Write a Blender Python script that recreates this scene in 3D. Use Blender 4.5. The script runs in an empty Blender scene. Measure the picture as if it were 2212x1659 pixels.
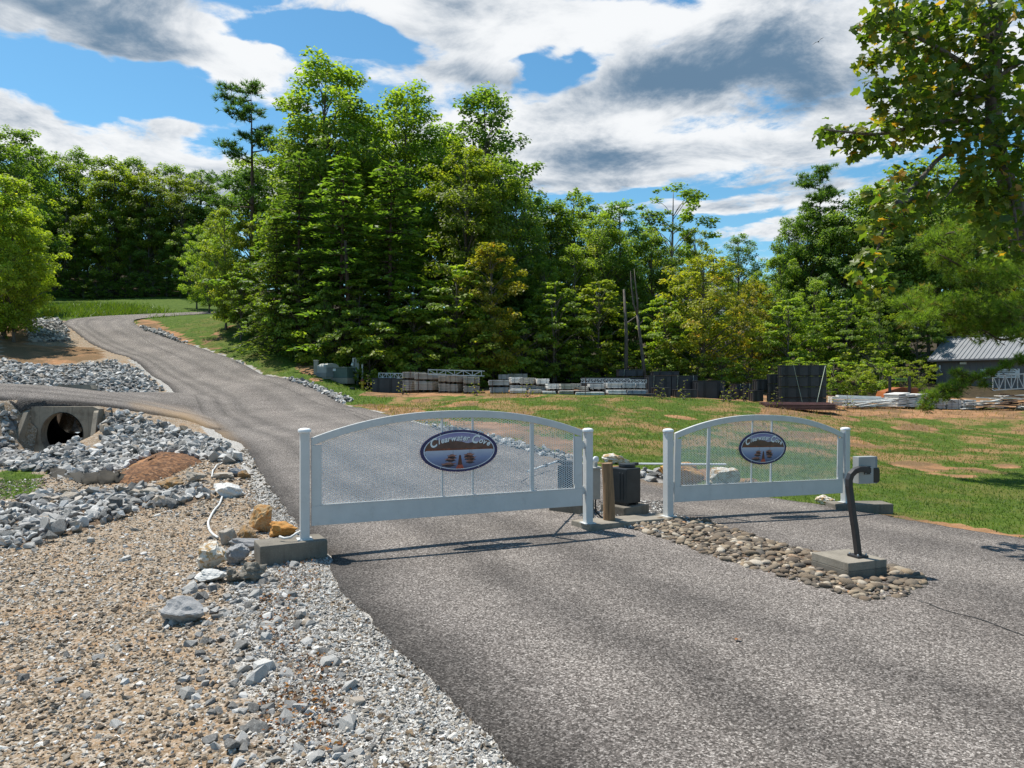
import bpy, bmesh, math, random
import numpy as np
from mathutils import Vector, Matrix

SC = bpy.context.scene
COL = SC.collection
R = math.radians
RNG = np.random.default_rng(7)
random.seed(7)

# ---------------------------------------------------------------- camera
CAMZ = 2.3
FD, CU, CV = 1562.4, 1106.0, 829.5       # focal length and centre for a 2212 x 1659 reading of the photo
cam_d = bpy.data.cameras.new('camera')
cam = bpy.data.objects.new('camera', cam_d)
COL.objects.link(cam)
cam.location = (0, 0, CAMZ)
cam.rotation_euler = (R(90), 0, 0)
cam_d.sensor_width = 36
cam_d.lens = 36 * FD / 2212
cam_d.clip_end = 5000
SC.camera = cam

# ---------------------------------------------------------------- render settings
SC.render.engine = 'CYCLES'
SC.view_settings.view_transform = 'Standard'
SC.view_settings.look = 'None'
SC.view_settings.gamma = 1
SC.view_settings.use_curve_mapping = False
SC.view_settings.exposure = 0.5
cy = SC.cycles
cy.max_bounces = 6
cy.diffuse_bounces = 3
cy.glossy_bounces = 2
cy.transmission_bounces = 4
cy.transparent_max_bounces = 6
cy.caustics_reflective = cy.caustics_refractive = False
cy.sample_clamp_indirect = 6
cy.use_denoising = True
try:
    cy.denoiser = 'OPENIMAGEDENOISE'
    cy.denoising_input_passes = 'RGB_ALBEDO_NORMAL'
    cy.denoising_prefilter = 'NONE'
except Exception:
    pass
cy.use_adaptive_sampling = False

# ---------------------------------------------------------------- sun
SUN_DIR = Vector((-0.345, 0.245, 0.906)).normalized()
sun_d = bpy.data.lights.new('sun', 'SUN')
sun_d.energy = 4.7
sun_d.angle = R(0.55)
sun_d.color = (1.0, 0.955, 0.87)
sun = bpy.data.objects.new('sun', sun_d)
COL.objects.link(sun)
sun.rotation_euler = SUN_DIR.to_track_quat('Z', 'Y').to_euler()
sun.location = (-10, 10, 60)

# ---------------------------------------------------------------- sky with clouds
W = bpy.data.worlds.new('World')
SC.world = W
W.use_nodes = True
SKY_STRENGTH = 0.15


class NT:
    """short hand for building node trees"""
    def __init__(self, tree):
        self.t = tree

    def n(self, typ, **kw):
        nd = self.t.nodes.new(typ)
        for k, v in kw.items():
            setattr(nd, k, v)
        return nd

    def link(self, a, b):
        self.t.links.new(a, b)

    def put(self, sock, val):
        if isinstance(val, bpy.types.NodeSocket):
            self.t.links.new(val, sock)
        elif val is not None:
            try:
                sock.default_value = val
            except Exception:
                sock.default_value = (*val, 1.0)

    def math(self, op, a, b=None, c=None, clamp=False):
        nd = self.n('ShaderNodeMath', operation=op, use_clamp=clamp)
        for s, v in zip(nd.inputs, (a, b, c)):
            if v is not None:
                self.put(s, v)
        return nd.outputs[0]

    def vmath(self, op, a, b=None, out=0):
        nd = self.n('ShaderNodeVectorMath', operation=op)
        self.put(nd.inputs[0], a)
        if b is not None:
            self.put(nd.inputs[1], b)
        return nd.outputs[out]

    def mix(self, f, a, b, mode='MIX'):
        nd = self.n('ShaderNodeMix', data_type='RGBA', blend_type=mode)
        nd.clamp_factor = True
        self.put(nd.inputs[0], f)
        self.put(nd.inputs[6], a)
        self.put(nd.inputs[7], b)
        return nd.outputs[2]

    def noise(self, vec, scale, detail=3, rough=0.55, distort=0.0, out='Fac'):
        nd = self.n('ShaderNodeTexNoise')
        if vec is not None:
            self.link(vec, nd.inputs['Vector'])
        nd.inputs['Scale'].default_value = scale
        nd.inputs['Detail'].default_value = detail
        nd.inputs['Roughness'].default_value = rough
        nd.inputs['Distortion'].default_value = distort
        return nd.outputs[0 if out == 'Fac' else 1]

    def voro(self, vec, scale, feature='F1', out='Color', rand=1.0):
        nd = self.n('ShaderNodeTexVoronoi', feature=feature)
        if vec is not None:
            self.link(vec, nd.inputs['Vector'])
        nd.inputs['Scale'].default_value = scale
        nd.inputs['Randomness'].default_value = rand
        return nd.outputs[out]

    def ramp(self, fac, stops, interp='LINEAR'):
        nd = self.n('ShaderNodeValToRGB')
        cr = nd.color_ramp
        cr.interpolation = interp
        while len(cr.elements) < len(stops):
            cr.elements.new(0.5)
        for e, (p, c) in zip(cr.elements, stops):
            e.position = p
            e.color = (*c, 1) if len(c) == 3 else c
        self.put(nd.inputs[0], fac)
        return nd.outputs[0]

    def smooth(self, x, a, b):
        nd = self.n('ShaderNodeMapRange', interpolation_type='SMOOTHSTEP')
        self.put(nd.inputs[0], x)
        nd.inputs[1].default_value = a
        nd.inputs[2].default_value = b
        return nd.outputs[0]

    def attr(self, name, out='Fac'):
        return self.n('ShaderNodeAttribute', attribute_name=name).outputs[out]


def cloud_plane(u, v):
    """point of the flat cloud layer seen in the direction of a photo pixel"""
    d = Vector(((u - CU) / FD, 1.0, (CV - v) / FD)).normalized()
    k = 1.0 / (d.z + 0.10)
    return Vector((d.x * k, d.y * k, 0))


def build_world():
    t = W.node_tree
    t.nodes.clear()
    N = NT(t)
    out = N.n('ShaderNodeOutputWorld')
    bg = N.n('ShaderNodeBackground')
    bg.inputs[1].default_value = SKY_STRENGTH
    N.link(bg.outputs[0], out.inputs[0])
    sky = N.n('ShaderNodeTexSky')
    sky.sky_type = 'NISHITA'
    sky.sun_disc = False
    sky.sun_elevation = math.asin(SUN_DIR.z)
    sky.sun_rotation = math.atan2(SUN_DIR.x, SUN_DIR.y)
    sky.altitude = 300
    sky.air_density = 1.0
    sky.dust_density = 0.6
    sky.ozone_density = 1.6
    hs = N.n('ShaderNodeHueSaturation')
    hs.inputs['Saturation'].default_value = 1.2
    hs.inputs['Value'].default_value = 0.72
    N.link(sky.outputs[0], hs.inputs['Color'])
    skyc = N.mix(1.0, hs.outputs[0], (0.80, 1.07, 1.0, 1), 'MULTIPLY')
    tc = N.n('ShaderNodeTexCoord')
    sep = N.n('ShaderNodeSeparateXYZ')
    N.link(tc.outputs['Generated'], sep.inputs[0])
    z = N.math('MAXIMUM', sep.outputs[2], 0.0)
    k = N.math('DIVIDE', 1.0, N.math('ADD', z, 0.10))
    cmb = N.n('ShaderNodeCombineXYZ')
    N.link(N.math('MULTIPLY', sep.outputs[0], k), cmb.inputs[0])
    N.link(N.math('MULTIPLY', sep.outputs[1], k), cmb.inputs[1])
    P = cmb.outputs[0]
    def field(acc, lst):
        for (u, v, su, sv, w) in lst:
            p0 = cloud_plane(u, v)
            a = (cloud_plane(u + su, v) - cloud_plane(u - su, v)).length / 2
            b = (cloud_plane(u, v + sv) - cloud_plane(u, v - sv)).length / 2
            mp = N.n('ShaderNodeMapping', vector_type='TEXTURE')
            N.link(Pw, mp.inputs[0])
            mp.inputs['Location'].default_value = p0
            mp.inputs['Rotation'].default_value = (0, 0, math.atan2(-p0.x, p0.y))
            mp.inputs['Scale'].default_value = (a * 1.25, b * 1.25, 1)
            g = N.n('ShaderNodeTexGradient', gradient_type='QUADRATIC_SPHERE')
            N.link(mp.outputs[0], g.inputs[0])
            acc = N.math('MULTIPLY_ADD', N.math('SQRT', g.outputs['Fac']), w, acc)
        return acc
    # domain warp keeps the cloud edges billowy
    wn = N.noise(P, 2.2, 4, 0.6, out='Color')
    warp = N.vmath('MULTIPLY', N.vmath('SUBTRACT', wn, (0.5, 0.5, 0.5)), (0.42, 0.42, 0.0))
    Pw = N.vmath('ADD', P, warp)
    n1 = N.noise(P, 1.15, 10, 0.60, 0.25)
    n2 = N.noise(P, 4.3, 9, 0.68, 0.35)
    dens = N.math('ADD', N.math('MULTIPLY', N.math('SUBTRACT', n1, 0.5), 1.5),
                  N.math('MULTIPLY', N.math('SUBTRACT', n2, 0.5), 1.0))
    # banks of cloud and clear gaps where the photo has them: ellipses on the cloud layer (u, v, half width, half height, weight)
    blobs = [(190, 30, 430, 100, .95), (420, 90, 230, 80, .5), (560, 190, 150, 75, .45),
             (40, 268, 130, 62, .75), (300, 345, 330, 55, .75), (375, 262, 120, 34, .5), (500, 400, 160, 60, .6),
             (1000, 20, 420, 62, .75), (1560, 60, 520, 120, .75), (1000, 145, 170, 75, .6),
             (1480, 180, 330, 85, .75), (1180, 280, 430, 85, .65), (1750, 300, 300, 70, .5), (1300, 360, 500, 60, .6),
             (1500, 440, 460, 40, .4), (2050, 160, 300, 160, .5), (1700, 500, 260, 28, .45),
             (230, 185, 300, 62, -1.0), (730, 92, 185, 40, -1.1), (150, 300, 90, 30, -.4), (560, -5, 50, 18, -.6),
             (1180, 148, 100, 50, -1.0), (1330, 420, 260, 16, -.5), (1500, 480, 240, 14, -.5), (150, 262, 70, 30, -.35), (470, 330, 110, 28, -.35), (1180, 90, 60, 25, -.4)]
    dens = field(dens, blobs)
    cover = N.smooth(dens, 0.08, 0.36)
    # grey undersides of the thickest banks
    tk = N.math('MULTIPLY', N.math('SUBTRACT', N.noise(P, 2.4, 10, 0.66, 0.4), 0.5), 3.0)
    tk = N.math('ADD', tk, N.math('MULTIPLY', dens, 0.55))
    tk = field(tk, [(120, 45, 330, 85, .55), (1500, 175, 360, 95, .95), (1180, 330, 330, 36, .5), (1560, 395, 360, 30, .35), (1010, 150, 150, 40, .45), (1760, 210, 200, 70, .4), (420, 120, 200, 45, .3), (1350, 420, 420, 14, .5), (1250, 385, 300, 16, .4), (1500, 450, 350, 10, .4),
                    (1290, 25, 280, 45, -.8), (1480, 285, 330, 32, -.55), (540, 120, 120, 90, -.7), (800, 25, 180, 30, -.6), (1080, 220, 150, 50, -.5), (300, 345, 300, 50, -.4), (1700, 470, 300, 26, -.4)])
    thick = N.math('POWER', N.smooth(tk, -0.25, 1.15), 1.25)
    s = 1.0 / SKY_STRENGTH
    white = (0.66 * s, 0.675 * s, 0.69 * s)
    grey = (0.10 * s, 0.17 * s, 0.255 * s)
    cl = N.mix(thick, (*white, 1), (*grey, 1))
    col = N.mix(cover, skyc, cl)
    # the layer thins into haze right at the horizon
    hz = N.smooth(sep.outputs[2], 0.0, 0.09)
    hazec = (0.42 * s, 0.49 * s, 0.57 * s, 1)
    col = N.mix(N.math('MULTIPLY', N.math('SUBTRACT', 1.0, hz), 0.7), col, hazec)
    N.link(col, bg.inputs[0])


build_world()
try:
    W.cycles.sampling_method = 'MANUAL'
    W.cycles.sample_map_resolution = 512
except Exception:
    pass
# ================================================================ helpers
def xyz(u, v, d):
    """photo pixel (2212-wide reading) at depth d -> world point"""
    return Vector(((u - CU) / FD * d, d, CAMZ + (CV - v) / FD * d))


def tag(o, label=None, cat=None, group=None, kind=None):
    if label: o['label'] = label
    if cat: o['category'] = cat
    if group: o['group'] = group
    if kind: o['kind'] = kind
    return o


def link(name, me, parent=None, loc=None):
    o = bpy.data.objects.new(name, me)
    COL.objects.link(o)
    if parent is not None:
        o.parent = parent
    if loc is not None:
        o.location = loc
    return o


def empty(name, loc=(0, 0, 0), rz=0.0, label=None, cat=None, group=None):
    o = bpy.data.objects.new(name, None)
    COL.objects.link(o)
    o.empty_display_size = 0.2
    o.location = loc
    o.rotation_euler = (0, 0, rz)
    return tag(o, label, cat, group)


def copy_tree(o, parent=None):
    c = o.copy()
    COL.objects.link(c)
    c.parent = parent
    for ch in o.children:
        copy_tree(ch, c)
    return c


def np_mesh(name, V, F, mat=None, smooth=False, attrs=None, fattrs=None):
    """mesh from a vertex array and an (M,k) index array"""
    V = np.asarray(V, dtype=np.float32)
    F = np.asarray(F, dtype=np.int32)
    me = bpy.data.meshes.new(name)
    m, k = F.shape
    me.vertices.add(len(V))
    me.vertices.foreach_set('co', V.ravel())
    me.loops.add(m * k)
    me.loops.foreach_set('vertex_index', F.ravel())
    me.polygons.add(m)
    me.polygons.foreach_set('loop_start', np.arange(0, m * k, k, dtype=np.int32))
    try:
        me.polygons.foreach_set('loop_total', np.full(m, k, dtype=np.int32))
    except Exception:
        pass
    if smooth:
        me.polygons.foreach_set('use_smooth', np.ones(m, dtype=bool))
    else:
        me.polygons.foreach_set('use_smooth', np.zeros(m, dtype=bool))
    for nm, a in (attrs or {}).items():
        at = me.attributes.new(nm, 'FLOAT', 'POINT')
        at.data.foreach_set('value', np.asarray(a, dtype=np.float32))
    for nm, a in (fattrs or {}).items():
        at = me.attributes.new(nm, 'FLOAT', 'FACE')
        at.data.foreach_set('value', np.asarray(a, dtype=np.float32))
    if mat:
        me.materials.append(mat)
    me.update(calc_edges=True)
    return me


class MB:
    """collects simple solids into one mesh"""
    def __init__(self):
        self.v, self.f = [], []

    def add(self, vs, fs):
        o = len(self.v)
        self.v += [tuple(p) for p in vs]
        self.f += [tuple(i + o for i in q) for q in fs]
        return self

    def box(self, c, s, rz=0.0, M=None):
        x, y, z = s[0] / 2, s[1] / 2, s[2] / 2
        vs = [Vector(p) for p in ((-x, -y, -z), (x, -y, -z), (x, y, -z), (-x, y, -z), (-x, -y, z), (x, -y, z), (x, y, z), (-x, y, z))]
        Q = Matrix.Rotation(rz, 3, 'Z') if M is None else M
        vs = [Q @ p + Vector(c) for p in vs]
        return self.add(vs, [(0, 3, 2, 1), (4, 5, 6, 7), (0, 1, 5, 4), (1, 2, 6, 5), (2, 3, 7, 6), (3, 0, 4, 7)])

    def bar(self, a, b, w, h=None):
        """box beam from a to b"""
        a, b = Vector(a), Vector(b)
        d = b - a
        q = d.to_track_quat('X', 'Z').to_matrix()
        return self.box((a + b) / 2, (d.length, w, h or w), M=q)

    def tube(self, pts, r, n=8, caps=True):
        pts = [Vector(p) for p in pts]
        rs = r if isinstance(r, (list, tuple)) else [r] * len(pts)
        rings = []
        up = Vector((0.13, 0.21, 0.97))
        for i, p in enumerate(pts):
            d = (pts[min(i + 1, len(pts) - 1)] - pts[max(i - 1, 0)]).normalized()
            if abs(d.dot(up)) > 0.98:
                up = Vector((0.9, 0.3, 0.1))
            x = d.cross(up).normalized()
            y = d.cross(x).normalized()
            rings.append([p + x * (rs[i] * math.cos(2 * math.pi * k / n)) + y * (rs[i] * math.sin(2 * math.pi * k / n)) for k in range(n)])
        vs = [q for ring in rings for q in ring]
        fs = []
        for i in range(len(pts) - 1):
            for k in range(n):
                a, b = i * n + k, i * n + (k + 1) % n
                fs.append((a, a + n, b + n, b))
        if caps:
            fs.append(tuple(range(n)))
            fs.append(tuple(range((len(pts) - 1) * n + n - 1, (len(pts) - 1) * n - 1, -1)))
        return self.add(vs, fs)

    def lathe(self, prof, c=(0, 0, 0), n=20):
        vs, fs = [], []
        for (r, z) in prof:
            for k in range(n):
                a = 2 * math.pi * k / n
                vs.append((c[0] + r * math.cos(a), c[1] + r * math.sin(a), c[2] + z))
        for i in range(len(prof) - 1):
            for k in range(n):
                a, b = i * n + k, i * n + (k + 1) % n
                fs.append((a, b, b + n, a + n))
        fs.append(tuple(range(n - 1, -1, -1)))
        m = (len(prof) - 1) * n
        fs.append(tuple(range(m, m + n)))
        return self.add(vs, fs)

    def prism(self, poly, y0, y1, M=None):
        """closed outline in the x-z plane pushed along y"""
        n = len(poly)
        vs = [Vector((x, y0, z)) for x, z in poly] + [Vector((x, y1, z)) for x, z in poly]
        if M is not None:
            vs = [M @ p for p in vs]
        fs = [tuple(range(n)), tuple(range(2 * n - 1, n - 1, -1))]
        for i in range(n):
            j = (i + 1) % n
            fs.append((i, i + n, j + n, j))
        return self.add(vs, fs)

    def mesh(self, name, mat=None, bevel=0.0, smooth=False, seg=2):
        me = bpy.data.meshes.new(name)
        me.from_pydata(self.v, [], self.f)
        bm = bmesh.new()
        bm.from_mesh(me)
        bmesh.ops.recalc_face_normals(bm, faces=bm.faces)
        if bevel > 0:
            es = [e for e in bm.edges if len(e.link_faces) == 2 and e.calc_face_angle(0) > 0.5]
            bmesh.ops.bevel(bm, geom=es, offset=bevel, segments=seg, profile=0.6, affect='EDGES', clamp_overlap=True)
        bm.to_mesh(me)
        bm.free()
        if smooth:
            me.polygons.foreach_set('use_smooth', np.ones(len(me.polygons), dtype=bool))
        if mat:
            me.materials.append(mat)
        me.update()
        return me

    def build(self, name, mat, parent=None, loc=None, bevel=0.0, smooth=False, seg=2):
        return link(name, self.mesh(name, mat, bevel, smooth, seg), parent, loc)


# ---------------------------------------------------------------- value noise for shaping (python side)
class VNoise:
    def __init__(self, seed, n=64):
        self.g = np.random.default_rng(seed).random((n, n))
        self.n = n

    def __call__(self, x, y):
        x = np.asarray(x, dtype=float); y = np.asarray(y, dtype=float)
        xi = np.floor(x).astype(int); yi = np.floor(y).astype(int)
        fx = x - xi; fy = y - yi
        fx = fx * fx * (3 - 2 * fx); fy = fy * fy * (3 - 2 * fy)
        n = self.n; g = self.g
        a = g[xi % n, yi % n]; b = g[(xi + 1) % n, yi % n]
        c = g[xi % n, (yi + 1) % n]; d = g[(xi + 1) % n, (yi + 1) % n]
        return (a * (1 - fx) + b * fx) * (1 - fy) + (c * (1 - fx) + d * fx) * fy - 0.5

    def fbm(self, x, y, o=4):
        s, a = 0.0, 1.0
        for i in range(o):
            s = s + a * self(x * 2 ** i + 13.7 * i, y * 2 ** i + 7.3 * i)
            a *= 0.5
        return s


VN = VNoise(3)


# ---------------------------------------------------------------- materials
def new_mat(name):
    m = bpy.data.materials.new(name)
    m.use_nodes = True
    t = m.node_tree
    t.nodes.clear()
    N = NT(t)
    out = N.n('ShaderNodeOutputMaterial')
    b = N.n('ShaderNodeBsdfPrincipled')
    N.link(b.outputs[0], out.inputs[0])
    return m, N, b, out


def bump(N, b, h, strength=0.4, dist=0.02):
    bp = N.n('ShaderNodeBump')
    bp.inputs['Strength'].default_value = strength
    bp.inputs['Distance'].default_value = dist
    N.link(h, bp.inputs['Height'])
    N.link(bp.outputs[0], b.inputs['Normal'])


def mat_plain(name, col, rough=0.6, var=0.12, scale=6.0, metal=0.0, bmp=0.0, bscale=40.0, spots=None, coat=0.0, grime=0.0):
    """paint, plastic or metal with uneven tone, faint grain and grime"""
    m, N, b, out = new_mat(name)
    tc = N.n('ShaderNodeTexCoord').outputs['Object']
    n = N.noise(tc, scale, 5, 0.6)
    lo = tuple(c * (1 - var * 1.4) for c in col)
    hi = tuple(min(1, c * (1 + var)) for c in col)
    c = N.ramp(n, [(0.3, lo), (0.7, hi)])
    if grime > 0:
        g = N.noise(tc, scale * 3.1, 6, 0.7)
        c = N.mix(N.math('MULTIPLY', N.smooth(g, 0.52, 0.75), grime), c, (0.16, 0.12, 0.08, 1))
    if spots:
        v = N.noise(tc, spots[0], 4, 0.7)
        c = N.mix(N.smooth(v, spots[1], spots[1] + 0.1), c, (*spots[2], 1))
    N.link(c, b.inputs['Base Color'])
    b.inputs['Roughness'].default_value = rough
    b.inputs['Metallic'].default_value = metal
    if coat:
        b.inputs['Coat Weight'].default_value = coat
    if bmp > 0:
        bump(N, b, N.noise(tc, bscale, 4, 0.6), bmp, 0.01)
    return m


def mat_concrete(name, col=(0.20, 0.176, 0.142), dark=(0.07, 0.06, 0.045)):
    m, N, b, out = new_mat(name)
    tc = N.n('ShaderNodeTexCoord').outputs['Object']
    n = N.noise(tc, 2.2, 6, 0.65)
    n2 = N.noise(tc, 60, 3, 0.6)
    c = N.ramp(n, [(0.28, dark), (0.5, tuple(x * 0.8 for x in col)), (0.72, col)])
    c = N.mix(N.math('MULTIPLY', N.smooth(n2, 0.5, 0.72), 0.4), c, tuple(min(1, x * 1.5) for x in col) + (1,))
    # streaks running down
    mp = N.n('ShaderNodeMapping')
    N.link(tc, mp.inputs[0])
    mp.inputs['Scale'].default_value = (9, 9, 0.6)
    s = N.noise(mp.outputs[0], 1.0, 4, 0.6)
    c = N.mix(N.math('MULTIPLY', N.smooth(s, 0.52, 0.7), 0.5), c, (*dark, 1))
    N.link(c, b.inputs['Base Color'])
    b.inputs['Roughness'].default_value = 0.9
    bump(N, b, N.noise(tc, 45, 6, 0.7), 0.35, 0.012)
    return m


def rnd_tint(N):
    """0..1 per object or per stone / leaf (attribute 'tint' when the pieces share one mesh)"""
    oi = N.n('ShaderNodeObjectInfo')
    return N.math('FRACT', N.math('ADD', oi.outputs['Random'], N.attr('tint')))


def mat_stone(name, stops, dust=(0.5, 0.47, 0.42), rough=0.92, vein=0.35, bs=28, orange=None):
    m, N, b, out = new_mat(name)
    tc = N.n('ShaderNodeTexCoord').outputs['Object']
    geo = N.n('ShaderNodeNewGeometry')
    t = rnd_tint(N)
    base = N.ramp(t, stops)
    n = N.noise(tc, 5, 6, 0.65, 0.4)
    c = N.mix(N.math('MULTIPLY', N.smooth(n, 0.45, 0.68), vein), base, (*dust, 1))
    n2 = N.noise(tc, 17, 5, 0.7)
    c = N.mix(N.math('MULTIPLY', N.smooth(n2, 0.52, 0.75), 0.45), c, (0.07, 0.065, 0.06, 1))
    if orange:
        n3 = N.noise(tc, 2.6, 4, 0.6)
        c = N.mix(N.smooth(n3, 0.46, 0.6), c, (*orange, 1))
    N.link(c, b.inputs['Base Color'])
    b.inputs['Roughness'].default_value = rough
    bump(N, b, N.noise(tc, bs, 6, 0.68), 0.55, 0.03)
    return m


def mat_leaf(name, stops, trans=0.45, rough=0.5, backcol=None, spec=0.3):
    """leaves: colour spread by clump and leaf, light passes through"""
    m, N, b, out = new_mat(name)
    oi = N.n('ShaderNodeObjectInfo')
    t = N.attr('tint')
    c = N.ramp(t, stops)
    c = N.mix(1.0, c, oi.outputs['Color'], 'MULTIPLY')
    dif = N.n('ShaderNodeBsdfPrincipled')
    N.t.nodes.remove(b)
    N.link(c, dif.inputs['Base Color'])
    dif.inputs['Roughness'].default_value = rough
    dif.inputs['Specular IOR Level'].default_value = spec
    tr = N.n('ShaderNodeBsdfTranslucent')
    tcol = N.mix(1.0, c, (1.75, 1.85, 0.62, 1), 'MULTIPLY')
    N.link(tcol, tr.inputs[0])
    mx = N.n('ShaderNodeMixShader')
    mx.inputs[0].default_value = trans
    N.link(dif.outputs[0], mx.inputs[1])
    N.link(tr.outputs[0], mx.inputs[2])
    N.link(mx.outputs[0], out.inputs[0])
    return m


def mat_bark(name, col, dark, scale=7.0):
    m, N, b, out = new_mat(name)
    tc = N.n('ShaderNodeTexCoord').outputs['Object']
    mp = N.n('ShaderNodeMapping')
    N.link(tc, mp.inputs[0])
    mp.inputs['Scale'].default_value = (scale, scale, scale * 0.22)
    n = N.noise(mp.outputs[0], 2.2, 6, 0.7, 0.6)
    c = N.ramp(n, [(0.32, dark), (0.62, col)])
    N.link(c, b.inputs['Base Color'])
    b.inputs['Roughness'].default_value = 0.95
    bump(N, b, n, 0.7, 0.03)
    return m


# ---------------------------------------------------------------- stone shapes
def hull_stone(seed, n=14, flat=0.62, mat=None, name='stone', jag=0.35):
    rng = np.random.default_rng(seed)
    p = rng.normal(size=(n, 3))
    p /= np.linalg.norm(p, axis=1)[:, None]
    p *= (1 - jag * rng.random((n, 1)))
    p *= np.array([1.0, 0.72 + 0.25 * rng.random(), flat])
    bm = bmesh.new()
    for q in p:
        bm.verts.new(q)
    r = bmesh.ops.convex_hull(bm, input=bm.verts[:])
    loose = [v for v in bm.verts if not v.link_faces]
    bmesh.ops.delete(bm, geom=loose, context='VERTS')
    bmesh.ops.triangulate(bm, faces=bm.faces[:])
    bmesh.ops.recalc_face_normals(bm, faces=bm.faces[:])
    me = bpy.data.meshes.new(name)
    bm.to_mesh(me)
    bm.free()
    # unit half-length along x
    co = np.empty(len(me.vertices) * 3, dtype=np.float32)
    me.vertices.foreach_get('co', co)
    co = co.reshape(-1, 3)
    co /= np.abs(co[:, 0]).max()
    me.vertices.foreach_set('co', co.ravel())
    if mat:
        me.materials.append(mat)
    me.update()
    return me


def round_stone(seed, flat=0.45, mat=None, name='stone', sub=2):
    rng = np.random.default_rng(seed)
    bm = bmesh.new()
    bmesh.ops.create_icosphere(bm, subdivisions=sub, radius=1)
    w = 0.6 + 0.3 * rng.random()
    ax = rng.normal(size=(5, 3)); ph = rng.random(5) * 6
    for v in bm.verts:
        k = 1 + 0.09 * sum(math.sin(2.1 * float(np.dot(a, v.co)) + p) for a, p in zip(ax, ph)) / 2
        v.co = Vector((v.co.x * k, v.co.y * k * w, v.co.z * k * flat))
    me = bpy.data.meshes.new(name)
    bm.to_mesh(me)
    bm.free()
    me.polygons.foreach_set('use_smooth', np.ones(len(me.polygons), dtype=bool))
    if mat:
        me.materials.append(mat)
    me.update()
    return me


def boulder(seed, mat, sub=3, rough=0.22, cuts=9, name='boulder'):
    """a block broken along a few planes, with worn, pitted faces; unit half-extents"""
    rng = np.random.default_rng(seed)
    bm = bmesh.new()
    bmesh.ops.create_icosphere(bm, subdivisions=sub + 1, radius=1.25)
    pl = []
    for i in range(cuts):
        n = rng.normal(size=3); n /= np.linalg.norm(n)
        pl.append((n, 0.62 + 0.33 * rng.random()))
    ax = rng.normal(size=(10, 3)) * np.array([1, 1, 1.4]); ph = rng.random(10) * 6
    for v in bm.verts:
        p = np.array(v.co)
        for n, d in pl:
            e = float(p @ n) - d
            if e > 0:
                p = p - n * e * 0.93
        k = sum(math.sin(3.2 * (i * 0.45 + 0.6) * float(np.dot(a, p)) + q) / (i + 1.5) for i, (a, q) in enumerate(zip(ax, ph)))
        p = p * (1 + rough * 0.22 * k)
        v.co = p
    me = bpy.data.meshes.new(name)
    bm.to_mesh(me)
    bm.free()
    co = np.empty(len(me.vertices) * 3, dtype=np.float32)
    me.vertices.foreach_get('co', co)
    co = co.reshape(-1, 3)
    co -= (co.max(0) + co.min(0)) / 2
    co /= (co.max(0) - co.min(0)) / 2
    me.vertices.foreach_set('co', co.ravel())
    me.materials.append(mat)
    me.update()
    return me


def mesh_arrays(me):
    co = np.empty(len(me.vertices) * 3, dtype=np.float32)
    me.vertices.foreach_get('co', co)
    f = np.empty(len(me.loops), dtype=np.int32)
    me.loops.foreach_get('vertex_index', f)
    return co.reshape(-1, 3), f.reshape(-1, 3)


def rot_mats(rz, tx, ty):
    """rotation matrices (n,3,3): yaw rz after small tilts tx, ty"""
    n = len(rz)
    cz, sz, cx, sx, cyy, sy = np.cos(rz), np.sin(rz), np.cos(tx), np.sin(tx), np.cos(ty), np.sin(ty)
    Z = np.zeros(n); O = np.ones(n)
    Rz = np.stack([np.stack([cz, -sz, Z], -1), np.stack([sz, cz, Z], -1), np.stack([Z, Z, O], -1)], 1)
    Rx = np.stack([np.stack([O, Z, Z], -1), np.stack([Z, cx, -sx], -1), np.stack([Z, sx, cx], -1)], 1)
    Ry = np.stack([np.stack([cyy, Z, sy], -1), np.stack([Z, O, Z], -1), np.stack([-sy, Z, cyy], -1)], 1)
    return Rz @ Rx @ Ry


def scatter_mesh(name, variants, pos, size, rz, tx, ty, mat, smooth=False, rng=RNG):
    """many stones joined into one mesh"""
    n = len(pos)
    pick = rng.integers(0, len(variants), n)
    M = rot_mats(rz, tx, ty)
    Vs, Fs, Ts = [], [], []
    off = 0
    for k, me in enumerate(variants):
        idx = np.where(pick == k)[0]
        if not len(idx):
            continue
        v, f = mesh_arrays(me)
        V = np.einsum('nij,vj->nvi', M[idx], v) * size[idx][:, None, None] + pos[idx][:, None, :]
        F = f[None] + (np.arange(len(idx)) * len(v))[:, None, None] + off
        Vs.append(V.reshape(-1, 3)); Fs.append(F.reshape(-1, 3))
        Ts.append(np.repeat(rng.random(len(idx)), len(v)))
        off += len(idx) * len(v)
    return np_mesh(name, np.concatenate(Vs), np.concatenate(Fs), mat, smooth, {'tint': np.concatenate(Ts)})
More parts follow.
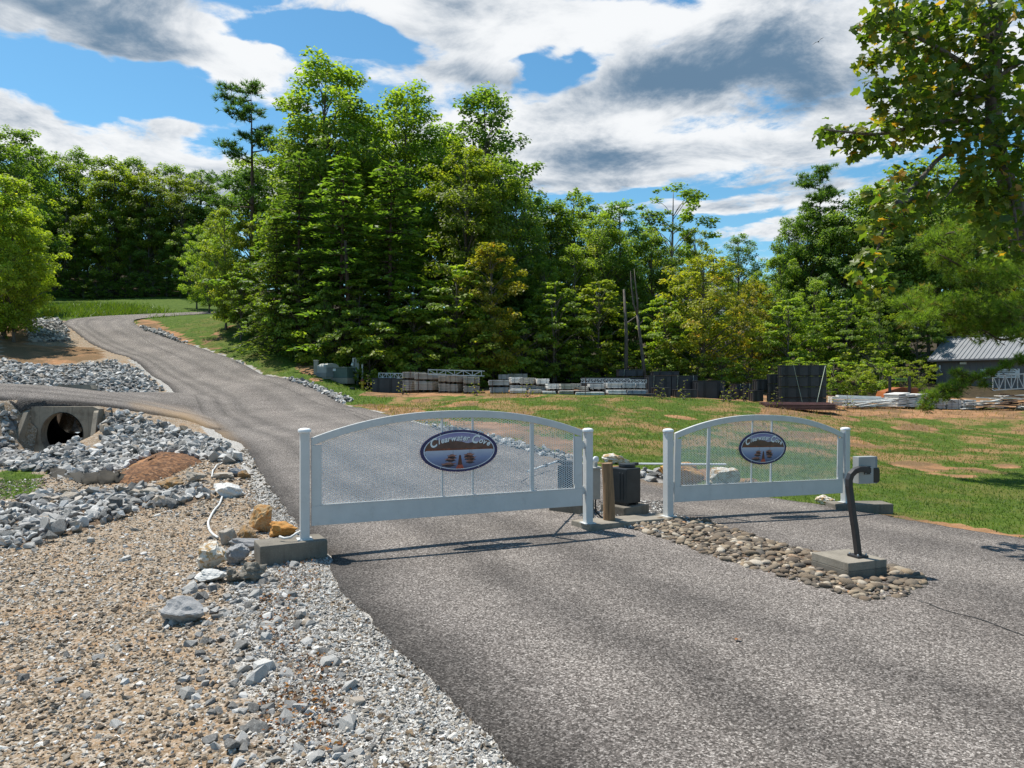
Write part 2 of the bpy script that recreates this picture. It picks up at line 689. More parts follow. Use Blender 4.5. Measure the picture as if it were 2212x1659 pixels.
# ================================================================ terrain
# road edges, left and right, as seen in plan (x, y) with the height of each side
ROAD = [((5, -6.5, 0), (17, -4, -.3)), ((2.3, 0, 0), (14.6, .5, -.3)), ((1.1, 2.5, 0), (13, 4, -.25)), ((.07, 4.33, 0), (11.6, 6.3, -.22)),
        ((-.78, 5.89, 0), (10.2, 8.5, -.2)), ((-1.69, 7.64, 0), (8.9, 10.5, -.2)), ((-2.52, 9.83, 0), (7.5, 12.7, -.2)),
        ((-3.2, 11.2, .03), (6.7, 14.0, -.17)), ((-3.95, 12.7, .08), (5.2, 15.0, -.05)), ((-4.8, 14.5, .18), (3.3, 15.8, .1)),
        ((-5.7, 16.4, .28), (1.5, 17.9, .33)), ((-7.9, 21, .58), (-1.5, 22.6, .68)), ((-10.6, 25.5, .8), (-3.8, 26.2, .95)),
        ((-13, 30, 1.05), (-6.4, 31, 1.25)), ((-17.2, 37, 1.82), (-10.3, 38, 1.95)), ((-20.9, 42, 2.83), (-15, 43, 2.9)),
        ((-25.7, 47, 4.24), (-20, 48, 4.4)), ((-30.2, 51, 5.5), (-24.5, 52, 5.55)), ((-33.7, 54.5, 6.75), (-28.3, 55.3, 6.6)),
        ((-35.3, 58, 7.5), (-30.6, 58.5, 7.3)), ((-35, 62, 8.1), (-31.2, 61, 7.8)), ((-32.5, 68, 8.95), (-29.5, 66, 8.6)),
        ((-28, 73, 9.65), (-26, 70, 9.2)), ((-20, 78, 10.2), (-19, 75, 9.9))]
# branch drive over the culvert: near edge and far edge
DRIVE = [((-9.9, 24.6, .72), (-15.6, 35.0, 1.62)), ((-11.3, 25.6, .95), (-16.2, 33.6, 1.78)), ((-12.6, 25.55, 1.2), (-16.9, 32.0, 1.84)),
         ((-14.0, 25.35, 1.47), (-17.6, 30.6, 1.87)), ((-15.6, 25.2, 1.62), (-19.0, 29.6, 1.95)), ((-17.6, 24.8, 1.74), (-21.0, 29.0, 2.04)),
         ((-21, 24.0, 1.9), (-24, 28.4, 2.15)), ((-28, 22.4, 2.15), (-30, 27, 2.4)), ((-40, 20, 2.6), (-42, 24.5, 2.8))]

CTRL = [p for pr in ROAD for p in pr] + [p for pr in DRIVE for p in pr]
for (u, v, d) in [
        # lawn and bank on the right, up to the edge of the storage yard
        (2212, 1100, 15.2), (2212, 1000, 22), (2212, 930, 29.5), (2212, 890, 34.9), (1900, 1000, 21.5), (1900, 930, 29), (1900, 888, 34.5),
        (1740, 886, 33.5), (1650, 875, 33), (1650, 920, 28), (1650, 1000, 20), (1400, 862, 33), (1400, 920, 26), (1400, 1000, 18.5),
        (1200, 858, 34), (1200, 910, 26.5), (1100, 852, 36), (1000, 850, 38), (900, 850, 38.5), (800, 845, 41), (840, 880, 33),
        # verge between road and wood
        (480, 700, 56), (560, 740, 50), (640, 775, 46), (700, 790, 44.5), (783, 840, 43), (700, 812, 45.5), (620, 800, 43.5),
        # left: field, earth bank, ditches
        (100, 690, 58), (250, 660, 72), (350, 640, 88), (150, 640, 88), (50, 640, 85), (0, 690, 52), (100, 700, 52.5), (0, 780, 40),
        (100, 785, 41), (200, 770, 43.5), (0, 740, 45), (100, 820, 38), (0, 820, 36.5), (250, 830, 38), (320, 835, 38.5),
        (180, 1035, 19.5), (0, 1010, 20.5), (0, 1060, 15.5), (50, 1040, 17), (300, 1000, 20.2), (400, 960, 22.5),
        (30, 955, 22), (255, 955, 23.3), (470, 990, 18.6)]:
    CTRL.append(tuple(xyz(u, v, d)))
CTRL += [(-15.4, 21.3, -.1), (-17.2, 23.4, .8), (-13.2, 23.6, .6),
         (-18.8, 33.6, .85), (-21.5, 33.0, .9), (-17.6, 34.6, 1.0), (-25, 32.2, 1.1),
         (-3, 4.3, -.05), (-6, 6, -.1), (-6, 9, -.05), (-9, 12, -.1), (-4, 9, -.02), (-12, 16, -.05), (-3, -2, -.1), (-12, -5, 0), (-15, 10, .05),
         (0, 40, 1.9), (8, 40, 1.6), (16, 40, 1.22), (24, 40, 1.1), (0, 48, 2.5), (10, 48, 2.2), (20, 48, 1.9), (30, 48, 1.8),
         (0, 56, 3.4), (12, 58, 3.2), (26, 58, 2.9), (40, 58, 3.0), (0, 75, 5.5), (20, 80, 6), (40, 80, 6), (-16, 58, 7.6), (-8, 55, 5.4), (-8, 70, 8),
         (20, 5, -.4), (20, 15, -.35), (30, 20, -.1), (25, 30, .5), (45, 40, 1.3), (45, 10, 0),
         (-70, 130, 22), (0, 130, 14), (70, 130, 12), (-70, 60, 10), (-60, 90, 15), (70, 60, 5), (70, 0, 0), (-70, 0, 3), (0, -12, -.2),
         (70, -12, -.5), (-70, -12, 1), (-40, 33, 4.5), (-40, 45, 7.0), (-45, 12, 2.5)]
_C = np.array(CTRL, dtype=float)


def _tps_kernel(r2):
    return 0.5 * r2 * np.log(r2 + 1e-9)


def _tps_fit(C, lam=0.02):
    n = len(C)
    d2 = ((C[:, None, :2] - C[None, :, :2]) ** 2).sum(-1)
    K = _tps_kernel(d2) + lam * np.eye(n)
    P = np.hstack([np.ones((n, 1)), C[:, :2]])
    A = np.block([[K, P], [P.T, np.zeros((3, 3))]])
    return np.linalg.solve(A, np.concatenate([C[:, 2], np.zeros(3)]))


_TW = _tps_fit(_C)


def _tps(x, y):
    x = np.asarray(x, dtype=float).ravel(); y = np.asarray(y, dtype=float).ravel()
    out = np.empty(len(x))
    for i in range(0, len(x), 20000):
        a, b = x[i:i + 20000], y[i:i + 20000]
        d2 = (a[:, None] - _C[None, :, 0]) ** 2 + (b[:, None] - _C[None, :, 1]) ** 2
        out[i:i + 20000] = _tps_kernel(d2) @ _TW[:-3] + _TW[-3] + _TW[-2] * a + _TW[-1] * b
    return out


def in_poly(x, y, poly):
    x = np.asarray(x); y = np.asarray(y)
    ins = np.zeros(x.shape, dtype=bool)
    j = len(poly) - 1
    for i in range(len(poly)):
        xi, yi = poly[i][:2]; xj, yj = poly[j][:2]
        c = ((yi > y) != (yj > y)) & (x < (xj - xi) * (y - yi) / (yj - yi + 1e-12) + xi)
        ins ^= c
        j = i
    return ins


def poly_dist(x, y, line):
    """distance to an open polyline"""
    x = np.asarray(x, dtype=float); y = np.asarray(y, dtype=float)
    best = np.full(x.shape, 1e9)
    for (a, b) in zip(line[:-1], line[1:]):
        ax, ay, bx, by = a[0], a[1], b[0], b[1]
        L = (bx - ax) ** 2 + (by - ay) ** 2
        t = np.clip(((x - ax) * (bx - ax) + (y - ay) * (by - ay)) / L, 0, 1)
        best = np.minimum(best, np.hypot(x - ax - t * (bx - ax), y - ay - t * (by - ay)))
    return best


def spline(pts, n):
    """smooth resampling (Catmull-Rom) of n points in any dimension"""
    P = np.array(pts, dtype=float)
    P = np.vstack([2 * P[0] - P[1], P, 2 * P[-1] - P[-2]])
    s = np.linspace(0, len(pts) - 1 - 1e-6, n)
    i = np.floor(s).astype(int)
    t = (s - i)[:, None]
    p0, p1, p2, p3 = P[i], P[i + 1], P[i + 2], P[i + 3]
    return 0.5 * (2 * p1 + (p2 - p0) * t + (2 * p0 - 5 * p1 + 4 * p2 - p3) * t ** 2 + (3 * p1 - p0 - 3 * p2 + p3) * t ** 3)


RL = spline([p[0] for p in ROAD], 300)
RR = spline([p[1] for p in ROAD], 300)
DN = spline([p[0] for p in DRIVE], 90)
DF = spline([p[1] for p in DRIVE], 90)
ROAD_POLY = np.vstack([RL[:, :2], RR[::-1, :2]])
DRIVE_POLY = np.vstack([DN[:, :2], DF[::-1, :2]])


def H(x, y):
    """ground height"""
    x = np.asarray(x, dtype=float); y = np.asarray(y, dtype=float)
    sh = np.broadcast(x, y).shape
    x = np.broadcast_to(x, sh).ravel().copy(); y = np.broadcast_to(y, sh).ravel().copy()
    xc = np.clip(x, -70, 70); yc = np.clip(y, -12, 130)
    z = _tps(xc, yc)
    # the ditch floor runs level up to the culvert mouth
    w = np.clip(1.25 - np.maximum(np.abs(x + 15.45) / 1.5, 0), 0, 1) * np.clip((y - 20.5) / 1.2, 0, 1) * np.clip((24.98 - y) / .12, 0, 1)
    w = np.clip(w * 1.6, 0, 1)
    z = z * (1 - w) + np.minimum(z, -.02 - .03 * (24.9 - y)) * w
    t = (x + 18.55) * .48 - (y - 30.6) * .88          # and the same at the upper end
    r_ = (x + 18.55) * .88 + (y - 30.6) * .48
    w2 = np.clip((1.7 - np.abs(r_)) / .6, 0, 1) * np.clip((-t) / .25, 0, 1) * np.clip((3.4 + t) / 1.0, 0, 1)
    z = z * (1 - w2) + np.minimum(z, .22) * w2
    far = np.hypot(x - xc, y - yc)
    z = z + far * 0.035 + 0.00002 * far ** 2
    w = np.clip((np.hypot(x, y) - 3) / 10, 0, 1)
    z = z + VN.fbm(x * 0.31, y * 0.31, 3) * 0.10 * w * np.clip(1 - (in_poly(x, y, ROAD_POLY) | in_poly(x, y, DRIVE_POLY)), 0.15, 1)
    return z.reshape(sh)


def h1(x, y):
    return float(H(np.array([x]), np.array([y]))[0])


def hit(u, v, dmin=3.0, dmax=130.0):
    """where the line of sight through a photo pixel meets the ground"""
    d = np.concatenate([np.arange(dmin, 40, 0.04), np.arange(40, dmax, 0.12)])
    x = (u - CU) / FD * d
    z = CAMZ + (CV - v) / FD * d
    g = H(x, d)
    k = np.argmax(z < g)
    if not (z < g).any():
        k = len(d) - 1
    return Vector((float(x[k]), float(d[k]), float(g[k])))


def hits(uv, dmin=3.0, dmax=130.0):
    return [hit(u, v, dmin, dmax) for u, v in uv]


def graded(segs):
    out = [segs[0][0]]
    for a, b, s0, s1 in segs:
        x = a
        while x < b - 1e-6:
            t = (x - a) / (b - a)
            x = min(b, x + s0 + (s1 - s0) * t)
            out.append(x)
    return np.array(out)


def pix(x, y, z):
    y = np.maximum(y, 0.1)
    return CU + FD * x / y, CV - FD * (z - CAMZ) / y


# ground cover painted by areas of the place (photo outlines, with the range of depth they lie in)
CLAY = [([(760, 872), (830, 872), (930, 890), (900, 902), (820, 892)], 24, 44), ([(800, 840), (960, 845), (1180, 852), (1150, 859), (1000, 856), (900, 851), (800, 848)], 28, 46),
        ([(1650, 872), (2212, 884), (2212, 905), (1950, 902), (1640, 896)], 28, 40), ([(590, 745), (640, 760), (700, 800), (690, 812), (640, 800), (640, 780)], 38, 52),
        ([(290, 690), (330, 690), (420, 740), (430, 755), (400, 752), (320, 720)], 48, 62), ([(455, 715), (475, 722), (482, 732), (470, 730)], 44, 60),
        ([(0, 700), (70, 690), (60, 745), (210, 752), (230, 772), (150, 785), (60, 790), (0, 770)], 36, 60),
        ([(260, 1005), (340, 975), (430, 985), (420, 1010), (330, 1045), (240, 1045)], 15, 23), ([(1420, 1010), (1560, 1010), (1560, 1040), (1420, 1040)], 13, 22),
        ([(1910, 1105), (2212, 1160), (2212, 1172), (1910, 1118)], 9, 16), ([(1130, 935), (1240, 950), (1240, 985), (1130, 960)], 17, 27),
        ([(950, 905), (1150, 920), (1130, 950), (1000, 935)], 20, 30)]
GRASS = [([(0, 1018), (60, 1020), (100, 1045), (95, 1072), (40, 1078), (0, 1080)], 12, 22),
         ([(80, 635), (470, 635), (470, 668), (300, 676), (140, 686), (60, 690)], 54, 110)]
LIME = [([(1290, 1130), (1480, 1118), (1560, 1140), (1990, 1260), (1880, 1300), (1700, 1270)], 7, 13),
        ([(1180, 985), (1440, 1040), (1400, 1048), (1160, 1000)], 13, 22), ([(1210, 1080), (1440, 1080), (1440, 1122), (1240, 1130)], 10.5, 15)]


def mat_ground():
    m, N, b, out = new_mat('ground_cover')
    geo = N.n('ShaderNodeNewGeometry')
    P = geo.outputs['Position']
    n_big = N.noise(P, 0.55, 5, 0.62)
    n_mid = N.noise(P, 2.6, 5, 0.65)
    n_fin = N.noise(P, 22, 4, 0.7)
    cell = N.voro(P, 34, out='Color')
    cell2 = N.voro(P, 85, out='Color')
    cs = N.n('ShaderNodeSeparateColor'); N.link(cell, cs.inputs[0])
    cs2 = N.n('ShaderNodeSeparateColor'); N.link(cell2, cs2.inputs[0])
    # brown stony earth: chips of limestone and chert in clay
    grav = N.ramp(cs.outputs[0], [(0.0, (.08, .058, .04)), (.3, (.21, .145, .085)), (.55, (.31, .215, .13)), (.8, (.37, .315, .255)), (1, (.58, .54, .48))])
    grav2 = N.ramp(cs2.outputs[1], [(0.0, (.085, .065, .046)), (.5, (.26, .19, .12)), (1, (.5, .44, .37))])
    grav = N.mix(0.5, grav, grav2)
    grav = N.mix(N.math('MULTIPLY', N.smooth(n_mid, .46, .72), .5), grav, (.33, .18, .075, 1))
    clay = N.ramp(n_mid, [(.3, (.20, .09, .036)), (.55, (.33, .152, .062)), (.75, (.40, .24, .13))])
    clay = N.mix(N.math('MULTIPLY', cs.outputs[1], .35), clay, (.5, .36, .24, 1))
    straw = N.ramp(n_fin, [(.3, (.10, .06, .03)), (.55, (.19, .118, .06)), (.75, (.29, .205, .115))])
    clay = N.mix(N.smooth(n_big, .38, .56), clay, straw)
    lime = N.ramp(cs2.outputs[0], [(0, (.13, .12, .11)), (.35, (.27, .255, .235)), (.7, (.42, .40, .37)), (1, (.62, .6, .56))])
    grs = N.ramp(n_mid, [(.25, (.032, .058, .008)), (.5, (.062, .105, .013)), (.75, (.115, .15, .024))])
    grs = N.mix(N.math('MULTIPLY', N.smooth(n_fin, .5, .75), .4), grs, (.13, .17, .03, 1))
    dry = N.math('MULTIPLY', N.smooth(N.math('ADD', n_big, N.math('MULTIPLY', N.math('SUBTRACT', n_fin, .5), .35)), .47, .60), N.attr('dry'))
    grs = N.mix(dry, grs, (.25, .155, .07, 1))
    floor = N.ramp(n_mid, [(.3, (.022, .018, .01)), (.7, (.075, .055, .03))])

    def edge(name, s=0.55):
        a = N.attr(name)
        return N.smooth(N.math('ADD', a, N.math('MULTIPLY', N.math('SUBTRACT', N.noise(P, 3.1, 5, 0.7), 0.5), s)), .35, .6)
    c = N.mix(edge('lime'), grav, lime)
    c = N.mix(edge('grass'), c, grs)
    c = N.mix(edge('clay', .9), c, clay)
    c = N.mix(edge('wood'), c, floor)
    N.link(c, b.inputs['Base Color'])
    b.inputs['Roughness'].default_value = 0.97
    b.inputs['Specular IOR Level'].default_value = 0.15
    hgt = N.math('ADD', N.math('MULTIPLY', N.voro(P, 34, out='Distance'), -0.6), n_fin)
    bump(N, b, hgt, 0.7, 0.03)
    return m


def build_ground():
    xs = graded([(-900, -120, 90, 30), (-120, -45, 12, 2.0), (-45, -22, 1.0, .45), (-22, -13, .3, .2), (-13, 12, .2, .2), (12, 22, .2, .5), (22, 45, .6, 2), (45, 120, 2.5, 12), (120, 900, 30, 90)])
    ys = graded([(-60, -6, 10, 1.2), (-6, 4, .8, .2), (4, 30, .18, .22), (30, 60, .25, .5), (60, 100, .7, 2), (100, 140, 2.5, 6), (140, 900, 10, 90)])
    X, Y = np.meshgrid(xs, ys)
    Z = H(X, Y)
    x, y, z = X.ravel(), Y.ravel(), Z.ravel()
    dl = poly_dist(x, y, RL[:, :2]); dr = poly_dist(x, y, RR[:, :2])
    inr = in_poly(x, y, ROAD_POLY); ind = in_poly(x, y, DRIVE_POLY)
    u, v = pix(x, y, z)
    jx = VN.fbm(x * 1.7, y * 1.7, 3); jy = VN.fbm(x * 1.7 + 31, y * 1.7 + 9, 3)

    def paint(lst):
        a = np.zeros(len(x))
        for poly, d0, d1 in lst:
            k = FD / np.maximum(y, 1) * 0.28
            a = np.maximum(a, (in_poly(u + jx * k, v + jy * k * .3, poly) & (y > d0) & (y < d1)).astype(float))
        return a
    # right of the road it is grass, but for bare patches
    right = np.zeros(len(x), dtype=bool)
    xr = np.interp(y, RR[:240, 1], RR[:240, 0])
    right = (x > xr + 0.12 + 0.25 * np.clip(jx, -1, 1)) & (y > -5) & ~inr & (y < 60)
    up = (y > 40) & (x > -34) & (y < 72) & ~inr & (x > np.interp(y, RR[150:230, 1], RR[150:230, 0]))
    yard = (y > 36.5 + 0.06 * np.abs(x)) & (x > -8)
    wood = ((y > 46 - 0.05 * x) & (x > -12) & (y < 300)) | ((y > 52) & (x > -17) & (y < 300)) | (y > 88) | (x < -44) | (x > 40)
    grass = (right | up).astype(float)
    grass[yard] = 0
    grass = np.maximum(grass, paint(GRASS))
    left_field = (y > 57) & (x < -24) & (x > -70)
    grass[left_field] = 1
    clay = paint(CLAY)
    clay[yard & ~wood] = 1
    # worn patches in the bank
    bank = right & (y > 17) & (y < 37) & ~yard
    pn = VN.fbm(x * .42 + 5, y * .6 + 3, 3)
    clay = np.maximum(clay, np.where(bank, np.clip((pn - .20) / .16, 0, 1) * .8, 0))
    pn2 = VN.fbm(x * .9 + 15, y * .9 + 3, 3)
    clay = np.maximum(clay, np.where(up & (y < 56) & (y > 40), np.clip((pn2 - .28) / .14, 0, 1) * .8, 0))
    lime = paint(LIME)
    wl = np.interp(y, [4, 8.5, 10, 14, 40], [1.15, 1.0, .5, .3, .25])
    lime = np.maximum(lime, np.where((x < 3) & (y < 45), np.clip(1.15 - (dl - wl * .6) / (wl * .9), 0, 1), 0))
    lime = np.maximum(lime, np.where((y > 15.5) & (y < 56), np.clip(1.1 - (dr - .08) / .3, 0, 1) * np.clip(.75 + 1.6 * jx, .2, 1), 0))
    grass *= np.clip(1 - 1.4 * lime, 0, 1)
    clay *= np.clip(1 - 1.4 * lime, 0, 1)
    dry = np.clip(0.25 + 1.2 * np.clip((y - 18) / 7, 0, 1), 0, 1) * (x > -6)
    dry[up] = .25
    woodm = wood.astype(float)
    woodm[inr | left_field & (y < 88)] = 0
    z = z.copy()
    de = np.minimum(dl, dr)
    kr = np.where(inr, np.clip((de - .12) / .3, 0, 1), 0)
    dd = np.minimum(poly_dist(x, y, DN[:, :2]), poly_dist(x, y, DF[:, :2]))
    kd = np.where(ind, np.clip((dd - .1) / .3, 0, 1), 0)
    z -= np.maximum(kr, kd) * (0.07 + 0.0035 * np.abs(y))
    # hollow where the culvert runs through the bank below the branch drive
    V = np.stack([x, y, z], -1)
    nx, ny = len(xs), len(ys)
    i = np.arange(ny - 1)[:, None] * nx + np.arange(nx - 1)[None]
    i = i.ravel()
    F = np.stack([i, i + 1, i + nx + 1, i + nx], -1)
    # cut the ground out of the pipe's way
    cx, cyy = x[F].mean(1), y[F].mean(1)
    pipe_d = poly_dist(cx, cyy, [(-15.42, 25.05), (-18.3, 30.3)])
    keep = ~((pipe_d < 1.0) & (cyy > 24.75) & (cyy < 30.6))
    F = F[keep]
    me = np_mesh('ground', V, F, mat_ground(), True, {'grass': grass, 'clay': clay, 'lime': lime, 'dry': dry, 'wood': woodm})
    o = link('ground', me)
    tag(o, kind='structure')
    return dict(x=x, y=y, z=z, grass=grass, clay=clay, lime=lime, wood=woodm)


GR = build_ground()


def mat_asphalt():
    m, N, b, out = new_mat('weathered_asphalt')
    geo = N.n('ShaderNodeNewGeometry')
    P = geo.outputs['Position']
    cell = N.voro(P, 78, out='Color')
    cs = N.n('ShaderNodeSeparateColor'); N.link(cell, cs.inputs[0])
    cell2 = N.voro(P, 48, out='Color')
    cs2 = N.n('ShaderNodeSeparateColor'); N.link(cell2, cs2.inputs[0])
    chip = N.ramp(cs.outputs[0], [(0, (.026, .021, .018)), (.3, (.078, .066, .058)), (.6, (.176, .152, .138)), (.85, (.32, .282, .26)), (1, (.57, .52, .48))])
    chip2 = N.ramp(cs2.outputs[1], [(0, (.06, .053, .047)), (.8, (.165, .148, .135)), (1, (.36, .335, .31))])
    c = N.mix(.3, chip, chip2)
    big = N.noise(P, .5, 5, .6)
    c = N.mix(1.0, c, N.ramp(big, [(.3, (.72, .71, .70)), (.7, (1.2, 1.19, 1.17))]), 'MULTIPLY')
    # wheel paths, oily and darker or polished paler, follow the lanes; shade of the left rim painted in as a dark band; dusty tan wash where water crosses
    t = N.attr('across')
    ln = N.noise(P, 1.3, 4, .6)
    tw = N.math('ADD', t, N.math('MULTIPLY', N.math('SUBTRACT', ln, .5), .05))
    trk_edge_shade = N.ramp(tw, [(0, (.36, .36, .36)), (.022, (.5, .5, .5)), (.06, (.95, .95, .95)), (.11, (1.1, 1.1, 1.09)), (.165, (.66, .66, .66)), (.22, (1.08, 1.08, 1.07)), (.30, (.70, .70, .70)), (.36, (1.08, 1.08, 1.07)), (.48, (1.14, 1.13, 1.12)), (.60, (.82, .82, .82)), (.68, (1.1, 1.1, 1.09)), (.80, (.84, .84, .84)), (.9, (1.08, 1.08, 1.07)), (1, (.7, .7, .7))])
    c = N.mix(.9, c, N.mix(1.0, c, trk_edge_shade, 'MULTIPLY'))
    c = N.mix(N.math('MULTIPLY', N.attr('wash'), .75), c, (.36, .235, .12, 1))
    N.link(c, b.inputs['Base Color'])
    b.inputs['Roughness'].default_value = .88
    b.inputs['Specular IOR Level'].default_value = .25
    bump(N, b, N.math('ADD', N.voro(P, 95, out='Distance'), N.noise(P, 160, 2, .6)), .6, .012)
    return m


M_ASPHALT = mat_asphalt()


def ribbon(name, A, B, nx, lift, wash=None, thick=.3):
    n = len(A)
    t = np.linspace(0, 1, nx)
    X = A[:, None, 0] * (1 - t) + B[:, None, 0] * t
    Y = A[:, None, 1] * (1 - t) + B[:, None, 1] * t
    # ragged broken edge
    for col, s, k in ((0, 1, 0), (nx - 1, -1, 40)):
        e = VN.fbm(X[:, col] * 2.1 + k, Y[:, col] * 2.1, 4) * .10
        dx = (B[:, 0] - A[:, 0]); dy = (B[:, 1] - A[:, 1]); L = np.hypot(dx, dy)
        X[:, col] += s * dx / L * e; Y[:, col] += s * dy / L * e
    Z = H(X, Y) + lift
    V = np.stack([X, Y, Z], -1).reshape(-1, 3)
    i = (np.arange(n - 1)[:, None] * nx + np.arange(nx - 1)[None]).ravel()
    F = np.stack([i, i + 1, i + nx + 1, i + nx], -1)
    # worn, rounded edge going down to the soil
    ac = np.tile(t, n)
    off = len(V)
    EV, EF = [], []
    for col, sg in ((0, -1), (nx - 1, 1)):
        idx = np.arange(n) * nx + col
        low = V[idx].copy()
        dx = (B[:, 0] - A[:, 0]); dy = (B[:, 1] - A[:, 1]); L = np.hypot(dx, dy)
        low[:, 0] += sg * dx / L * .05; low[:, 1] += sg * dy / L * .05
        low[:, 2] -= thick
        EV.append(low)
        a = idx[:-1]; b2 = idx[1:]; c = off + np.arange(n - 1); d = c + 1
        EF.append(np.stack([a, b2, d, c], -1))
        off += n
    V2 = np.vstack([V] + EV)
    F2 = np.vstack([F] + EF)
    ac = np.concatenate([ac, np.zeros(n), np.ones(n)])
    ws = np.zeros(len(V2))
    if wash:
        u, v = pix(V2[:, 0], V2[:, 1], V2[:, 2])
        ws = wash(u, v, V2)
    me = np_mesh(name, V2, F2, M_ASPHALT, True, {'across': ac, 'wash': ws})
    o = link(name, me)
    return tag(o, kind='structure')


def wash_fn(u, v, P):
    d = poly_dist(u, v * 2.2, [(300, 882 * 2.2), (390, 897 * 2.2), (450, 925 * 2.2), (500, 965 * 2.2)])
    w = np.clip(1 - d / 42, 0, 1) * (.55 + .9 * VN.fbm(P[:, 0] * 1.1, P[:, 1] * 1.1, 3))
    d2 = poly_dist(u, v, [(1180, 985), (1300, 1010), (1440, 1045)])
    return np.clip(np.maximum(w, 0.5 * np.clip(1 - d2 / 14, 0, 1)), 0, 1) * (P[:, 1] > 12)


road = ribbon('road', RL, RR, 41, .03, wash_fn)
drive = ribbon('driveway', DN, DF, 17, .045, wash_fn)

# cracks in the road: thin dark seams lying in the surface
M_CRACK = mat_plain('crack_tar', (.022, .021, .02), .9, .2)


def crack(pts, w, parent, lift):
    P = []
    rng = random.Random(int(pts[0][0] * 13))
    W3 = [hit(u, v) for u, v in pts]
    S = spline([(p.x, p.y) for p in W3], max(8, int(sum((W3[i + 1] - W3[i]).length for i in range(len(W3) - 1)) / .22)))
    x = S[:, 0] + VN.fbm(S[:, 0] * 3, S[:, 1] * 3, 3) * .09
    y = S[:, 1] + VN.fbm(S[:, 0] * 3 + 9, S[:, 1] * 3, 3) * .09
    z = H(x, y) + lift
    dx = np.gradient(x); dy = np.gradient(y); L = np.hypot(dx, dy)
    ww = w * (.55 + .6 * np.array([rng.random() for _ in x])) * np.sin(np.linspace(.25, math.pi - .25, len(x))) ** .4
    ax, ay = -dy / L * ww, dx / L * ww
    V = np.vstack([np.stack([x + ax, y + ay, z], -1), np.stack([x - ax, y - ay, z], -1)])
    n = len(x)
    i = np.arange(n - 1)
    F = np.stack([i, i + 1, i + n + 1, i + n], -1)
    o = link('crack', np_mesh('crack', V, F, M_CRACK), parent)
    return o


for pts, w in [([(540, 940), (640, 905), (900, 930)], 0), ([(372, 855), (405, 878), (438, 901)], .016),
               ([(890, 952), (960, 978), (1040, 1003)], .016), ([(870, 945), (830, 920), (760, 890), (640, 850), (560, 820)], .012),
               ([(1120, 1046), (1180, 1022), (1245, 1012)], .012), ([(1120, 1046), (1180, 1066)], .011), ([(1010, 1056), (1110, 1054)], .009),
               ([(960, 975), (1030, 975)], .008), ([(1960, 1300), (2090, 1340), (2212, 1385)], .010), ([(700, 868), (780, 905), (820, 925)], .010),
               ([(290, 715), (330, 745), (420, 790)], .014)]:
    if w:
        crack(pts, w, road, .036)

# far wooded ridge seen through the gap in the trees
def build_ridge():
    m, N, b, out = new_mat('far_woods')
    geo = N.n('ShaderNodeNewGeometry')
    n = N.noise(geo.outputs['Position'], .16, 6, .7)
    N.link(N.ramp(n, [(.3, (.035, .05, .06)), (.7, (.13, .15, .155))]), b.inputs['Base Color'])  # blue-grey of distant haze is put into the colour of the woods
    b.inputs['Roughness'].default_value = 1
    xs = np.linspace(-700, 900, 240); ys = np.linspace(420, 900, 50)
    X, Y = np.meshgrid(xs, ys)
    t = (Y - 420) / 480
    Z = 16 + 66 * np.sin(np.clip(t * 1.5, 0, 1) * math.pi / 2) * (1 + .5 * VN.fbm(X * .006, Y * .006, 3)) + VN.fbm(X * .12, Y * .12, 3) * 9 - np.abs(X - 200) * .03
    V = np.stack([X, Y, Z], -1).reshape(-1, 3)
    i = (np.arange(49)[:, None] * 240 + np.arange(239)[None]).ravel()
    F = np.stack([i, i + 1, i + 241, i + 240], -1)
    tag(link('hills', np_mesh('hills', V, F, m, True)), kind='structure')


build_ridge()
# ================================================================ gates, posts, pads, opener, call box
M_GATE = mat_plain('gate_white_paint', (.585, .585, .57), .42, .05, 3.0, spots=(9, .72, (.45, .45, .43)), grime=.16)
M_CAP = mat_plain('post_cap_white', (.74, .76, .77), .4, .08, 8, spots=(30, .66, (.35, .26, .18)))
M_MESH = mat_plain('expanded_metal_white', (.80, .81, .80), .45, .05, 3)
M_CONC = mat_concrete('old_concrete')
M_CONC2 = mat_concrete('pale_concrete', (.29, .255, .205), (.11, .095, .072))
M_STEEL = mat_plain('galvanised_steel', (.42, .44, .45), .4, .15, 12, metal=.6)
M_DKMETAL = mat_plain('dark_bronze_metal', (.030, .027, .028), .45, .2, 10)
M_BLACKPL = mat_plain('black_plastic', (.014, .018, .021), .5, .25, 6, bmp=.15, bscale=160)
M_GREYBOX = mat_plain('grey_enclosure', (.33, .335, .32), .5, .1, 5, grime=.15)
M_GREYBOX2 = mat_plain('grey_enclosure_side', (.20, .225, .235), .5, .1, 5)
M_WOOD = None


def mat_wood(name, col, dark, sx=16):
    m, N, b, out = new_mat(name)
    tc = N.n('ShaderNodeTexCoord').outputs['Object']
    mp = N.n('ShaderNodeMapping')
    N.link(tc, mp.inputs[0])
    mp.inputs['Scale'].default_value = (sx, sx, 1.1)
    n = N.noise(mp.outputs[0], 1.6, 6, .65, .5)
    c = N.ramp(n, [(.3, dark), (.5, col), (.72, tuple(min(1, x * 1.35) for x in col))])
    N.link(c, b.inputs['Base Color'])
    b.inputs['Roughness'].default_value = .85
    bump(N, b, n, .6, .01)
    return m


M_WOOD = mat_wood('weathered_post_wood', (.24, .145, .075), (.055, .035, .02))

POSTS = [xyz(658, 1165, 9.6), xyz(1270, 1130, 11.25), xyz(1443.5, 1115, 12.2), xyz(1826, 1085, 14.2)]
TOPZ = [xyz(658, 925, 9.6).z, xyz(1270, 925, 11.25).z, xyz(1443.5, 926, 12.2).z, xyz(1826, 923, 14.2).z]
GA = [math.atan2(POSTS[i + 1].y - POSTS[i].y, POSTS[i + 1].x - POSTS[i].x) for i in range(3)]

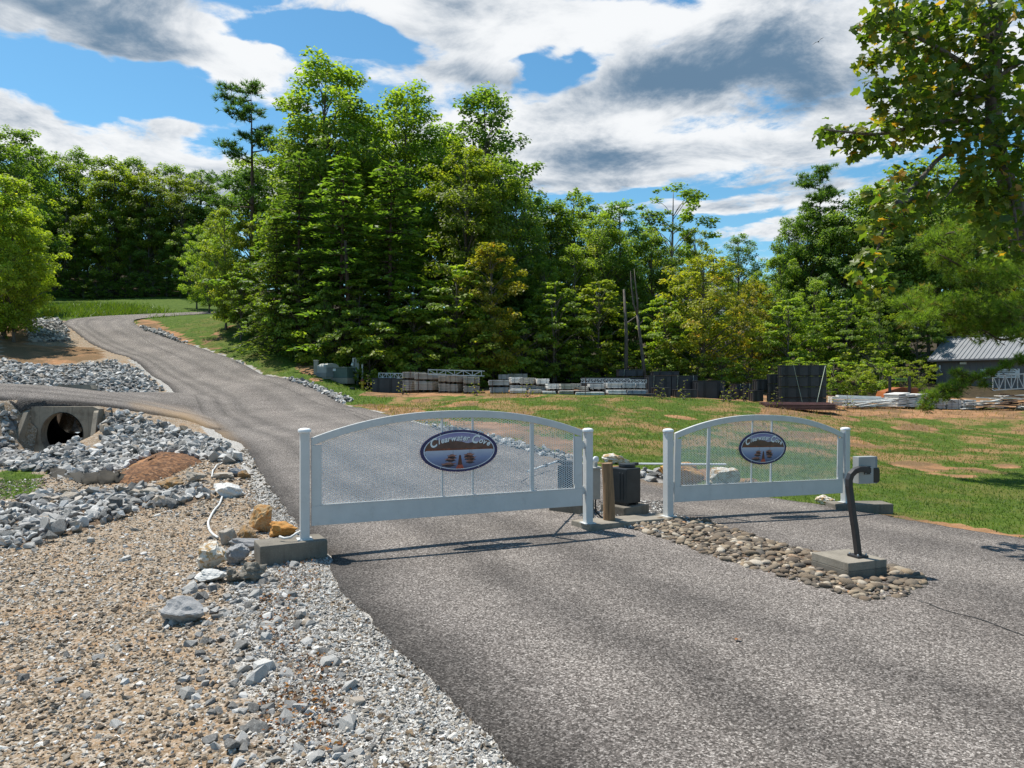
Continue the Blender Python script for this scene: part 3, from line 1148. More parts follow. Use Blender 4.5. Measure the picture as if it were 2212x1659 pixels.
post_lab = ['white square gate post on a low concrete pad beside the yellowish boulders',
            'white hinge gate post at the wooden post end of the median slab',
            'white hinge gate post at the stone bed end of the median slab',
            'white square latch post on the concrete pad beside the lawn']
for i, (p, tz) in enumerate(zip(POSTS, TOPZ)):
    a = GA[0] if i < 2 else GA[2]
    hgt = tz - p.z
    po = empty('gate_post', p, a, post_lab[i], 'post', 'white gate posts')
    w = .118 if i < 2 else .125
    mb = MB().box((0, 0, (hgt - .045) / 2 - .01), (w, w, hgt - .025))
    mb.build('shaft', M_GATE, po, bevel=.006)
    c = MB().lathe([(w * .70, 0), (w * .74, .004), (w * .74, .028), (w * .68, .042), (w * .42, .055), (.001, .060)], (0, 0, hgt - .055), 20)
    c.build('cap', M_CAP, po, smooth=False)
    MB().box((0, 0, .006), (w + .08, w + .08, .012)).build('base_plate', M_GATE, po, bevel=.003)
    for k, hz in enumerate((.52, 1.22) if i in (1, 2) else ((.55,) if i == 3 else ())):
        s = -1 if i == 1 else 1
        if i == 3: s = -1
        hb = MB().box((s * (w / 2 + .022), 0, hz), (.055, .035, .07)).lathe([(.022, 0), (.022, .12)], (s * (w / 2 + .03), 0, hz - .06), 10)
        hb.build('hinge', M_GATE if i != 3 else M_STEEL, po)


def make_gate(Pa, Pb, za, zb, bars_u, thick_k, name_lab, hinge_right):
    """gate leaf in its own frame: x along the leaf, z up; slopes a little with the drive"""
    a = math.atan2(Pb.y - Pa.y, Pb.x - Pa.x)
    L0 = math.hypot(Pb.x - Pa.x, Pb.y - Pa.y)
    g = empty('gate', (Pa.x, Pa.y, za), 0, name_lab, 'gate', 'white arched gate leaves')
    slope = math.atan2(zb - za, L0)
    g.rotation_euler = (Matrix.Rotation(a, 3, 'Z') @ Matrix.Rotation(-slope, 3, 'Y')).to_euler()
    x0, x1 = .085, L0 - .105
    if not hinge_right:
        x0, x1 = .105, L0 - .10
    Hs, Hp, br, st, ar, dp = 1.17, 1.505, .262, .135, .105, .05   # side height, peak, bottom rail, stile, arch rail, depth

    def arch(x, off=0.0):
        t = (x - x0) / (x1 - x0)
        k = 1 - abs(2 * t - 1) ** 2.25
        return Hs + (Hp - Hs) * k + off
    n = 40
    xs = [x0 + (x1 - x0) * i / n for i in range(n + 1)]
    # arched rail
    mb = MB()
    vs, fs = [], []
    for x in xs:
        for (dy, dz) in ((-dp / 2, -ar), (dp / 2, -ar), (dp / 2, 0), (-dp / 2, 0)):
            vs.append((x, dy, arch(x, dz)))
    for i in range(n):
        for k in range(4):
            fs.append((i * 4 + k, i * 4 + (k + 1) % 4, (i + 1) * 4 + (k + 1) % 4, (i + 1) * 4 + k))
    fs += [(0, 3, 2, 1), (n * 4, n * 4 + 1, n * 4 + 2, n * 4 + 3)]
    mb.add(vs, fs).build('arch_rail', M_GATE, g, bevel=.004, seg=1)
    for k, xx in enumerate((x0, x1 - st)):
        hh = min(arch(xx + .02), arch(xx + st - .02)) - ar
        MB().box((xx + st / 2, 0, (hh + br) / 2), (st - .002, dp - .002, hh - br)).build('stile', M_GATE, g, bevel=.004, seg=1)
    MB().box(((x0 + x1) / 2, 0, br / 2), (x1 - x0, dp, br)).build('bottom_rail', M_GATE, g, bevel=.005)
    MB().box(((x0 + x1) / 2, -dp / 2 + .004, br + .009), (x1 - x0 - 2 * st, .022, .018)).build('mesh_ledge', M_GATE, g)
    MB().box((x1 - st - .010 if hinge_right else x1 - st - .010, -.006, (br + Hs - .02) / 2 + .02), (.018, .022, Hs - br - .12)).build('mesh_trim', M_GATE, g)
    # upright bars; the heavier one is an angle iron
    for k, u in enumerate(bars_u):
        r = (u - CU) / FD
        # solve for the point of the leaf on that line of sight
        dx, dy = math.cos(a), math.sin(a)
        s = (r * Pa.y - Pa.x) / (dx - r * dy)
        tk = k == thick_k
        w = .062 if tk else .028
        MB().box((s, .012, (br + arch(s) - ar) / 2), (w, .028, arch(s) - ar - br)).build('upright_bar', M_GATE, g, bevel=.003, seg=1)
    # expanded metal: slanted strands, every diamond open
    px, pz, sw = .062, .030, .0038
    xa, xb = x0 + st, x1 - st
    z_lo = br
    V, F = [], []
    nxc = int((xb - xa) / (px / 2))
    for i in range(nxc):
        xl = xa + i * px / 2; xr = xl + px / 2
        top = arch((xl + xr) / 2) - ar + .01
        nz = int((top - z_lo) / pz) + 1
        for j in range(nz):
            zb0 = z_lo + j * pz
            for sgn in (0, 1):
                if (i + sgn) % 2 == 0:
                    zl, zr = zb0, zb0 + pz / 2
                else:
                    zl, zr = zb0 + pz / 2, zb0
                if sgn == 1:
                    # the mate strand that closes the diamond
                    zl, zr = zl + (pz / 2 if zl > zr else pz / 2), zr + (pz / 2)
                    if (i % 2) == 0:
                        zl, zr = zb0 + pz, zb0 + pz / 2
                    else:
                        zl, zr = zb0 + pz / 2, zb0 + pz
                if max(zl, zr) > top + .01:
                    continue
                o = len(V)
                V += [(xl, -.004, zl - sw), (xr, .004, zr - sw), (xr, .007, zr + sw), (xl, -.001, zl + sw)]
                F.append((o, o + 1, o + 2, o + 3))
    me = np_mesh('mesh_panel', np.array(V), np.array(F), M_MESH)
    mo = link('mesh_panel', me, g)
    mo['kind'] = 'stuff'
    return g, a, slope


za1 = xyz(690, 1135, 9.66).z; zb1 = xyz(1260, 1092, 11.2).z
za2 = xyz(1456, 1084, 12.27).z; zb2 = xyz(1810, 1066, 14.1).z
gate1, a1, s1 = make_gate(POSTS[0], POSTS[1], za1, zb1, (956, 1022, 1150), 2,
                          'arched white gate leaf with mesh panel across the lane beside the culvert ditch', True)
gate2, a2, s2 = make_gate(POSTS[2], POSTS[3], za2, zb2, (1529, 1623, 1665), 0,
                          'arched white gate leaf with mesh panel across the lane beside the lawn', False)

# latch bracket on gate 2
# ---------------------------------------------------------------- oval signs
M_NAVY = mat_plain('sign_navy', (.022, .020, .10), .35, .15, 9)
M_SWHITE = mat_plain('sign_white', (.72, .74, .80), .4, .05, 9)
M_LET = mat_plain('sign_letter_white', (.78, .80, .80), .4, .05, 9)
M_LETSH = mat_plain('sign_letter_shadow', (.02, .02, .035), .5, .05, 9)
M_HILL = mat_plain('sign_hill_print', (.13, .062, .042), .45, .35, 7)
M_HILL2 = mat_plain('sign_shore_print', (.20, .055, .022), .45, .4, 16)
M_DOCK = mat_plain('sign_dock_print', (.11, .032, .018), .45, .3, 30)
M_DOCK2 = mat_plain('sign_dock_red_print', (.42, .075, .040), .45, .2, 30)
M_BOAT = mat_plain('sign_boat_print', (.34, .15, .11), .45, .4, 24)
M_BOATD = mat_plain('sign_boat_dark_print', (.04, .022, .028), .45, .3, 24)


def mat_gradient(name, stops, z0, z1):
    m, N, b, out = new_mat(name)
    tc = N.n('ShaderNodeTexCoord')
    sp = N.n('ShaderNodeSeparateXYZ')
    N.link(tc.outputs['Object'], sp.inputs[0])
    mr = N.n('ShaderNodeMapRange')
    N.link(sp.outputs[2], mr.inputs[0])
    mr.inputs[1].default_value = z0; mr.inputs[2].default_value = z1
    n = N.noise(tc.outputs['Object'], 7, 4, .6)
    f = N.math('ADD', mr.outputs[0], N.math('MULTIPLY', N.math('SUBTRACT', n, .5), .18))
    N.link(N.ramp(f, stops), b.inputs['Base Color'])
    b.inputs['Roughness'].default_value = .38
    return m


M_SKYP = mat_gradient('sign_sky_print', [(0, (.58, .47, .50)), (.35, (.46, .43, .55)), (1, (.19, .17, .38))], .02, .26)
M_LAKE = mat_gradient('sign_lake_print', [(0, (.075, .085, .17)), (.5, (.22, .27, .44)), (1, (.55, .57, .64))], -.25, .04)


def text_mesh(ch, size):
    cu = bpy.data.curves.new('glyph', 'FONT')
    cu.body = ch
    cu.size = size
    cu.extrude = .0
    cu.offset = size * .028
    cu.shear = .30
    cu.resolution_u = 4
    ob = bpy.data.objects.new('glyph', cu)
    COL.objects.link(ob)
    dg = bpy.context.evaluated_depsgraph_get()
    me = bpy.data.meshes.new_from_object(ob.evaluated_get(dg))
    w = max((v.co.x for v in me.vertices), default=size * .3)
    bpy.data.objects.remove(ob)
    bpy.data.curves.remove(cu)
    return me, w


def ellipse_pts(a, b, n=48, z0=None, z1=None):
    return [(a * math.cos(2 * math.pi * k / n), b * math.sin(2 * math.pi * k / n)) for k in range(n)]


def clip_band(a, b, z0f, z1f, n=40):
    """part of an ellipse between two curves z0f(x) and z1f(x)"""
    up, lo = [], []
    for k in range(n + 1):
        x = -a + 2 * a * k / n
        e = b * math.sqrt(max(0, 1 - (x / a) ** 2))
        lo.append((x, min(max(z0f(x), -e), e)))
        up.append((x, max(min(z1f(x), e), -e)))
    V = []; F = []
    for (p, q) in zip(lo, up):
        V += [p, (q[0], max(q[1], p[1]))]
    for k in range(n):
        F.append((2 * k, 2 * k + 2, 2 * k + 3, 2 * k + 1))
    return V, F


def flat(name, V2, F, mat, parent, y):
    me = bpy.data.meshes.new(name)
    me.from_pydata([(x, y, z) for x, z in V2], [], F)
    bm = bmesh.new(); bm.from_mesh(me)
    bmesh.ops.remove_doubles(bm, verts=bm.verts, dist=1e-5)
    bmesh.ops.recalc_face_normals(bm, faces=bm.faces)
    if bm.faces and sum(f.normal.y for f in bm.faces) > 0:
        bmesh.ops.reverse_faces(bm, faces=bm.faces)
    bm.to_mesh(me); bm.free()
    me.materials.append(mat)
    return link(name, me, parent)


GLYPHS = {}


def make_sign(gate, ang, slope, u, v, Pa, lab):
    r = (u - CU) / FD
    dx, dy = math.cos(ang), math.sin(ang)
    s = (r * Pa.y - Pa.x) / (dx - r * dy)
    y = Pa.y + s * dy; x = Pa.x + s * dx
    z = CAMZ + (CV - v) / FD * y
    nrm = Vector((dy, -dx, 0))
    o = empty('oval_sign', Vector((x, y, z)) + nrm * .034, 0, lab, 'sign', 'oval gate signs')
    o.rotation_euler = gate.rotation_euler
    a, b = .585, .302
    MB().prism(ellipse_pts(a, b, 64), -.006, .006).build('board', M_NAVY, o, bevel=.002, seg=1)
    V = ellipse_pts(a * .915, b * .885, 64) + ellipse_pts(a * .893, b * .855, 64)
    F = [(k, (k + 1) % 64, 64 + (k + 1) % 64, 64 + k) for k in range(64)]
    flat('white_line', V, F, M_SWHITE, o, -.0085)
    A, B = a * .893, b * .855
    flat('lake_print', *clip_band(A, B, lambda x: -1, lambda x: .022), M_LAKE, o, -.008)
    flat('sky_print', *clip_band(A, B, lambda x: .0215, lambda x: 1), M_SKYP, o, -.008)
    hl = lambda x: .105 + .05 * math.exp(-((x + .12) / .16) ** 2) + .10 * math.exp(-((x + .46) / .16) ** 2) + .055 * math.exp(-((x - .5) / .2) ** 2) + .006 * math.sin(40 * x)
    flat('hill_print', *clip_band(A, B, lambda x: .02, hl), M_HILL, o, -.0092)
    flat('shore_print', *clip_band(A, B, lambda x: .012, lambda x: .032 + .03 * max(0, -x) + .006 * math.sin(70 * x)), M_HILL2, o, -.0100)
    flat('dock_print', [(-.030, -.20), (.040, -.20), (.018, -.062), (-.008, -.062)], [(0, 1, 2, 3)], M_DOCK, o, -.0092)
    flat('dock_end_print', [(-.062, -.256), (.064, -.256), (.040, -.20), (-.030, -.20)], [(0, 1, 2, 3)], M_DOCK2, o, -.0098)

    def hull(cx, cz, w, h, m, nm='boat_print'):
        P = [(-w, .35 * h), (-.8 * w, -.4 * h), (-.3 * w, -.7 * h), (.5 * w, -.6 * h), (w, .5 * h), (.55 * w, .45 * h), (.2 * w, h), (-.35 * w, .9 * h), (-.5 * w, .4 * h)]
        flat(nm, [(cx + p, cz + q) for p, q in P], [tuple(range(len(P)))], m, o, -.0096)
    for (cx, cz, w, h) in ((-.115, -.07, .075, .024), (-.135, -.115, .095, .022), (-.165, -.185, .12, .024), (.145, -.065, .085, .03), (.16, -.105, .10, .024), (.16, -.150, .075, .020)):
        hull(cx, cz - .022, w * .95, -h * .9, M_BOATD, 'boat_shadow_print')
        hull(cx, cz, w, h, M_BOAT)
    for (mx, zt, zb) in ((.155, .24, -.05), (.185, .06, -.05), (-.10, .03, -.05)):
        flat('mast_print', [(mx - .002, zb), (mx + .002, zb), (mx + .001, zt), (mx - .001, zt)], [(0, 1, 2, 3)], M_BOATD, o, -.0099)
    # lettering on an arc
    txt = 'Clearwater Cove'
    sizes = {0: .175, 11: .175}
    adv = []
    for i, ch in enumerate(txt):
        sz = sizes.get(i, .122)
        if (ch, sz) not in GLYPHS and ch != ' ':
            GLYPHS[(ch, sz)] = text_mesh(ch, sz)
        adv.append((GLYPHS[(ch, sz)][1] + .004) if ch != ' ' else .030)
    tot = sum(adv)
    sc = .885 / tot
    xpos = -.43
    for nm, mt, yy, ox, oz, grow in (('letter_shadow', M_LETSH, -.0102, .006, -.006, 1.0), ('letter', M_LET, -.0112, 0, 0, 1.0)):
        xp = xpos
        for i, ch in enumerate(txt):
            if ch != ' ':
                me0, w = GLYPHS[(ch, sizes.get(i, .122))]
                me = me0.copy()
                xm = xp + adv[i] * sc / 2
                zb = .168 - .46 * xm * xm - (.018 if i in (0, 11) else 0)
                th = -math.atan(.92 * xm)
                for vv in me.vertices:
                    lx, lz = (vv.co.x - w / 2) * sc * 1.2 * grow, vv.co.y * grow * .95
                    vv.co = (xm + lx * math.cos(th) - lz * math.sin(th) + ox, yy, zb - .02 + lx * math.sin(th) + lz * math.cos(th) + oz)
                me.materials.clear()
                me.materials.append(mt)
                me.flip_normals()
                link(nm, me, o)
            xp += adv[i] * sc
    for (bx, bz) in ((-.29, .235), (.29, .235), (-.29, -.235), (.29, -.235)):
        MB().lathe([(.010, 0), (.009, .006), (.004, .008)], n=8).build('screw', M_STEEL, o, (bx, -.006, bz)).rotation_euler = (R(90), 0, 0)
    return o


make_sign(gate1, a1, s1, 991, 973, POSTS[0], 'oval navy edged sign with lake and boats on the gate by the culvert lane')
make_sign(gate2, a2, s2, 1645, 967, POSTS[2], 'oval navy edged sign with lake and boats on the gate beside the lawn')

# ---------------------------------------------------------------- concrete pads
def slab(name, lab, c, size, rz, mat, cat='pad', bev=.02, ztop=None):
    z0 = h1(c[0], c[1])
    zt = ztop if ztop is not None else z0 + size[2]
    hh = size[2] + .25
    o = MB().box((0, 0, -hh / 2), (size[0], size[1], hh)).build(name, mat, None, (c[0], c[1], zt), bevel=bev)
    o.rotation_euler = (0, 0, rz)
    tag(o, lab, cat)
    # rough the edges a little
    return o


slab('gate_pad', 'grey concrete pad under the post beside the yellowish boulders', (-2.93, 9.58), (.86, .46, .24), R(29), M_CONC, ztop=POSTS[0].z)
slab('gate_pad', 'long concrete pad under the latch post beside the lawn', (POSTS[3].x + .26, POSTS[3].y - .02), (1.15, .42, .2), R(3), M_CONC, ztop=POSTS[3].z)
mid = (POSTS[1] + POSTS[2]) / 2
mg = math.atan2(POSTS[2].y - POSTS[1].y, POSTS[2].x - POSTS[1].x)
ms = MB().box((.05, .10, -.16), (1.95, .50, .32)).build('median_slab', M_CONC2, None, (mid.x, mid.y, mid.z), bevel=.018)
ms.rotation_euler = (Matrix.Rotation(mg, 3, 'Z') @ Matrix.Rotation(math.atan2(POSTS[1].z - POSTS[2].z, (POSTS[2] - POSTS[1]).length), 3, 'Y')).to_euler()
tag(ms, 'long low concrete slab joining the two middle gate posts', 'slab')

# wooden post on the slab
wp = xyz(1316, 1122, 11.62)
o = empty('wooden_post', wp, 0, 'short weathered round wooden post standing in front of the black gate opener', 'post')
MB().tube([(0, 0, -.02), (-.004, 0, .3), (-.018, 0, .6), (-.035, 0, .905)], [.096, .094, .088, .090], 18).build('shaft', M_WOOD, o, smooth=False)
# conduit box, pull rope and eye behind that post
bx = xyz(1282, 1080, 11.95)
bz = h1(bx.x, bx.y)
o = empty('junction_box', (bx.x, bx.y, bz), GA[0] + .1, 'grey electrical box with round photo eye and black cable behind the wooden post', 'box')
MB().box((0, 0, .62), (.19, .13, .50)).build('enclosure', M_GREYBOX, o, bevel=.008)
MB().box((0, -.01, .885), (.21, .16, .03)).build('lid', M_GREYBOX, o, bevel=.006)
MB().box((.05, .02, .97), (.06, .05, .16)).build('eye_bracket', M_GREYBOX, o, bevel=.01)
MB().lathe([(.052, 0), (.052, .03), (.04, .04)], n=16).build('photo_eye', M_CAP, o, (.015, -.03, 1.03)).rotation_euler = (R(90), 0, 0)
MB().tube([(.05, 0, .40), (.03, -.01, .30), (.035, -.02, .16), (.12, -.03, .08), (.20, -.03, .03)], .014, 8).build('cable', M_BLACKPL, o, smooth=True)
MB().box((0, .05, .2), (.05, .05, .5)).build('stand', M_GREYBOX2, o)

# gate openers: black cabinet on a concrete block with a swing arm
def make_opener(loc, rz, lab, blab, arm_to, armz, mirror=1):
    z = h1(loc[0], loc[1])
    blk = MB().box((0, 0, -.10), (.62, .56, .42)).build('opener_block', M_CONC, None, (loc[0], loc[1], z + .19 - .11), bevel=.015)
    blk.rotation_euler = (0, 0, rz)
    tag(blk, blab, 'concrete block')
    top = blk.location.z + .11
    o = empty('gate_opener', (loc[0], loc[1], top), rz, lab, 'gate opener', 'gate openers')
    MB().box((0, 0, .335), (.36, .40, .60)).build('cabinet', M_BLACKPL, o, bevel=.018)
    for yy in (-.09, -.02):
        MB().box((-.183, yy - .03, .33), (.014, .016, .46)).build('cabinet_rib', M_BLACKPL, o, bevel=.004, seg=1)
    for sx in (-.12, .12):
        MB().box((sx, 0, .018), (.06, .34, .036)).build('foot', M_DKMETAL, o)
    MB().box((-.184, .14, .46), (.004, .055, .085)).build('label_plate', M_CAP, o)
    MB().lathe([(.14, 0), (.145, .02), (.14, .055), (.02, .065)], (.05, 0, .640), 24).build('crank_cover', M_BLACKPL, o, smooth=False)
    MB().bar((.10, 0, .672), (.30, 0, .680), .10, .05).build('crank_arm', M_BLACKPL, o, bevel=.01)
    inv = (Matrix.Translation(Vector((loc[0], loc[1], top))) @ Matrix.Rotation(rz, 4, 'Z')).inverted()
    e = inv @ Vector(arm_to)
    ar = MB().tube([(.28, 0, .678), tuple(e)], .017, 10).build('swing_arm', M_CAP, o)
    q = Vector((.28, 0, .678)).lerp(e, .42)
    MB().bar(q, q + (e - q).normalized() * .10, .05, .05).build('clevis', M_DKMETAL, ar)
    return o


op = xyz(1350, 1108, 12.55)
g2p = POSTS[2] + Vector((math.cos(a2), math.sin(a2), 0)) * 1.35 + Vector((-math.sin(a2), math.cos(a2), 0)) * .06
make_opener((op.x, op.y), R(38), 'black plastic gate opener cabinet with white swing arm reaching the gate beside the lawn',
            'square concrete block under the opener behind the wooden post', (g2p.x, g2p.y, xyz(1490, 1003, g2p.y).z), 0)
op1 = xyz(1235, 1105, 12.75)
g1p = POSTS[1] - Vector((math.cos(a1), math.sin(a1), 0)) * 1.0 + Vector((-math.sin(a1), math.cos(a1), 0)) * .06
make_opener((op1.x, op1.y), R(150), 'black plastic gate opener cabinet seen through the mesh of the gate by the culvert lane',
            'concrete block under the opener behind the mesh of the culvert lane gate', (g1p.x, g1p.y, .98), 0)

# ---------------------------------------------------------------- call box on a gooseneck stand
bc = Vector((4.0, 8.6, 0))
ca = R(20)
bcen = bc + Vector((math.cos(ca), math.sin(ca), 0)) * .30 + Vector((-math.sin(ca), math.cos(ca), 0)) * .30
btop = xyz(1834, 1217, 8.6).z
blk = empty('stand_block', (bcen.x, bcen.y, btop), ca, 'square concrete block set in the river stones under the gooseneck stand', 'concrete block')
MB().box((0, 0, -.05), (.60, .60, .10)).build('upper_pour', M_CONC2, blk, bevel=.008)
MB().box((0, 0, -.19), (.604, .604, .178)).build('lower_pour', M_CONC, blk, bevel=.006)
pb = xyz(1853, 1203, 8.93)
gs = empty('gooseneck_stand', (pb.x, pb.y, btop), ca, 'dark steel gooseneck stand bolted to the concrete block', 'stand')
MB().box((0, 0, .014), (.17, .17, .028)).build('base_plate', M_DKMETAL, gs, bevel=.004)
for sx in (-.065, .065):
    for sy in (-.065, .065):
        MB().lathe([(.012, 0), (.012, .014), (.006, .022)], n=6).build('anchor_bolt', M_STEEL, gs, (sx, sy, .028))
Qi = Matrix.Rotation(-ca, 3, 'Z')


def gl(u, v, d):
    return Qi @ (xyz(u, v, d) - Vector((pb.x, pb.y, btop)))


def squaretube(mb, pts, w):
    pts = [Vector(p) for p in pts]
    vs, fs = [], []
    side = Vector((0, 1, 0))
    for i, p in enumerate(pts):
        d = (pts[min(i + 1, len(pts) - 1)] - pts[max(i - 1, 0)]).normalized()
        s = (side - d * d.dot(side)).normalized()
        t = d.cross(s)
        for (a, b) in ((-1, -1), (1, -1), (1, 1), (-1, 1)):
            vs.append(p + s * (a * w / 2) + t * (b * w / 2))
    for i in range(len(pts) - 1):
        for k in range(4):
            fs.append((i * 4 + k, i * 4 + (k + 1) % 4, i * 4 + 4 + (k + 1) % 4, i * 4 + 4 + k))
    m = (len(pts) - 1) * 4
    fs += [(0, 1, 2, 3), (m + 3, m + 2, m + 1, m)]
    return mb.add(vs, fs)


neck = [(1854, 1200, 8.92), (1848, 1150, 8.92), (1842, 1110, 8.92), (1836, 1065, 8.92), (1834, 1050, 8.92), (1834, 1036, 8.92), (1838, 1025, 8.92), (1846, 1017, 8.92), (1856, 1013.5, 8.92), (1872, 1013, 8.93)]
squaretube(MB(), [gl(*q) for q in neck], .066).build('neck', M_DKMETAL, gs, bevel=.004, seg=1)
cbc = xyz(1874, 1016, 8.97)
cb = empty('call_box', (cbc.x, cbc.y, cbc.z - .165), R(14), 'grey keypad call box with black hood on the gooseneck stand', 'call box')
MB().box((0, .06, .165), (.245, .11, .335)).build('housing', M_GREYBOX, cb, bevel=.006)
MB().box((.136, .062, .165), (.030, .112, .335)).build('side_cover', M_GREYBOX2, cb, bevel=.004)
MB().box((0, -.004, .165), (.095, .008, .10)).build('mount_plate', M_DKMETAL, cb, bevel=.002)
for sx in (-.036, .036):
    for sz in (-.038, .038):
        MB().lathe([(.008, 0), (.008, .008), (.003, .012)], n=6).build('bolt', M_STEEL, cb, (sx, -.007, .165 + sz)).rotation_euler = (R(90), 0, 0)
MB().prism([(-.045, -.095), (.035, -.095), (.05, -.06), (.05, .06), (.035, .095), (-.045, .095)], -.03, .05).build('speaker_hood', mat_plain('hood_black', (.022, .02, .018), .35, .2, 8), cb, (.135, .03, .10), bevel=.012)
MB().box((.158, .085, .27), (.03, .07, .11)).build('keypad_light', M_CAP, cb, bevel=.01)
# ================================================================ stones, boulders, culvert
LIMES = [(0, (.095, .09, .083)), (.25, (.20, .19, .176)), (.5, (.32, .308, .288)), (.75, (.47, .452, .425)), (.9, (.64, .62, .59)), (1, (.32, .235, .15))]
M_RIP = mat_stone('limestone_riprap', LIMES, (.50, .49, .46))
M_RIVER = mat_stone('river_stone', [(0, (.06, .048, .038)), (.2, (.15, .105, .068)), (.4, (.20, .15, .10)), (.55, (.105, .09, .075)), (.7, (.27, .195, .12)), (.85, (.32, .26, .185)), (.95, (.52, .45, .36)), (1, (.38, .20, .085))], (.30, .23, .15), .8, .3, 20)
M_CHIP = mat_stone('gravel_chips', [(0, (.055, .043, .032)), (.18, (.17, .12, .075)), (.36, (.27, .19, .115)), (.5, (.18, .165, .145)), (.68, (.35, .285, .21)), (.84, (.47, .43, .375)), (1, (.74, .71, .66))], (.45, .4, .33), .95, .2, 60)
M_LIMECHIP = mat_stone('limestone_chips', [(0, (.12, .112, .10)), (.3, (.27, .255, .235)), (.6, (.42, .40, .37)), (.85, (.55, .53, .49)), (1, (.70, .67, .63))], (.5, .48, .45), .95, .2, 60)
M_BLD = {
    'tan': mat_stone('tan_boulder', [(0, (.40, .25, .11)), (1, (.46, .31, .16))], (.58, .46, .30), .95, .6, 14, (.42, .20, .055)),
    'orange': mat_stone('orange_boulder', [(0, (.48, .24, .06)), (1, (.52, .29, .09))], (.58, .40, .2), .95, .5, 14, (.50, .22, .05)),
    'brown': mat_stone('brown_boulder', [(0, (.20, .13, .07)), (1, (.26, .18, .10))], (.40, .32, .22), .95, .5, 16, (.30, .16, .05)),
    'white': mat_stone('white_boulder', [(0, (.58, .53, .45)), (1, (.66, .62, .55))], (.74, .71, .66), .95, .6, 16, (.42, .27, .12)),
    'pale': mat_stone('pale_boulder', [(0, (.60, .58, .54)), (1, (.66, .64, .60))], (.76, .74, .71), .95, .6, 18),
    'grey': mat_stone('grey_boulder', [(0, (.27, .265, .265)), (1, (.34, .335, .33))], (.48, .47, .46), .95, .5, 16),
    'greytan': mat_stone('grey_tan_boulder', [(0, (.33, .28, .22)), (1, (.38, .33, .27))], (.50, .47, .42), .95, .5, 16),
    'dark': mat_stone('lichened_boulder', [(0, (.15, .135, .11)), (1, (.19, .165, .13))], (.30, .28, .24), .97, .7, 9),
}

HULLS = [hull_stone(100 + i, 13 + i % 4, .55 + .05 * (i % 3), M_RIP) for i in range(8)]
CHIPS = [hull_stone(200 + i, 8, .5, M_CHIP) for i in range(6)]
LCHIPS = [hull_stone(230 + i, 8, .5, M_LIMECHIP) for i in range(6)]
ROUNDS = [round_stone(300 + i, .36 + .06 * (i % 4), M_RIVER, sub=2) for i in range(7)]
ROUNDS_LO = [round_stone(320 + i, .36 + .06 * (i % 4), M_RIVER, sub=1) for i in range(5)]


def sample_poly(poly, n, rng, reject=None, mind=None):
    P = np.array([p[:2] for p in poly])
    lo, hi = P.min(0), P.max(0)
    out = []
    while len(out) < n:
        q = lo + (hi - lo) * rng.random((n * 3, 2))
        ok = in_poly(q[:, 0], q[:, 1], P)
        if reject is not None:
            ok &= ~reject(q[:, 0], q[:, 1])
        out += list(q[ok])
        if not ok.any():
            break
    return np.array(out[:n])


def lay_stones(name, parent, xy, size, zoff, variants, low_variants, mat, mat_smooth, n_ind=300, tilt=.45, seed=1, sink=.25, z_extra=None):
    """the stones that show largest as objects of their own, the rest joined"""
    rng = np.random.default_rng(seed)
    n = len(xy)
    z = H(xy[:, 0], xy[:, 1]) + zoff + size * sink
    if z_extra is not None:
        z = z + z_extra
    rz = rng.random(n) * 6.283
    tx = rng.normal(size=n) * tilt; ty = rng.normal(size=n) * tilt * .7
    app = size / np.maximum(np.hypot(xy[:, 0], xy[:, 1]), 1)
    order = np.argsort(-app)
    ind = order[:n_ind]; rest = order[n_ind:]
    pm = parent.matrix_world.inverted() if parent is not None else Matrix()
    bpy.context.view_layer.update() if False else None
    for k in ind:
        o = link(name, variants[int(rng.integers(0, len(variants)))], parent)
        o.location = (xy[k, 0] - (parent.location.x if parent else 0), xy[k, 1] - (parent.location.y if parent else 0), z[k] - (parent.location.z if parent else 0))
        o.rotation_euler = (tx[k], ty[k], rz[k])
        s = size[k]
        o.scale = (s, s * rng.uniform(.85, 1.15), s * rng.uniform(.85, 1.2))
    if len(rest):
        pos = np.stack([xy[rest, 0], xy[rest, 1], z[rest]], -1)
        if parent is not None:
            pos = pos - np.array(parent.location)
        me = scatter_mesh(name + 's', low_variants, pos, size[rest], rz[rest], tx[rest], ty[rest], mat, mat_smooth, rng)
        o = link(name + '_fill', me, parent)
        o['kind'] = 'stuff'


def patch(name, poly, mat, lift=.02, dome=0.0, step=.12, label=None, cat=None, parent=None, jag=.08, cut=None):
    """a sheet of loose ground laid over the terrain inside an outline, domed in the middle"""
    P = np.array([p[:2] for p in poly])
    c = P.mean(0)
    lo, hi = P.min(0), P.max(0)
    xs = np.arange(lo[0], hi[0] + step, step); ys = np.arange(lo[1], hi[1] + step, step)
    X, Y = np.meshgrid(xs, ys)
    ins = in_poly(X, Y, P)
    dist = poly_dist(X.ravel(), Y.ravel(), list(P) + [P[0]]).reshape(X.shape)
    Z = H(X, Y)
    m = dist[ins].max() if ins.any() else 1
    k = np.clip(dist / m, 0, 1)
    Zt = np.where(ins, Z + lift + dome * (1 - (1 - k) ** 2) + VN.fbm(X * 6, Y * 6, 3) * jag * k, Z - .06)
    V = np.stack([X - c[0], Y - c[1], Zt - h1(*c)], -1).reshape(-1, 3)
    ny, nx = X.shape
    i = (np.arange(ny - 1)[:, None] * nx + np.arange(nx - 1)[None]).ravel()
    F = np.stack([i, i + 1, i + nx + 1, i + nx], -1)
    inf = ins.ravel()
    F = F[inf[F].any(1)]
    if cut is not None:
        F = F[~cut(X.ravel()[F].mean(1), Y.ravel()[F].mean(1))]
    o = link(name, np_mesh(name, V, F, mat, True), parent, (c[0], c[1], h1(*c)))
    return tag(o, label, cat)


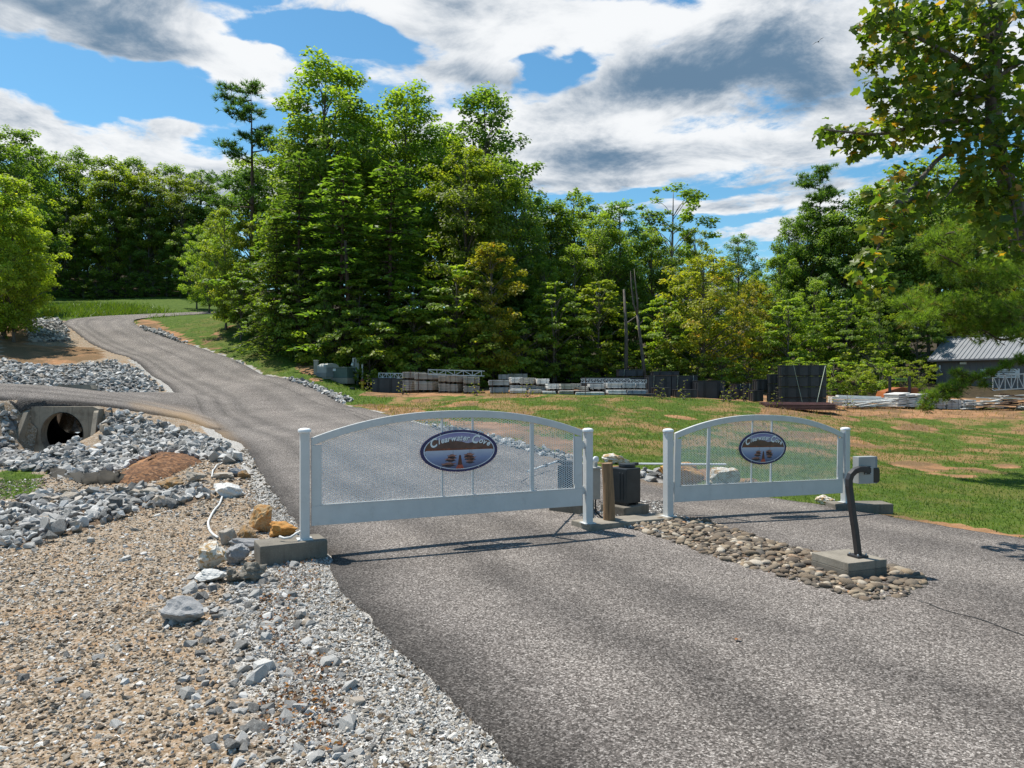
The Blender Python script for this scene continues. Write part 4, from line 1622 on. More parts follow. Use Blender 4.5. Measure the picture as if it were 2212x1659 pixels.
def mat_loose(name, stops, cell=60, rough=.97):
    m, N, b, out = new_mat(name)
    P = N.n('ShaderNodeNewGeometry').outputs['Position']
    cs = N.n('ShaderNodeSeparateColor'); N.link(N.voro(P, cell, out='Color'), cs.inputs[0])
    n = N.noise(P, 3, 5, .65)
    f = N.math('ADD', N.math('MULTIPLY', cs.outputs[0], .6), N.math('MULTIPLY', n, .4))
    N.link(N.ramp(f, stops), b.inputs['Base Color'])
    b.inputs['Roughness'].default_value = rough
    bump(N, b, N.math('ADD', N.voro(P, cell, out='Distance'), N.noise(P, 40, 4, .7)), .8, .03)
    return m


M_BEDSOIL = mat_loose('stone_bed_soil', [(.2, (.06, .035, .02)), (.45, (.14, .085, .05)), (.7, (.26, .18, .11)), (.9, (.4, .33, .26))], 70)
M_MOUND = mat_loose('orange_earth', [(.2, (.055, .026, .012)), (.5, (.15, .066, .025)), (.75, (.25, .12, .05)), (.95, (.36, .24, .15))], 18)
M_ROCKBED = mat_loose('grey_rock_bed', [(.2, (.09, .085, .08)), (.6, (.2, .19, .18)), (.9, (.32, .31, .3))], 7)  # mid to dark grey sheet laid under the riprap rocks

# ---- river stones in the median
bed_uv = [(1335, 1133), (1400, 1128), (1480, 1124), (1560, 1140), (1660, 1172), (1760, 1198), (1850, 1215), (1940, 1232), (1992, 1248), (1996, 1268), (1965, 1292), (1880, 1305), (1800, 1286), (1660, 1245), (1540, 1208), (1430, 1168)]
bed_p = [(p.x, p.y) for p in hits(bed_uv)]
bed = patch('stone_bed', bed_p, M_BEDSOIL, .012, .02, .07, 'bed of rounded brown and grey river stones in the median', 'stone bed')
rng = np.random.default_rng(11)
blk_poly = [tuple((bcen + Matrix.Rotation(ca, 3, 'Z') @ Vector(q))[:2]) for q in ((-.37, -.40, 0), (.37, -.40, 0), (.37, .36, 0), (-.37, .36, 0))]
xy = sample_poly(bed_p, 1750, rng, lambda x, y: in_poly(x, y, blk_poly))
sz = np.clip(rng.lognormal(-3.12, .36, len(xy)), .02, .10)
dist = poly_dist(xy[:, 0], xy[:, 1], bed_p + [bed_p[0]])
zx = .012 + .02 * (1 - (1 - np.clip(dist / dist.max(), 0, 1)) ** 2) + rng.random(len(xy)) * .022
lay_stones('river_stone', bed, xy, sz, 0, ROUNDS, ROUNDS_LO, M_RIVER, True, 300, .22, 5, .18, zx)
for (u, v, s, rz) in ((1955, 1258, .17, -.35), (1690, 1205, .11, -.5), (1600, 1180, .10, .3)):
    p = hit(u, v)
    o = link('river_stone', ROUNDS[0], bed, (p.x - bed.location.x, p.y - bed.location.y, p.z + .06 - bed.location.z))
    o.scale = (s, s * .5, s * .55); o.rotation_euler = (0, 0, rz)

# ---- riprap beds
def riprap(uv, dmin, dmax, n, smin, smax, label, seed, rej=None, tilt=.6, name='rock_bed', dark=True, sunk=.22):
    poly = [(p.x, p.y) for p in hits(uv, dmin, dmax)]
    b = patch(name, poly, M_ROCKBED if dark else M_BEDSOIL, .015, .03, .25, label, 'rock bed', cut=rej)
    r = np.random.default_rng(seed)
    xy = sample_poly(poly, n, r, rej)
    # ragged outline: a few strays
    xy = xy + r.normal(size=xy.shape) * .08
    s = np.clip(r.lognormal(math.log((smin * smax) ** .5), .34, n), smin * .6, smax * 1.15)
    lay_stones('rock', b, xy, s, 0, HULLS, HULLS, M_RIP, False, 300, tilt, seed, sunk, r.random(n) * .10)
    return b


hw_rej = lambda x, y: ((x > -16.95) & (x < -14.05) & (y > 24.15)) | in_poly(x, y, ROAD_POLY) | in_poly(x, y, DRIVE_POLY) | ((np.abs(x + 15.45) < .75) & (y > 23.2))
riprap([(0, 880), (52, 884), (52, 968), (95, 978), (190, 978), (226, 968), (218, 884), (300, 905), (392, 930), (450, 950), (505, 985), (510, 1003), (430, 995), (345, 975), (300, 995), (255, 1018), (190, 1032), (110, 1022), (0, 1018)], 10, 27, 2300, .065, .165,
       'grey limestone riprap lining the ditch at the mouth of the culvert', 41, hw_rej)
riprap([(0, 1098), (60, 1082), (250, 1066), (330, 1062), (430, 1060), (455, 1080), (400, 1092), (300, 1104), (180, 1150), (60, 1182), (0, 1192)], 8, 20, 800, .045, .145,
       'band of grey limestone rocks running across the gravel below the ditch', 42, lambda x, y: in_poly(x, y, ROAD_POLY), dark=False)
riprap([(0, 780), (60, 790), (140, 792), (250, 782), (300, 798), (345, 838), (352, 852), (200, 853), (0, 845)], 30, 50, 2600, .075, .17,
       'grey limestone riprap on the bank beyond the branch drive', 43, lambda x, y: in_poly(x, y, ROAD_POLY) | in_poly(x, y, DRIVE_POLY))
riprap([(62, 690), (125, 690), (150, 738), (105, 740), (60, 738)], 42, 62, 800, .085, .17,
       'grey limestone rocks beside the upper bend of the road', 44, lambda x, y: in_poly(x, y, ROAD_POLY))
riprap([(298, 706), (345, 716), (412, 748), (395, 756), (330, 730)], 46, 62, 320, .08, .15,
       'strip of grey rocks on the inside of the upper road bend', 45, lambda x, y: in_poly(x, y, ROAD_POLY))
riprap([(600, 818), (660, 826), (762, 866), (742, 872), (650, 842)], 28, 46, 420, .06, .14,
       'strip of pale rocks along the road edge below the green transformer', 46, lambda x, y: in_poly(x, y, ROAD_POLY))
riprap([(862, 908), (960, 926), (1060, 940), (1130, 962), (1245, 990), (1250, 1003), (1120, 975), (960, 938)], 15, 28, 220, .05, .14,
       'pale rocks along the road edge behind the mesh of the culvert lane gate', 47, lambda x, y: in_poly(x, y, ROAD_POLY), sunk=.1)
riprap([(1380, 1020), (1440, 1022), (1520, 1040), (1440, 1052), (1375, 1040)], 13, 24, 60, .06, .15,
       'small pale rocks at the road edge between the two gates', 48, lambda x, y: in_poly(x, y, ROAD_POLY), sunk=.1)

# ---- loose stones and chips on the open ground at the left
gobj = bpy.data.objects['ground']
rng = np.random.default_rng(21)
sw_uv = [(560, 1190), (630, 1210), (690, 1330), (760, 1500), (830, 1659), (460, 1659), (400, 1500), (380, 1400), (330, 1300), (420, 1230)]
sw = [(p.x, p.y) for p in hits(sw_uv)]
xy = sample_poly(sw, 420, rng, lambda x, y: in_poly(x, y, ROAD_POLY))
sz = np.clip(rng.lognormal(-3.15, .42, len(xy)), .02, .125)
lay_stones('stone', gobj, xy, sz, 0, HULLS, HULLS, M_RIP, False, 260, .35, 22, .10)
op_uv = [(0, 1180), (180, 1150), (330, 1110), (440, 1090), (520, 1180), (560, 1240), (640, 1420), (760, 1659), (0, 1659)]
opn = [(p.x, p.y) for p in hits(op_uv)]
xy = sample_poly(opn, 260, rng)
sz = np.clip(rng.lognormal(-3.6, .45, len(xy)), .014, .08)
lay_stones('stone', gobj, xy, sz, 0, HULLS, HULLS, M_RIP, False, 40, .3, 23, .05)


def chips(name, n, poly, smin, smax, variants, mat, seed, rej=None, dens=None):
    r = np.random.default_rng(seed)
    xy = sample_poly(poly, n, r, rej)
    if dens is not None:
        xy = xy[r.random(len(xy)) < dens(xy)]
    s = np.clip(r.lognormal(math.log((smin * smax) ** .5), .45, len(xy)), smin * .6, smax * 1.5)
    pos = np.stack([xy[:, 0], xy[:, 1], H(xy[:, 0], xy[:, 1]) + s * .15], -1)
    me = scatter_mesh(name, variants, pos, s, r.random(len(xy)) * 6.28, r.normal(size=len(xy)) * .4, r.normal(size=len(xy)) * .4, mat, False, r)
    return me


road_rej = lambda x, y: in_poly(x, y, ROAD_POLY)
fall = lambda xy: np.clip(1.25 - xy[:, 1] / 13, .12, 1)
me = chips('gravel', 62000, [(-9.5, 13.5), (-3.4, 13.5), (-1.6, 7.5), (.2, 4), (-4.2, 3.9)], .0065, .021, CHIPS, M_CHIP, 31, road_rej, fall)
tag(link('gravel', me), 'loose brown gravel and stone chips over the ground left of the road', 'gravel', kind='stuff')
me = chips('ditch_gravel', 11000, [(-14, 19.5), (-6.9, 19.5), (-4.3, 13.5), (-3.7, 12.2), (-10.5, 12.2)], .011, .032, CHIPS, M_CHIP, 34, road_rej)
tag(link('ditch_gravel', me), 'loose brown stone chips between the ditch and the band of rocks', 'gravel', kind='stuff')
sh = [tuple(p) for p in RL[:120, :2]] + [(p[0] - (1.15 if p[1] < 9 else .5), p[1] - .25) for p in RL[:120, :2][::-1]]
sh = [p for p in sh if 3.6 < p[1] < 24]
me = chips('shoulder_gravel', 30000, sh, .006, .0155, LCHIPS, M_LIMECHIP, 32, road_rej, lambda xy: np.clip(1.3 - xy[:, 1] / 16, .1, 1))
tag(link('shoulder_gravel', me), 'pale crushed limestone along the left edge of the road', 'gravel', kind='stuff')
md = [(p.x, p.y) for p in hits([(1220, 1090), (1440, 1085), (1440, 1108), (1480, 1120), (1560, 1138), (1420, 1160), (1310, 1136), (1262, 1128)])]
me = chips('median_gravel', 2600, md, .008, .02, LCHIPS, M_LIMECHIP, 33)
V = np.empty(len(me.vertices) * 3, dtype=np.float32); me.vertices.foreach_get('co', V); V = V.reshape(-1, 3); V[:, 2] += .04; me.vertices.foreach_set('co', V.ravel())
tag(link('median_gravel', me), 'grey gravel around the openers in the median', 'gravel', kind='stuff')

# ---- boulders
BL = [(561, 1153, 56, 62, 'tan', 'tall tan boulder leaning behind the gate pad', .75, -.05), (606, 1162, 62, 34, 'orange', 'broad orange boulder touching the gate post pad', .8, 0),
      (527, 1175, 48, 36, 'brown', 'brown rounded boulder at the foot of the tall tan boulder', .8, 0), (487, 1180, 38, 38, 'greytan', 'grey tan boulder at the end of the white hose', .8, .1),
      (449, 1236, 62, 64, 'white', 'large cream and tan boulder standing apart in front of the pad', .9, 0), (505, 1222, 56, 44, 'grey', 'angular grey boulder between the cream boulder and the pad', .8, .1),
      (527, 1190, 80, 26, 'grey', 'long grey slab wedged behind the concrete gate pad', .35, .3), (447, 1264, 70, 30, 'pale', 'flat white slab in front of the cream boulder', .7, .15),
      (540, 1262, 56, 46, 'dark', 'dark lichened lump of rock below the gate pad', .8, 0), (502, 1264, 46, 34, 'dark', 'small dark pitted rock next to the flat white slab', .8, .2),
      (384, 1352, 92, 56, 'grey', 'broad flat grey boulder sunk in the gravel', .85, .2),
      (358, 1068, 64, 36, 'brown', 'brown boulder at the foot of the orange earth mound', .8, 0), (321, 1078, 58, 24, 'greytan', 'long pale grey rock beside the brown boulder', .6, .2),
      (416, 1043, 48, 24, 'greytan', 'grey block at the lower edge of the orange earth mound', .7, .1), (487, 1077, 74, 32, 'pale', 'long white slab lying over the white hose', .6, .45),
      (508, 1031, 40, 20, 'grey', 'grey rock near the road edge above the white slab', .7, .1), (523, 1036, 30, 19, 'brown', 'small brown rock leaning on a grey rock near the road edge', .7, 0),
      (480, 1037, 52, 15, 'greytan', 'thin grey brown slab just above the white slab', .6, .1), (150, 1091, 47, 26, 'greytan', 'lone reddish grey block above the band of grey rocks', .8, .1),
      (85, 1160, 40, 24, 'grey', 'rounded grey rock in the band of limestone', .8, .1),
      (1478, 1052, 100, 54, 'orange', 'large orange boulder behind the mesh of the gate beside the lawn', .7, 0), (1568, 1052, 70, 42, 'white', 'cream boulder behind the mesh of the gate beside the lawn', .8, .1),
      (1330, 1003, 64, 24, 'white', 'pale boulder on the grass behind the black gate opener', .7, 0), (1790, 1094, 44, 24, 'white', 'pale boulder behind the pad of the latch post', .8, 0),
      (1620, 1052, 40, 18, 'brown', 'small brown rock beside the cream boulder behind the gate', .8, 0)]
for i, (u, v, w, h, mk, lab, dep, tl) in enumerate(BL):
    p = hit(u, v)
    d = p.y
    sx = w / FD * d / 2; sz = h / FD * d / 2
    o = link('boulder', boulder(500 + i, M_BLD[mk], 3, .55 if mk != 'dark' else 1.3, 9))
    o.location = (p.x, p.y + sx * dep * .8, p.z + sz * .86)
    o.scale = (sx, sx * dep, sz * 1.06)
    o.rotation_euler = (0, tl * .5, (i * 37 % 20 - 10) * .02)
    tag(o, lab, 'boulder')

# ---- culvert
M_HEADWALL = mat_concrete('culvert_concrete', (.33, .28, .215), (.11, .088, .064))
M_PIPE = mat_plain('black_culvert_pipe', (.008, .009, .009), .95, .3, 3)
M_PIPE.node_tree.nodes['Principled BSDF'].inputs['Specular IOR Level'].default_value = .1


def headwall(loc, rz, w, z0, z1, r, cz, label, wings=True, th=.28):
    o = empty('culvert_headwall', loc, rz, label, 'headwall', 'culvert headwalls')
    n = 48
    inner, outer = [], []
    for k in range(n):
        a = 2 * math.pi * k / n + math.pi / n
        c, s = math.cos(a), math.sin(a)
        inner.append((r * c, cz + r * s))
        t = min((w / 2) / abs(c) if abs(c) > 1e-6 else 9, ((z1 - cz) / s if s > 0 else (z0 - cz) / s) if abs(s) > 1e-6 else 9)
        outer.append((t * c, cz + t * s))
    V = [(x, 0, z) for x, z in inner] + [(x, 0, z) for x, z in outer] + [(x, th, z) for x, z in inner] + [(x, th, z) for x, z in outer]
    F = []
    for k in range(n):
        j = (k + 1) % n
        F += [(k, j, n + j, n + k), (2 * n + k, 3 * n + k, 3 * n + j, 2 * n + j), (k, 2 * n + k, 2 * n + j, j), (n + k, n + j, 3 * n + j, 3 * n + k)]
    MB().add(V, F).build('wall', M_HEADWALL, o)
    if wings:
        for s in (-1, 1):
            x0 = s * (w / 2 - .16)
            fl = .30 if s > 0 else .02
            L = .75
            P = [(0, z0), (0, z1 - .12), (L * .15, z1 - .2), (L, z0 + .55), (L, z0)]
            vs = []
            for off in (0, .17 * s):
                for (t, z) in P:
                    vs.append((x0 + off + s * fl * t / L, -t - .003, z))
            m = len(P)
            fs = [tuple(range(m)), tuple(range(2 * m - 1, m - 1, -1))] + [(i, i + m, (i + 1) % m + m, (i + 1) % m) for i in range(m)]
            MB().add(vs, fs).build('wing_wall', M_HEADWALL, o, bevel=.012, seg=1)
    return o


hw_c = xyz(138.4, 938, 25.0)
hz = xyz(138, 878, 25.0).z
head1 = headwall((hw_c.x, 24.9, hw_c.z), R(-4), 2.62, -1.05, hz - hw_c.z, .765, 0, 'concrete culvert headwall with wing walls facing the near ditch')
MB().lathe([(.045, 0), (.045, .02)], n=10).build('drain_hole', M_PIPE, head1, (1.08, -.012, -.42)).rotation_euler = (R(90), 0, 0)
far_c = Vector((-18.55, 30.62, .95))
head2 = headwall(far_c, R(-18), 2.0, -1.0, xyz(148, 831, 30.6).z - far_c.z, .765, 0, 'concrete culvert headwall on the far side of the branch drive', False)
pv = MB()
pa, pbv = Vector((hw_c.x, 24.86, hw_c.z)), far_c
pts = [pa.lerp(pbv, t / 40) for t in range(41)]
rs = [.752 + (.012 if k % 2 else 0) for k in range(41)]
hx = Matrix.Rotation(R(-4), 3, 'Z') @ Vector((1, 0, 0))      # rings stay parallel to the headwall
vs = [p + hx * (q * math.cos(2 * math.pi * k / 40)) + Vector((0, 0, q * math.sin(2 * math.pi * k / 40))) for p, q in zip(pts, rs) for k in range(40)]
pv.add(vs, [(i * 40 + k, i * 40 + (k + 1) % 40, i * 40 + 40 + (k + 1) % 40, i * 40 + 40 + k) for i in range(40) for k in range(40)])
pipe = pv.build('culvert_pipe', M_PIPE, None, smooth=True)
tag(pipe, 'black corrugated culvert pipe running under the branch drive', 'pipe')

# ---- earth mound, silt fabric, white hose
mp_uv = [(245, 1040), (270, 1018), (318, 992), (372, 980), (425, 986), (434, 998), (405, 1012), (370, 1030), (320, 1044), (280, 1050)]
mound = patch('earth_mound', [(p.x, p.y) for p in hits(mp_uv, 12, 24)], M_MOUND, .02, .2, .12, 'low mound of loose orange earth beside the ditch riprap', 'mound', jag=.14)


def fabric():
    m = mat_plain('silt_fabric', (.035, .028, .018), .9, .4, 7, bmp=.3, bscale=60)
    base = spline([(p.x, p.y, p.z) for p in hits([(60, 1014), (110, 1030), (160, 1041), (215, 1046), (270, 1040), (305, 1018), (335, 1000), (362, 988)], 12, 26)], 90)
    V, F = [], []
    n = len(base)
    for j, t in enumerate(np.linspace(0, 1, 9)):
        for i in range(n):
            x, y, z = base[i]
            wv = .06 * math.sin(i * .75 + 2.5 * t) + .05 * math.sin(i * 1.57 + j * 1.3)
            hgt = (.13 + .05 * math.sin(i * .21) + .03 * math.sin(i * .9)) * math.sin(min(1, i / 10) * math.pi / 2) * math.sin(min(1, (n - 1 - i) / 14) * math.pi / 2) + .03
            sag = math.sin(t * math.pi) * .05
            V.append((x + wv * t, y + .35 * t + wv * .6 - sag, h1(x, y + .35 * t) * .5 + z * .5 + .015 + hgt * t ** .8))
    for j in range(8):
        for i in range(n - 1):
            a = j * n + i
            F.append((a, a + 1, a + n + 1, a + n))
    o = link('silt_fabric', np_mesh('silt_fabric', np.array(V), np.array(F), m, True))
    tag(o, 'wrinkled brown silt fabric hanging along the edge of the ditch rocks', 'fabric')


fabric()
M_HOSE = mat_plain('white_conduit', (.62, .61, .58), .5, .1, 8)


def hose(uv, r, lab):
    S = spline([(p.x, p.y) for p in hits(uv)], 40)
    z = H(S[:, 0], S[:, 1]) + r + .01 + .012 * np.sin(np.arange(40) * .5)
    o = MB().tube([(a, b, c) for a, b, c in zip(S[:, 0], S[:, 1], z)], r, 8).build('conduit_hose', M_HOSE, None, smooth=True)
    tag(o, lab, 'hose')


hose([(482, 1073), (476, 1088), (468, 1100), (456, 1117), (450, 1133), (453, 1148), (471, 1168)], .019, 'white plastic hose snaking over gravel to the grey tan boulder')
hose([(489, 998), (472, 1006), (461, 1018), (457, 1034)], .017, 'short white plastic hose bent over the rocks near the road edge')
o = MB().tube([xyz(604, 1159, 9.5), xyz(614, 1163, 9.45), xyz(628, 1161, 9.45), xyz(640, 1152, 9.5), xyz(648, 1148, 9.58)], .016, 8).build('conduit_hose', M_HOSE, None, smooth=True)
tag(o, 'white conduit curving over the concrete pad into the gate post', 'hose')
# ================================================================ storage yard, utilities, shed
M_DECK = mat_plain('weathered_deck_panel', (.42, .385, .335), .8, .25, 1.2, grime=.3)
M_DECKG = mat_plain('grey_deck_panel', (.44, .44, .43), .75, .22, 1.2, grime=.2)
M_DECKW = mat_plain('pale_deck_panel', (.68, .66, .62), .75, .15, 1.2, grime=.15)
M_PALLET = mat_plain('old_pallet_wood', (.09, .065, .045), .9, .3, 5)
M_STRAP = mat_plain('black_strap', (.02, .02, .022), .5, .1, 5)
M_FLOAT = mat_plain('black_float_plastic', (.034, .036, .042), .42, .35, 1.3, bmp=.2, bscale=30)
M_FLOATR = mat_plain('black_float_rib', (.010, .012, .016), .45, .3, 2)
M_ROPE = mat_plain('pale_strap', (.48, .54, .42), .7, .1, 6)
M_ALU = mat_plain('aluminium', (.46, .48, .50), .38, .12, 6, metal=.35)
M_RUST = mat_plain('rusty_steel', (.10, .048, .03), .85, .35, 9)
M_REDSHEET = mat_plain('maroon_roof_sheet', (.135, .062, .055), .5, .25, 2.5, grime=.25)
M_WHITEW = mat_plain('white_trim_board', (.60, .60, .57), .6, .12, 2, grime=.12)


def gz(u, d):
    x = (u - CU) / FD * d
    return x, h1(x, d)


def panel_stack(u0, u1, vt, vb, d, rz, layers, mat, lab, dep=1.5, base=None, pallet=True, group='stacks of dock deck panels', tilt=0.0):
    """one strapped bundle of deck panels lying flat"""
    x = ((u0 + u1) / 2 - CU) / FD * d
    w = (u1 - u0) / FD * d / max(.55, math.cos(rz)) * (.92 if rz else 1)
    z0 = CAMZ + (CV - vb) / FD * d
    zt = CAMZ + (CV - vt) / FD * d
    if base is None:
        z0 = min(z0, h1(x, d) + .06)
        z0 = max(z0, h1(x, d) - .02)
    o = empty('panel_stack', (x, d + dep * .5 * math.cos(rz), z0), rz, lab, 'panel stack', group)
    if tilt:
        o.rotation_euler = (tilt, 0, rz)
    hgt = zt - z0
    ph = min(.09, hgt * .2) if pallet else 0
    if pallet:
        for k in range(3):
            MB().box((-w * .4 + w * .4 * k, 0, ph / 2), (.10, dep * .96, ph)).build('runner', M_PALLET, o)
    lh = (hgt - ph) / layers
    rr = random.Random(int(u0 * 7 + vt))
    me = MB().box((0, 0, 0), (w, dep, lh * .86)).mesh('panel', mat, .006, False, 1)
    for k in range(layers):
        p = link('panel', me, o, (rr.uniform(-.02, .02), rr.uniform(-.03, .03), ph + lh * (k + .5)))
        p.rotation_euler = (0, 0, rr.uniform(-.012, .012))
    n = max(2, int(w / .45))
    for k in range(n):
        xx = -w / 2 + w * (k + .5) / n
        MB().box((xx, -dep / 2 - .03, ph + (hgt - ph) / 2), (.012, .006, hgt - ph)).build('strap', M_STRAP, o)
    return o


DP = 'weathered strapped bundle of dock deck panels, '
rows = [  # u0 u1 vt vb d rz layers mat
    (880, 903, 821, 839, 40.5, -.45, 5, M_DECK, 1), (880, 903, 803.5, 819.5, 40.5, -.45, 5, M_DECK, 2), (904, 948, 824, 845, 39.5, -.40, 6, M_DECK, 1), (904, 948, 806.5, 822.5, 39.5, -.40, 5, M_DECK, 2),
    (949, 973, 829, 849, 38.6, -.1, 5, M_DECK, 1), (949, 973, 810, 827.5, 38.6, -.1, 5, M_DECK, 2), (974, 998, 830, 850, 38.3, -.25, 5, M_DECK, 1), (974, 998, 810.5, 828.5, 38.3, -.25, 5, M_DECK, 2),
    (999, 1036, 834, 851, 37.6, .03, 4, M_DECK, 1), (999, 1036, 814, 832, 37.6, .03, 5, M_DECK, 2),
    (1056, 1099, 837, 853, 37.2, .05, 5, M_DECKG, 1), (1053, 1099, 821, 835, 37.2, .05, 4, M_DECKG, 2),
    (1101, 1140, 840, 856, 36.6, -.04, 5, M_DECKW, 1), (1101, 1127, 815, 830, 38.2, .1, 5, M_DECKW, 2), (1127, 1157, 816, 832, 37.9, -.15, 6, M_DECK, 2),
    (1142, 1171, 842, 856, 36.4, .02, 4, M_DECK, 1), (1157, 1185, 818, 833, 38.0, .08, 5, M_DECKW, 2), (1172, 1203, 845, 856, 36.3, -.03, 3, M_DECKW, 1), (1180, 1206, 829, 843, 37.0, .1, 4, M_DECKW, 2),
    (1206, 1237, 829, 843, 36.6, .16, 4, M_DECK, 2), (1238, 1256, 828.5, 842, 36.8, -.2, 4, M_DECK, 2), (1256, 1275, 834.5, 843, 36.8, -.2, 3, M_DECK, 2), (1205, 1239, 845, 855, 36.4, .05, 3, M_DECK, 1),
    (1242, 1309, 847, 856, 36.2, -.03, 2, M_DECKW, 1), (1274, 1308, 829, 843, 37.6, 0, 4, M_DECKG, 2), (1310, 1343, 827, 841, 37.6, .03, 4, M_DECKG, 2), (1344, 1375, 827.5, 841, 37.6, -.03, 4, M_DECKG, 2), (1376, 1398, 827.5, 841, 37.8, -.1, 4, M_DECKG, 2),
    (1311, 1354, 843, 855, 36.8, .03, 3, M_DECKW, 1), (1355, 1398, 843, 853, 37.4, -.02, 3, M_DECKG, 1)]
names = {M_DECK: 'tan', M_DECKG: 'grey', M_DECKW: 'whitish'}
ORD = ['first', 'second', 'third', 'fourth', 'fifth', 'sixth', 'seventh', 'eighth', 'ninth', 'tenth', 'eleventh', 'twelfth', 'thirteenth']
for tr in (1, 2):                       # bundles below first, so that those above rest on them
    wall = [r for r in rows if r[8] == tr and r[1] < 1040]
    rest = [r for r in rows if r[8] == tr and r[1] >= 1040]
    rest.sort(key=lambda r: -r[0])
    tn = 'lower' if tr == 1 else 'upper'
    for i, (u0, u1, vt, vb, d, rz, ly, mt, t) in enumerate(wall):
        panel_stack(u0, u1, vt, vb, d, rz, ly, mt, f'strapped tan deck panel bundle, {tn} tier, {ORD[i]} from the low black float', base=None if t == 1 else 1, group='two tier wall of bundles')
    for i, (u0, u1, vt, vb, d, rz, ly, mt, t) in enumerate(rest):
        panel_stack(u0, u1, vt, vb, d, rz, ly, mt, f'strapped {names[mt]} deck panel bundle, {tn} tier, {ORD[i]} from the tall black floats', base=None if t == 1 else 1, group='bundles along the bank')
# supports: fill below the upper bundles with the bundles hidden behind the front row
for (u0, u1, vt, vb, d) in ((1101, 1157, 832, 846, 38.2), (1157, 1206, 834, 848, 38.2), (1206, 1275, 843.5, 850, 38.0), (1274, 1400, 842, 848, 38.6)):
    panel_stack(u0, u1, vt, vb, d, 0, 3, M_DECKG, f'grey deck panels half hidden behind the front bundles, {ORD[round((u0 - 1101) / 58)]} from the two tier wall', group='hidden deck panel bundles')


def truss(a, b, hgt, lab, n=9, r=.02, mat=None, wid=.5):
    """flat aluminium ladder truss, a to b along the bottom"""
    a, b = Vector(a), Vector(b)
    o = empty('truss', a, 0, lab, 'truss')
    L = b - a
    side = Vector((-L.y, L.x, 0)).normalized() * wid
    up = Vector((0, 0, hgt))
    mt = mat or M_ALU
    for s, nm in ((0, 0), (1, 0)):
        for zz in (0, 1):
            p = side * s + up * zz
            MB().bar(p, p + L, r * 2, r * 2).build('chord', mt, o)
    for k in range(n + 1):
        p = L * (k / n)
        MB().bar(p + up * .02, p + up * .98, r * 1.5).build('upright', mt, o)
        if k < n:
            q = L * ((k + 1) / n)
            MB().bar(p if k % 2 else p + up, (q + up) if k % 2 else q, r * 1.4).build('brace', mt, o)
        if k % 3 == 0:
            MB().bar(p + up, p + up + side, r * 1.4).build('cross_tie', mt, o)
    return o


def T3(u, v, d):
    return xyz(u, v, d)


truss(T3(925, 809, 38.4), T3(1040, 812, 37.6), .26, 'light aluminium frame lying on top of the two tier wall of bundles', 6, .022)
truss(T3(1256, 826.5, 39), T3(1361, 826.5, 39), .20, 'long narrow silver truss lying along the grey bundles', 16, .014)
truss(T3(1362, 827, 38.5), T3(1397, 827, 38.5), .16, 'short silver truss piece at the end of the long truss', 5, .014)
truss(T3(818, 816, 42), T3(878, 817, 41.4), .27, 'silver truss lying on the low black float', 7, .022)
truss(T3(1052, 806, 47), T3(1105, 808, 46), .28, 'grey truss frame behind the two tier wall of bundles', 6, .02)


def make_float(u0, u1, vt, vb, d, rz, lab, dep=1.2, base=True, group='black dock floats', strap=0, ribs=None):
    x = ((u0 + u1) / 2 - CU) / FD * d
    w = (u1 - u0) / FD * d
    zt = CAMZ + (CV - vt) / FD * d
    z0 = CAMZ + (CV - vb) / FD * d
    if base:
        z0 = max(min(z0, h1(x, d + dep / 2) + .03), h1(x, d + dep / 2) - .10)
    o = empty('dock_float', (x, d + dep / 2, z0), rz, lab, 'float', group)
    hgt = zt - z0
    w = max(.5, w - dep * abs(math.sin(rz)))
    MB().box((0, 0, hgt / 2 - .012), (w, dep, hgt - .024)).build('shell', M_FLOAT, o, bevel=.03)
    MB().box((0, 0, hgt - .022), (w + .05, dep + .05, .03)).build('top_flange', M_FLOAT, o, bevel=.008)
    n = ribs or max(2, int(w / .55))
    for k in range(n):
        xx = -w / 2 + w * (k + .5) / n
        MB().box((xx, -dep / 2 - .006, hgt * .48), (.13, .05, hgt * .86)).build('rib', M_FLOATR, o, bevel=.01, seg=1)
    for k in range(2):
        for s in (-1, 1):
            MB().box((s * (w / 2 + .006), -dep / 4 + dep / 2 * k, hgt * .48), (.05, .13, hgt * .86)).build('rib', M_FLOATR, o, bevel=.01, seg=1)
    for k in range(strap):
        xx = (-.3 + .6 * k) * w
        MB().bar((xx, -dep / 2 - .045, 0), (xx + .05, -dep / 2 - .045, hgt), .02, .01).build('strap', M_ROPE, o)
    return o


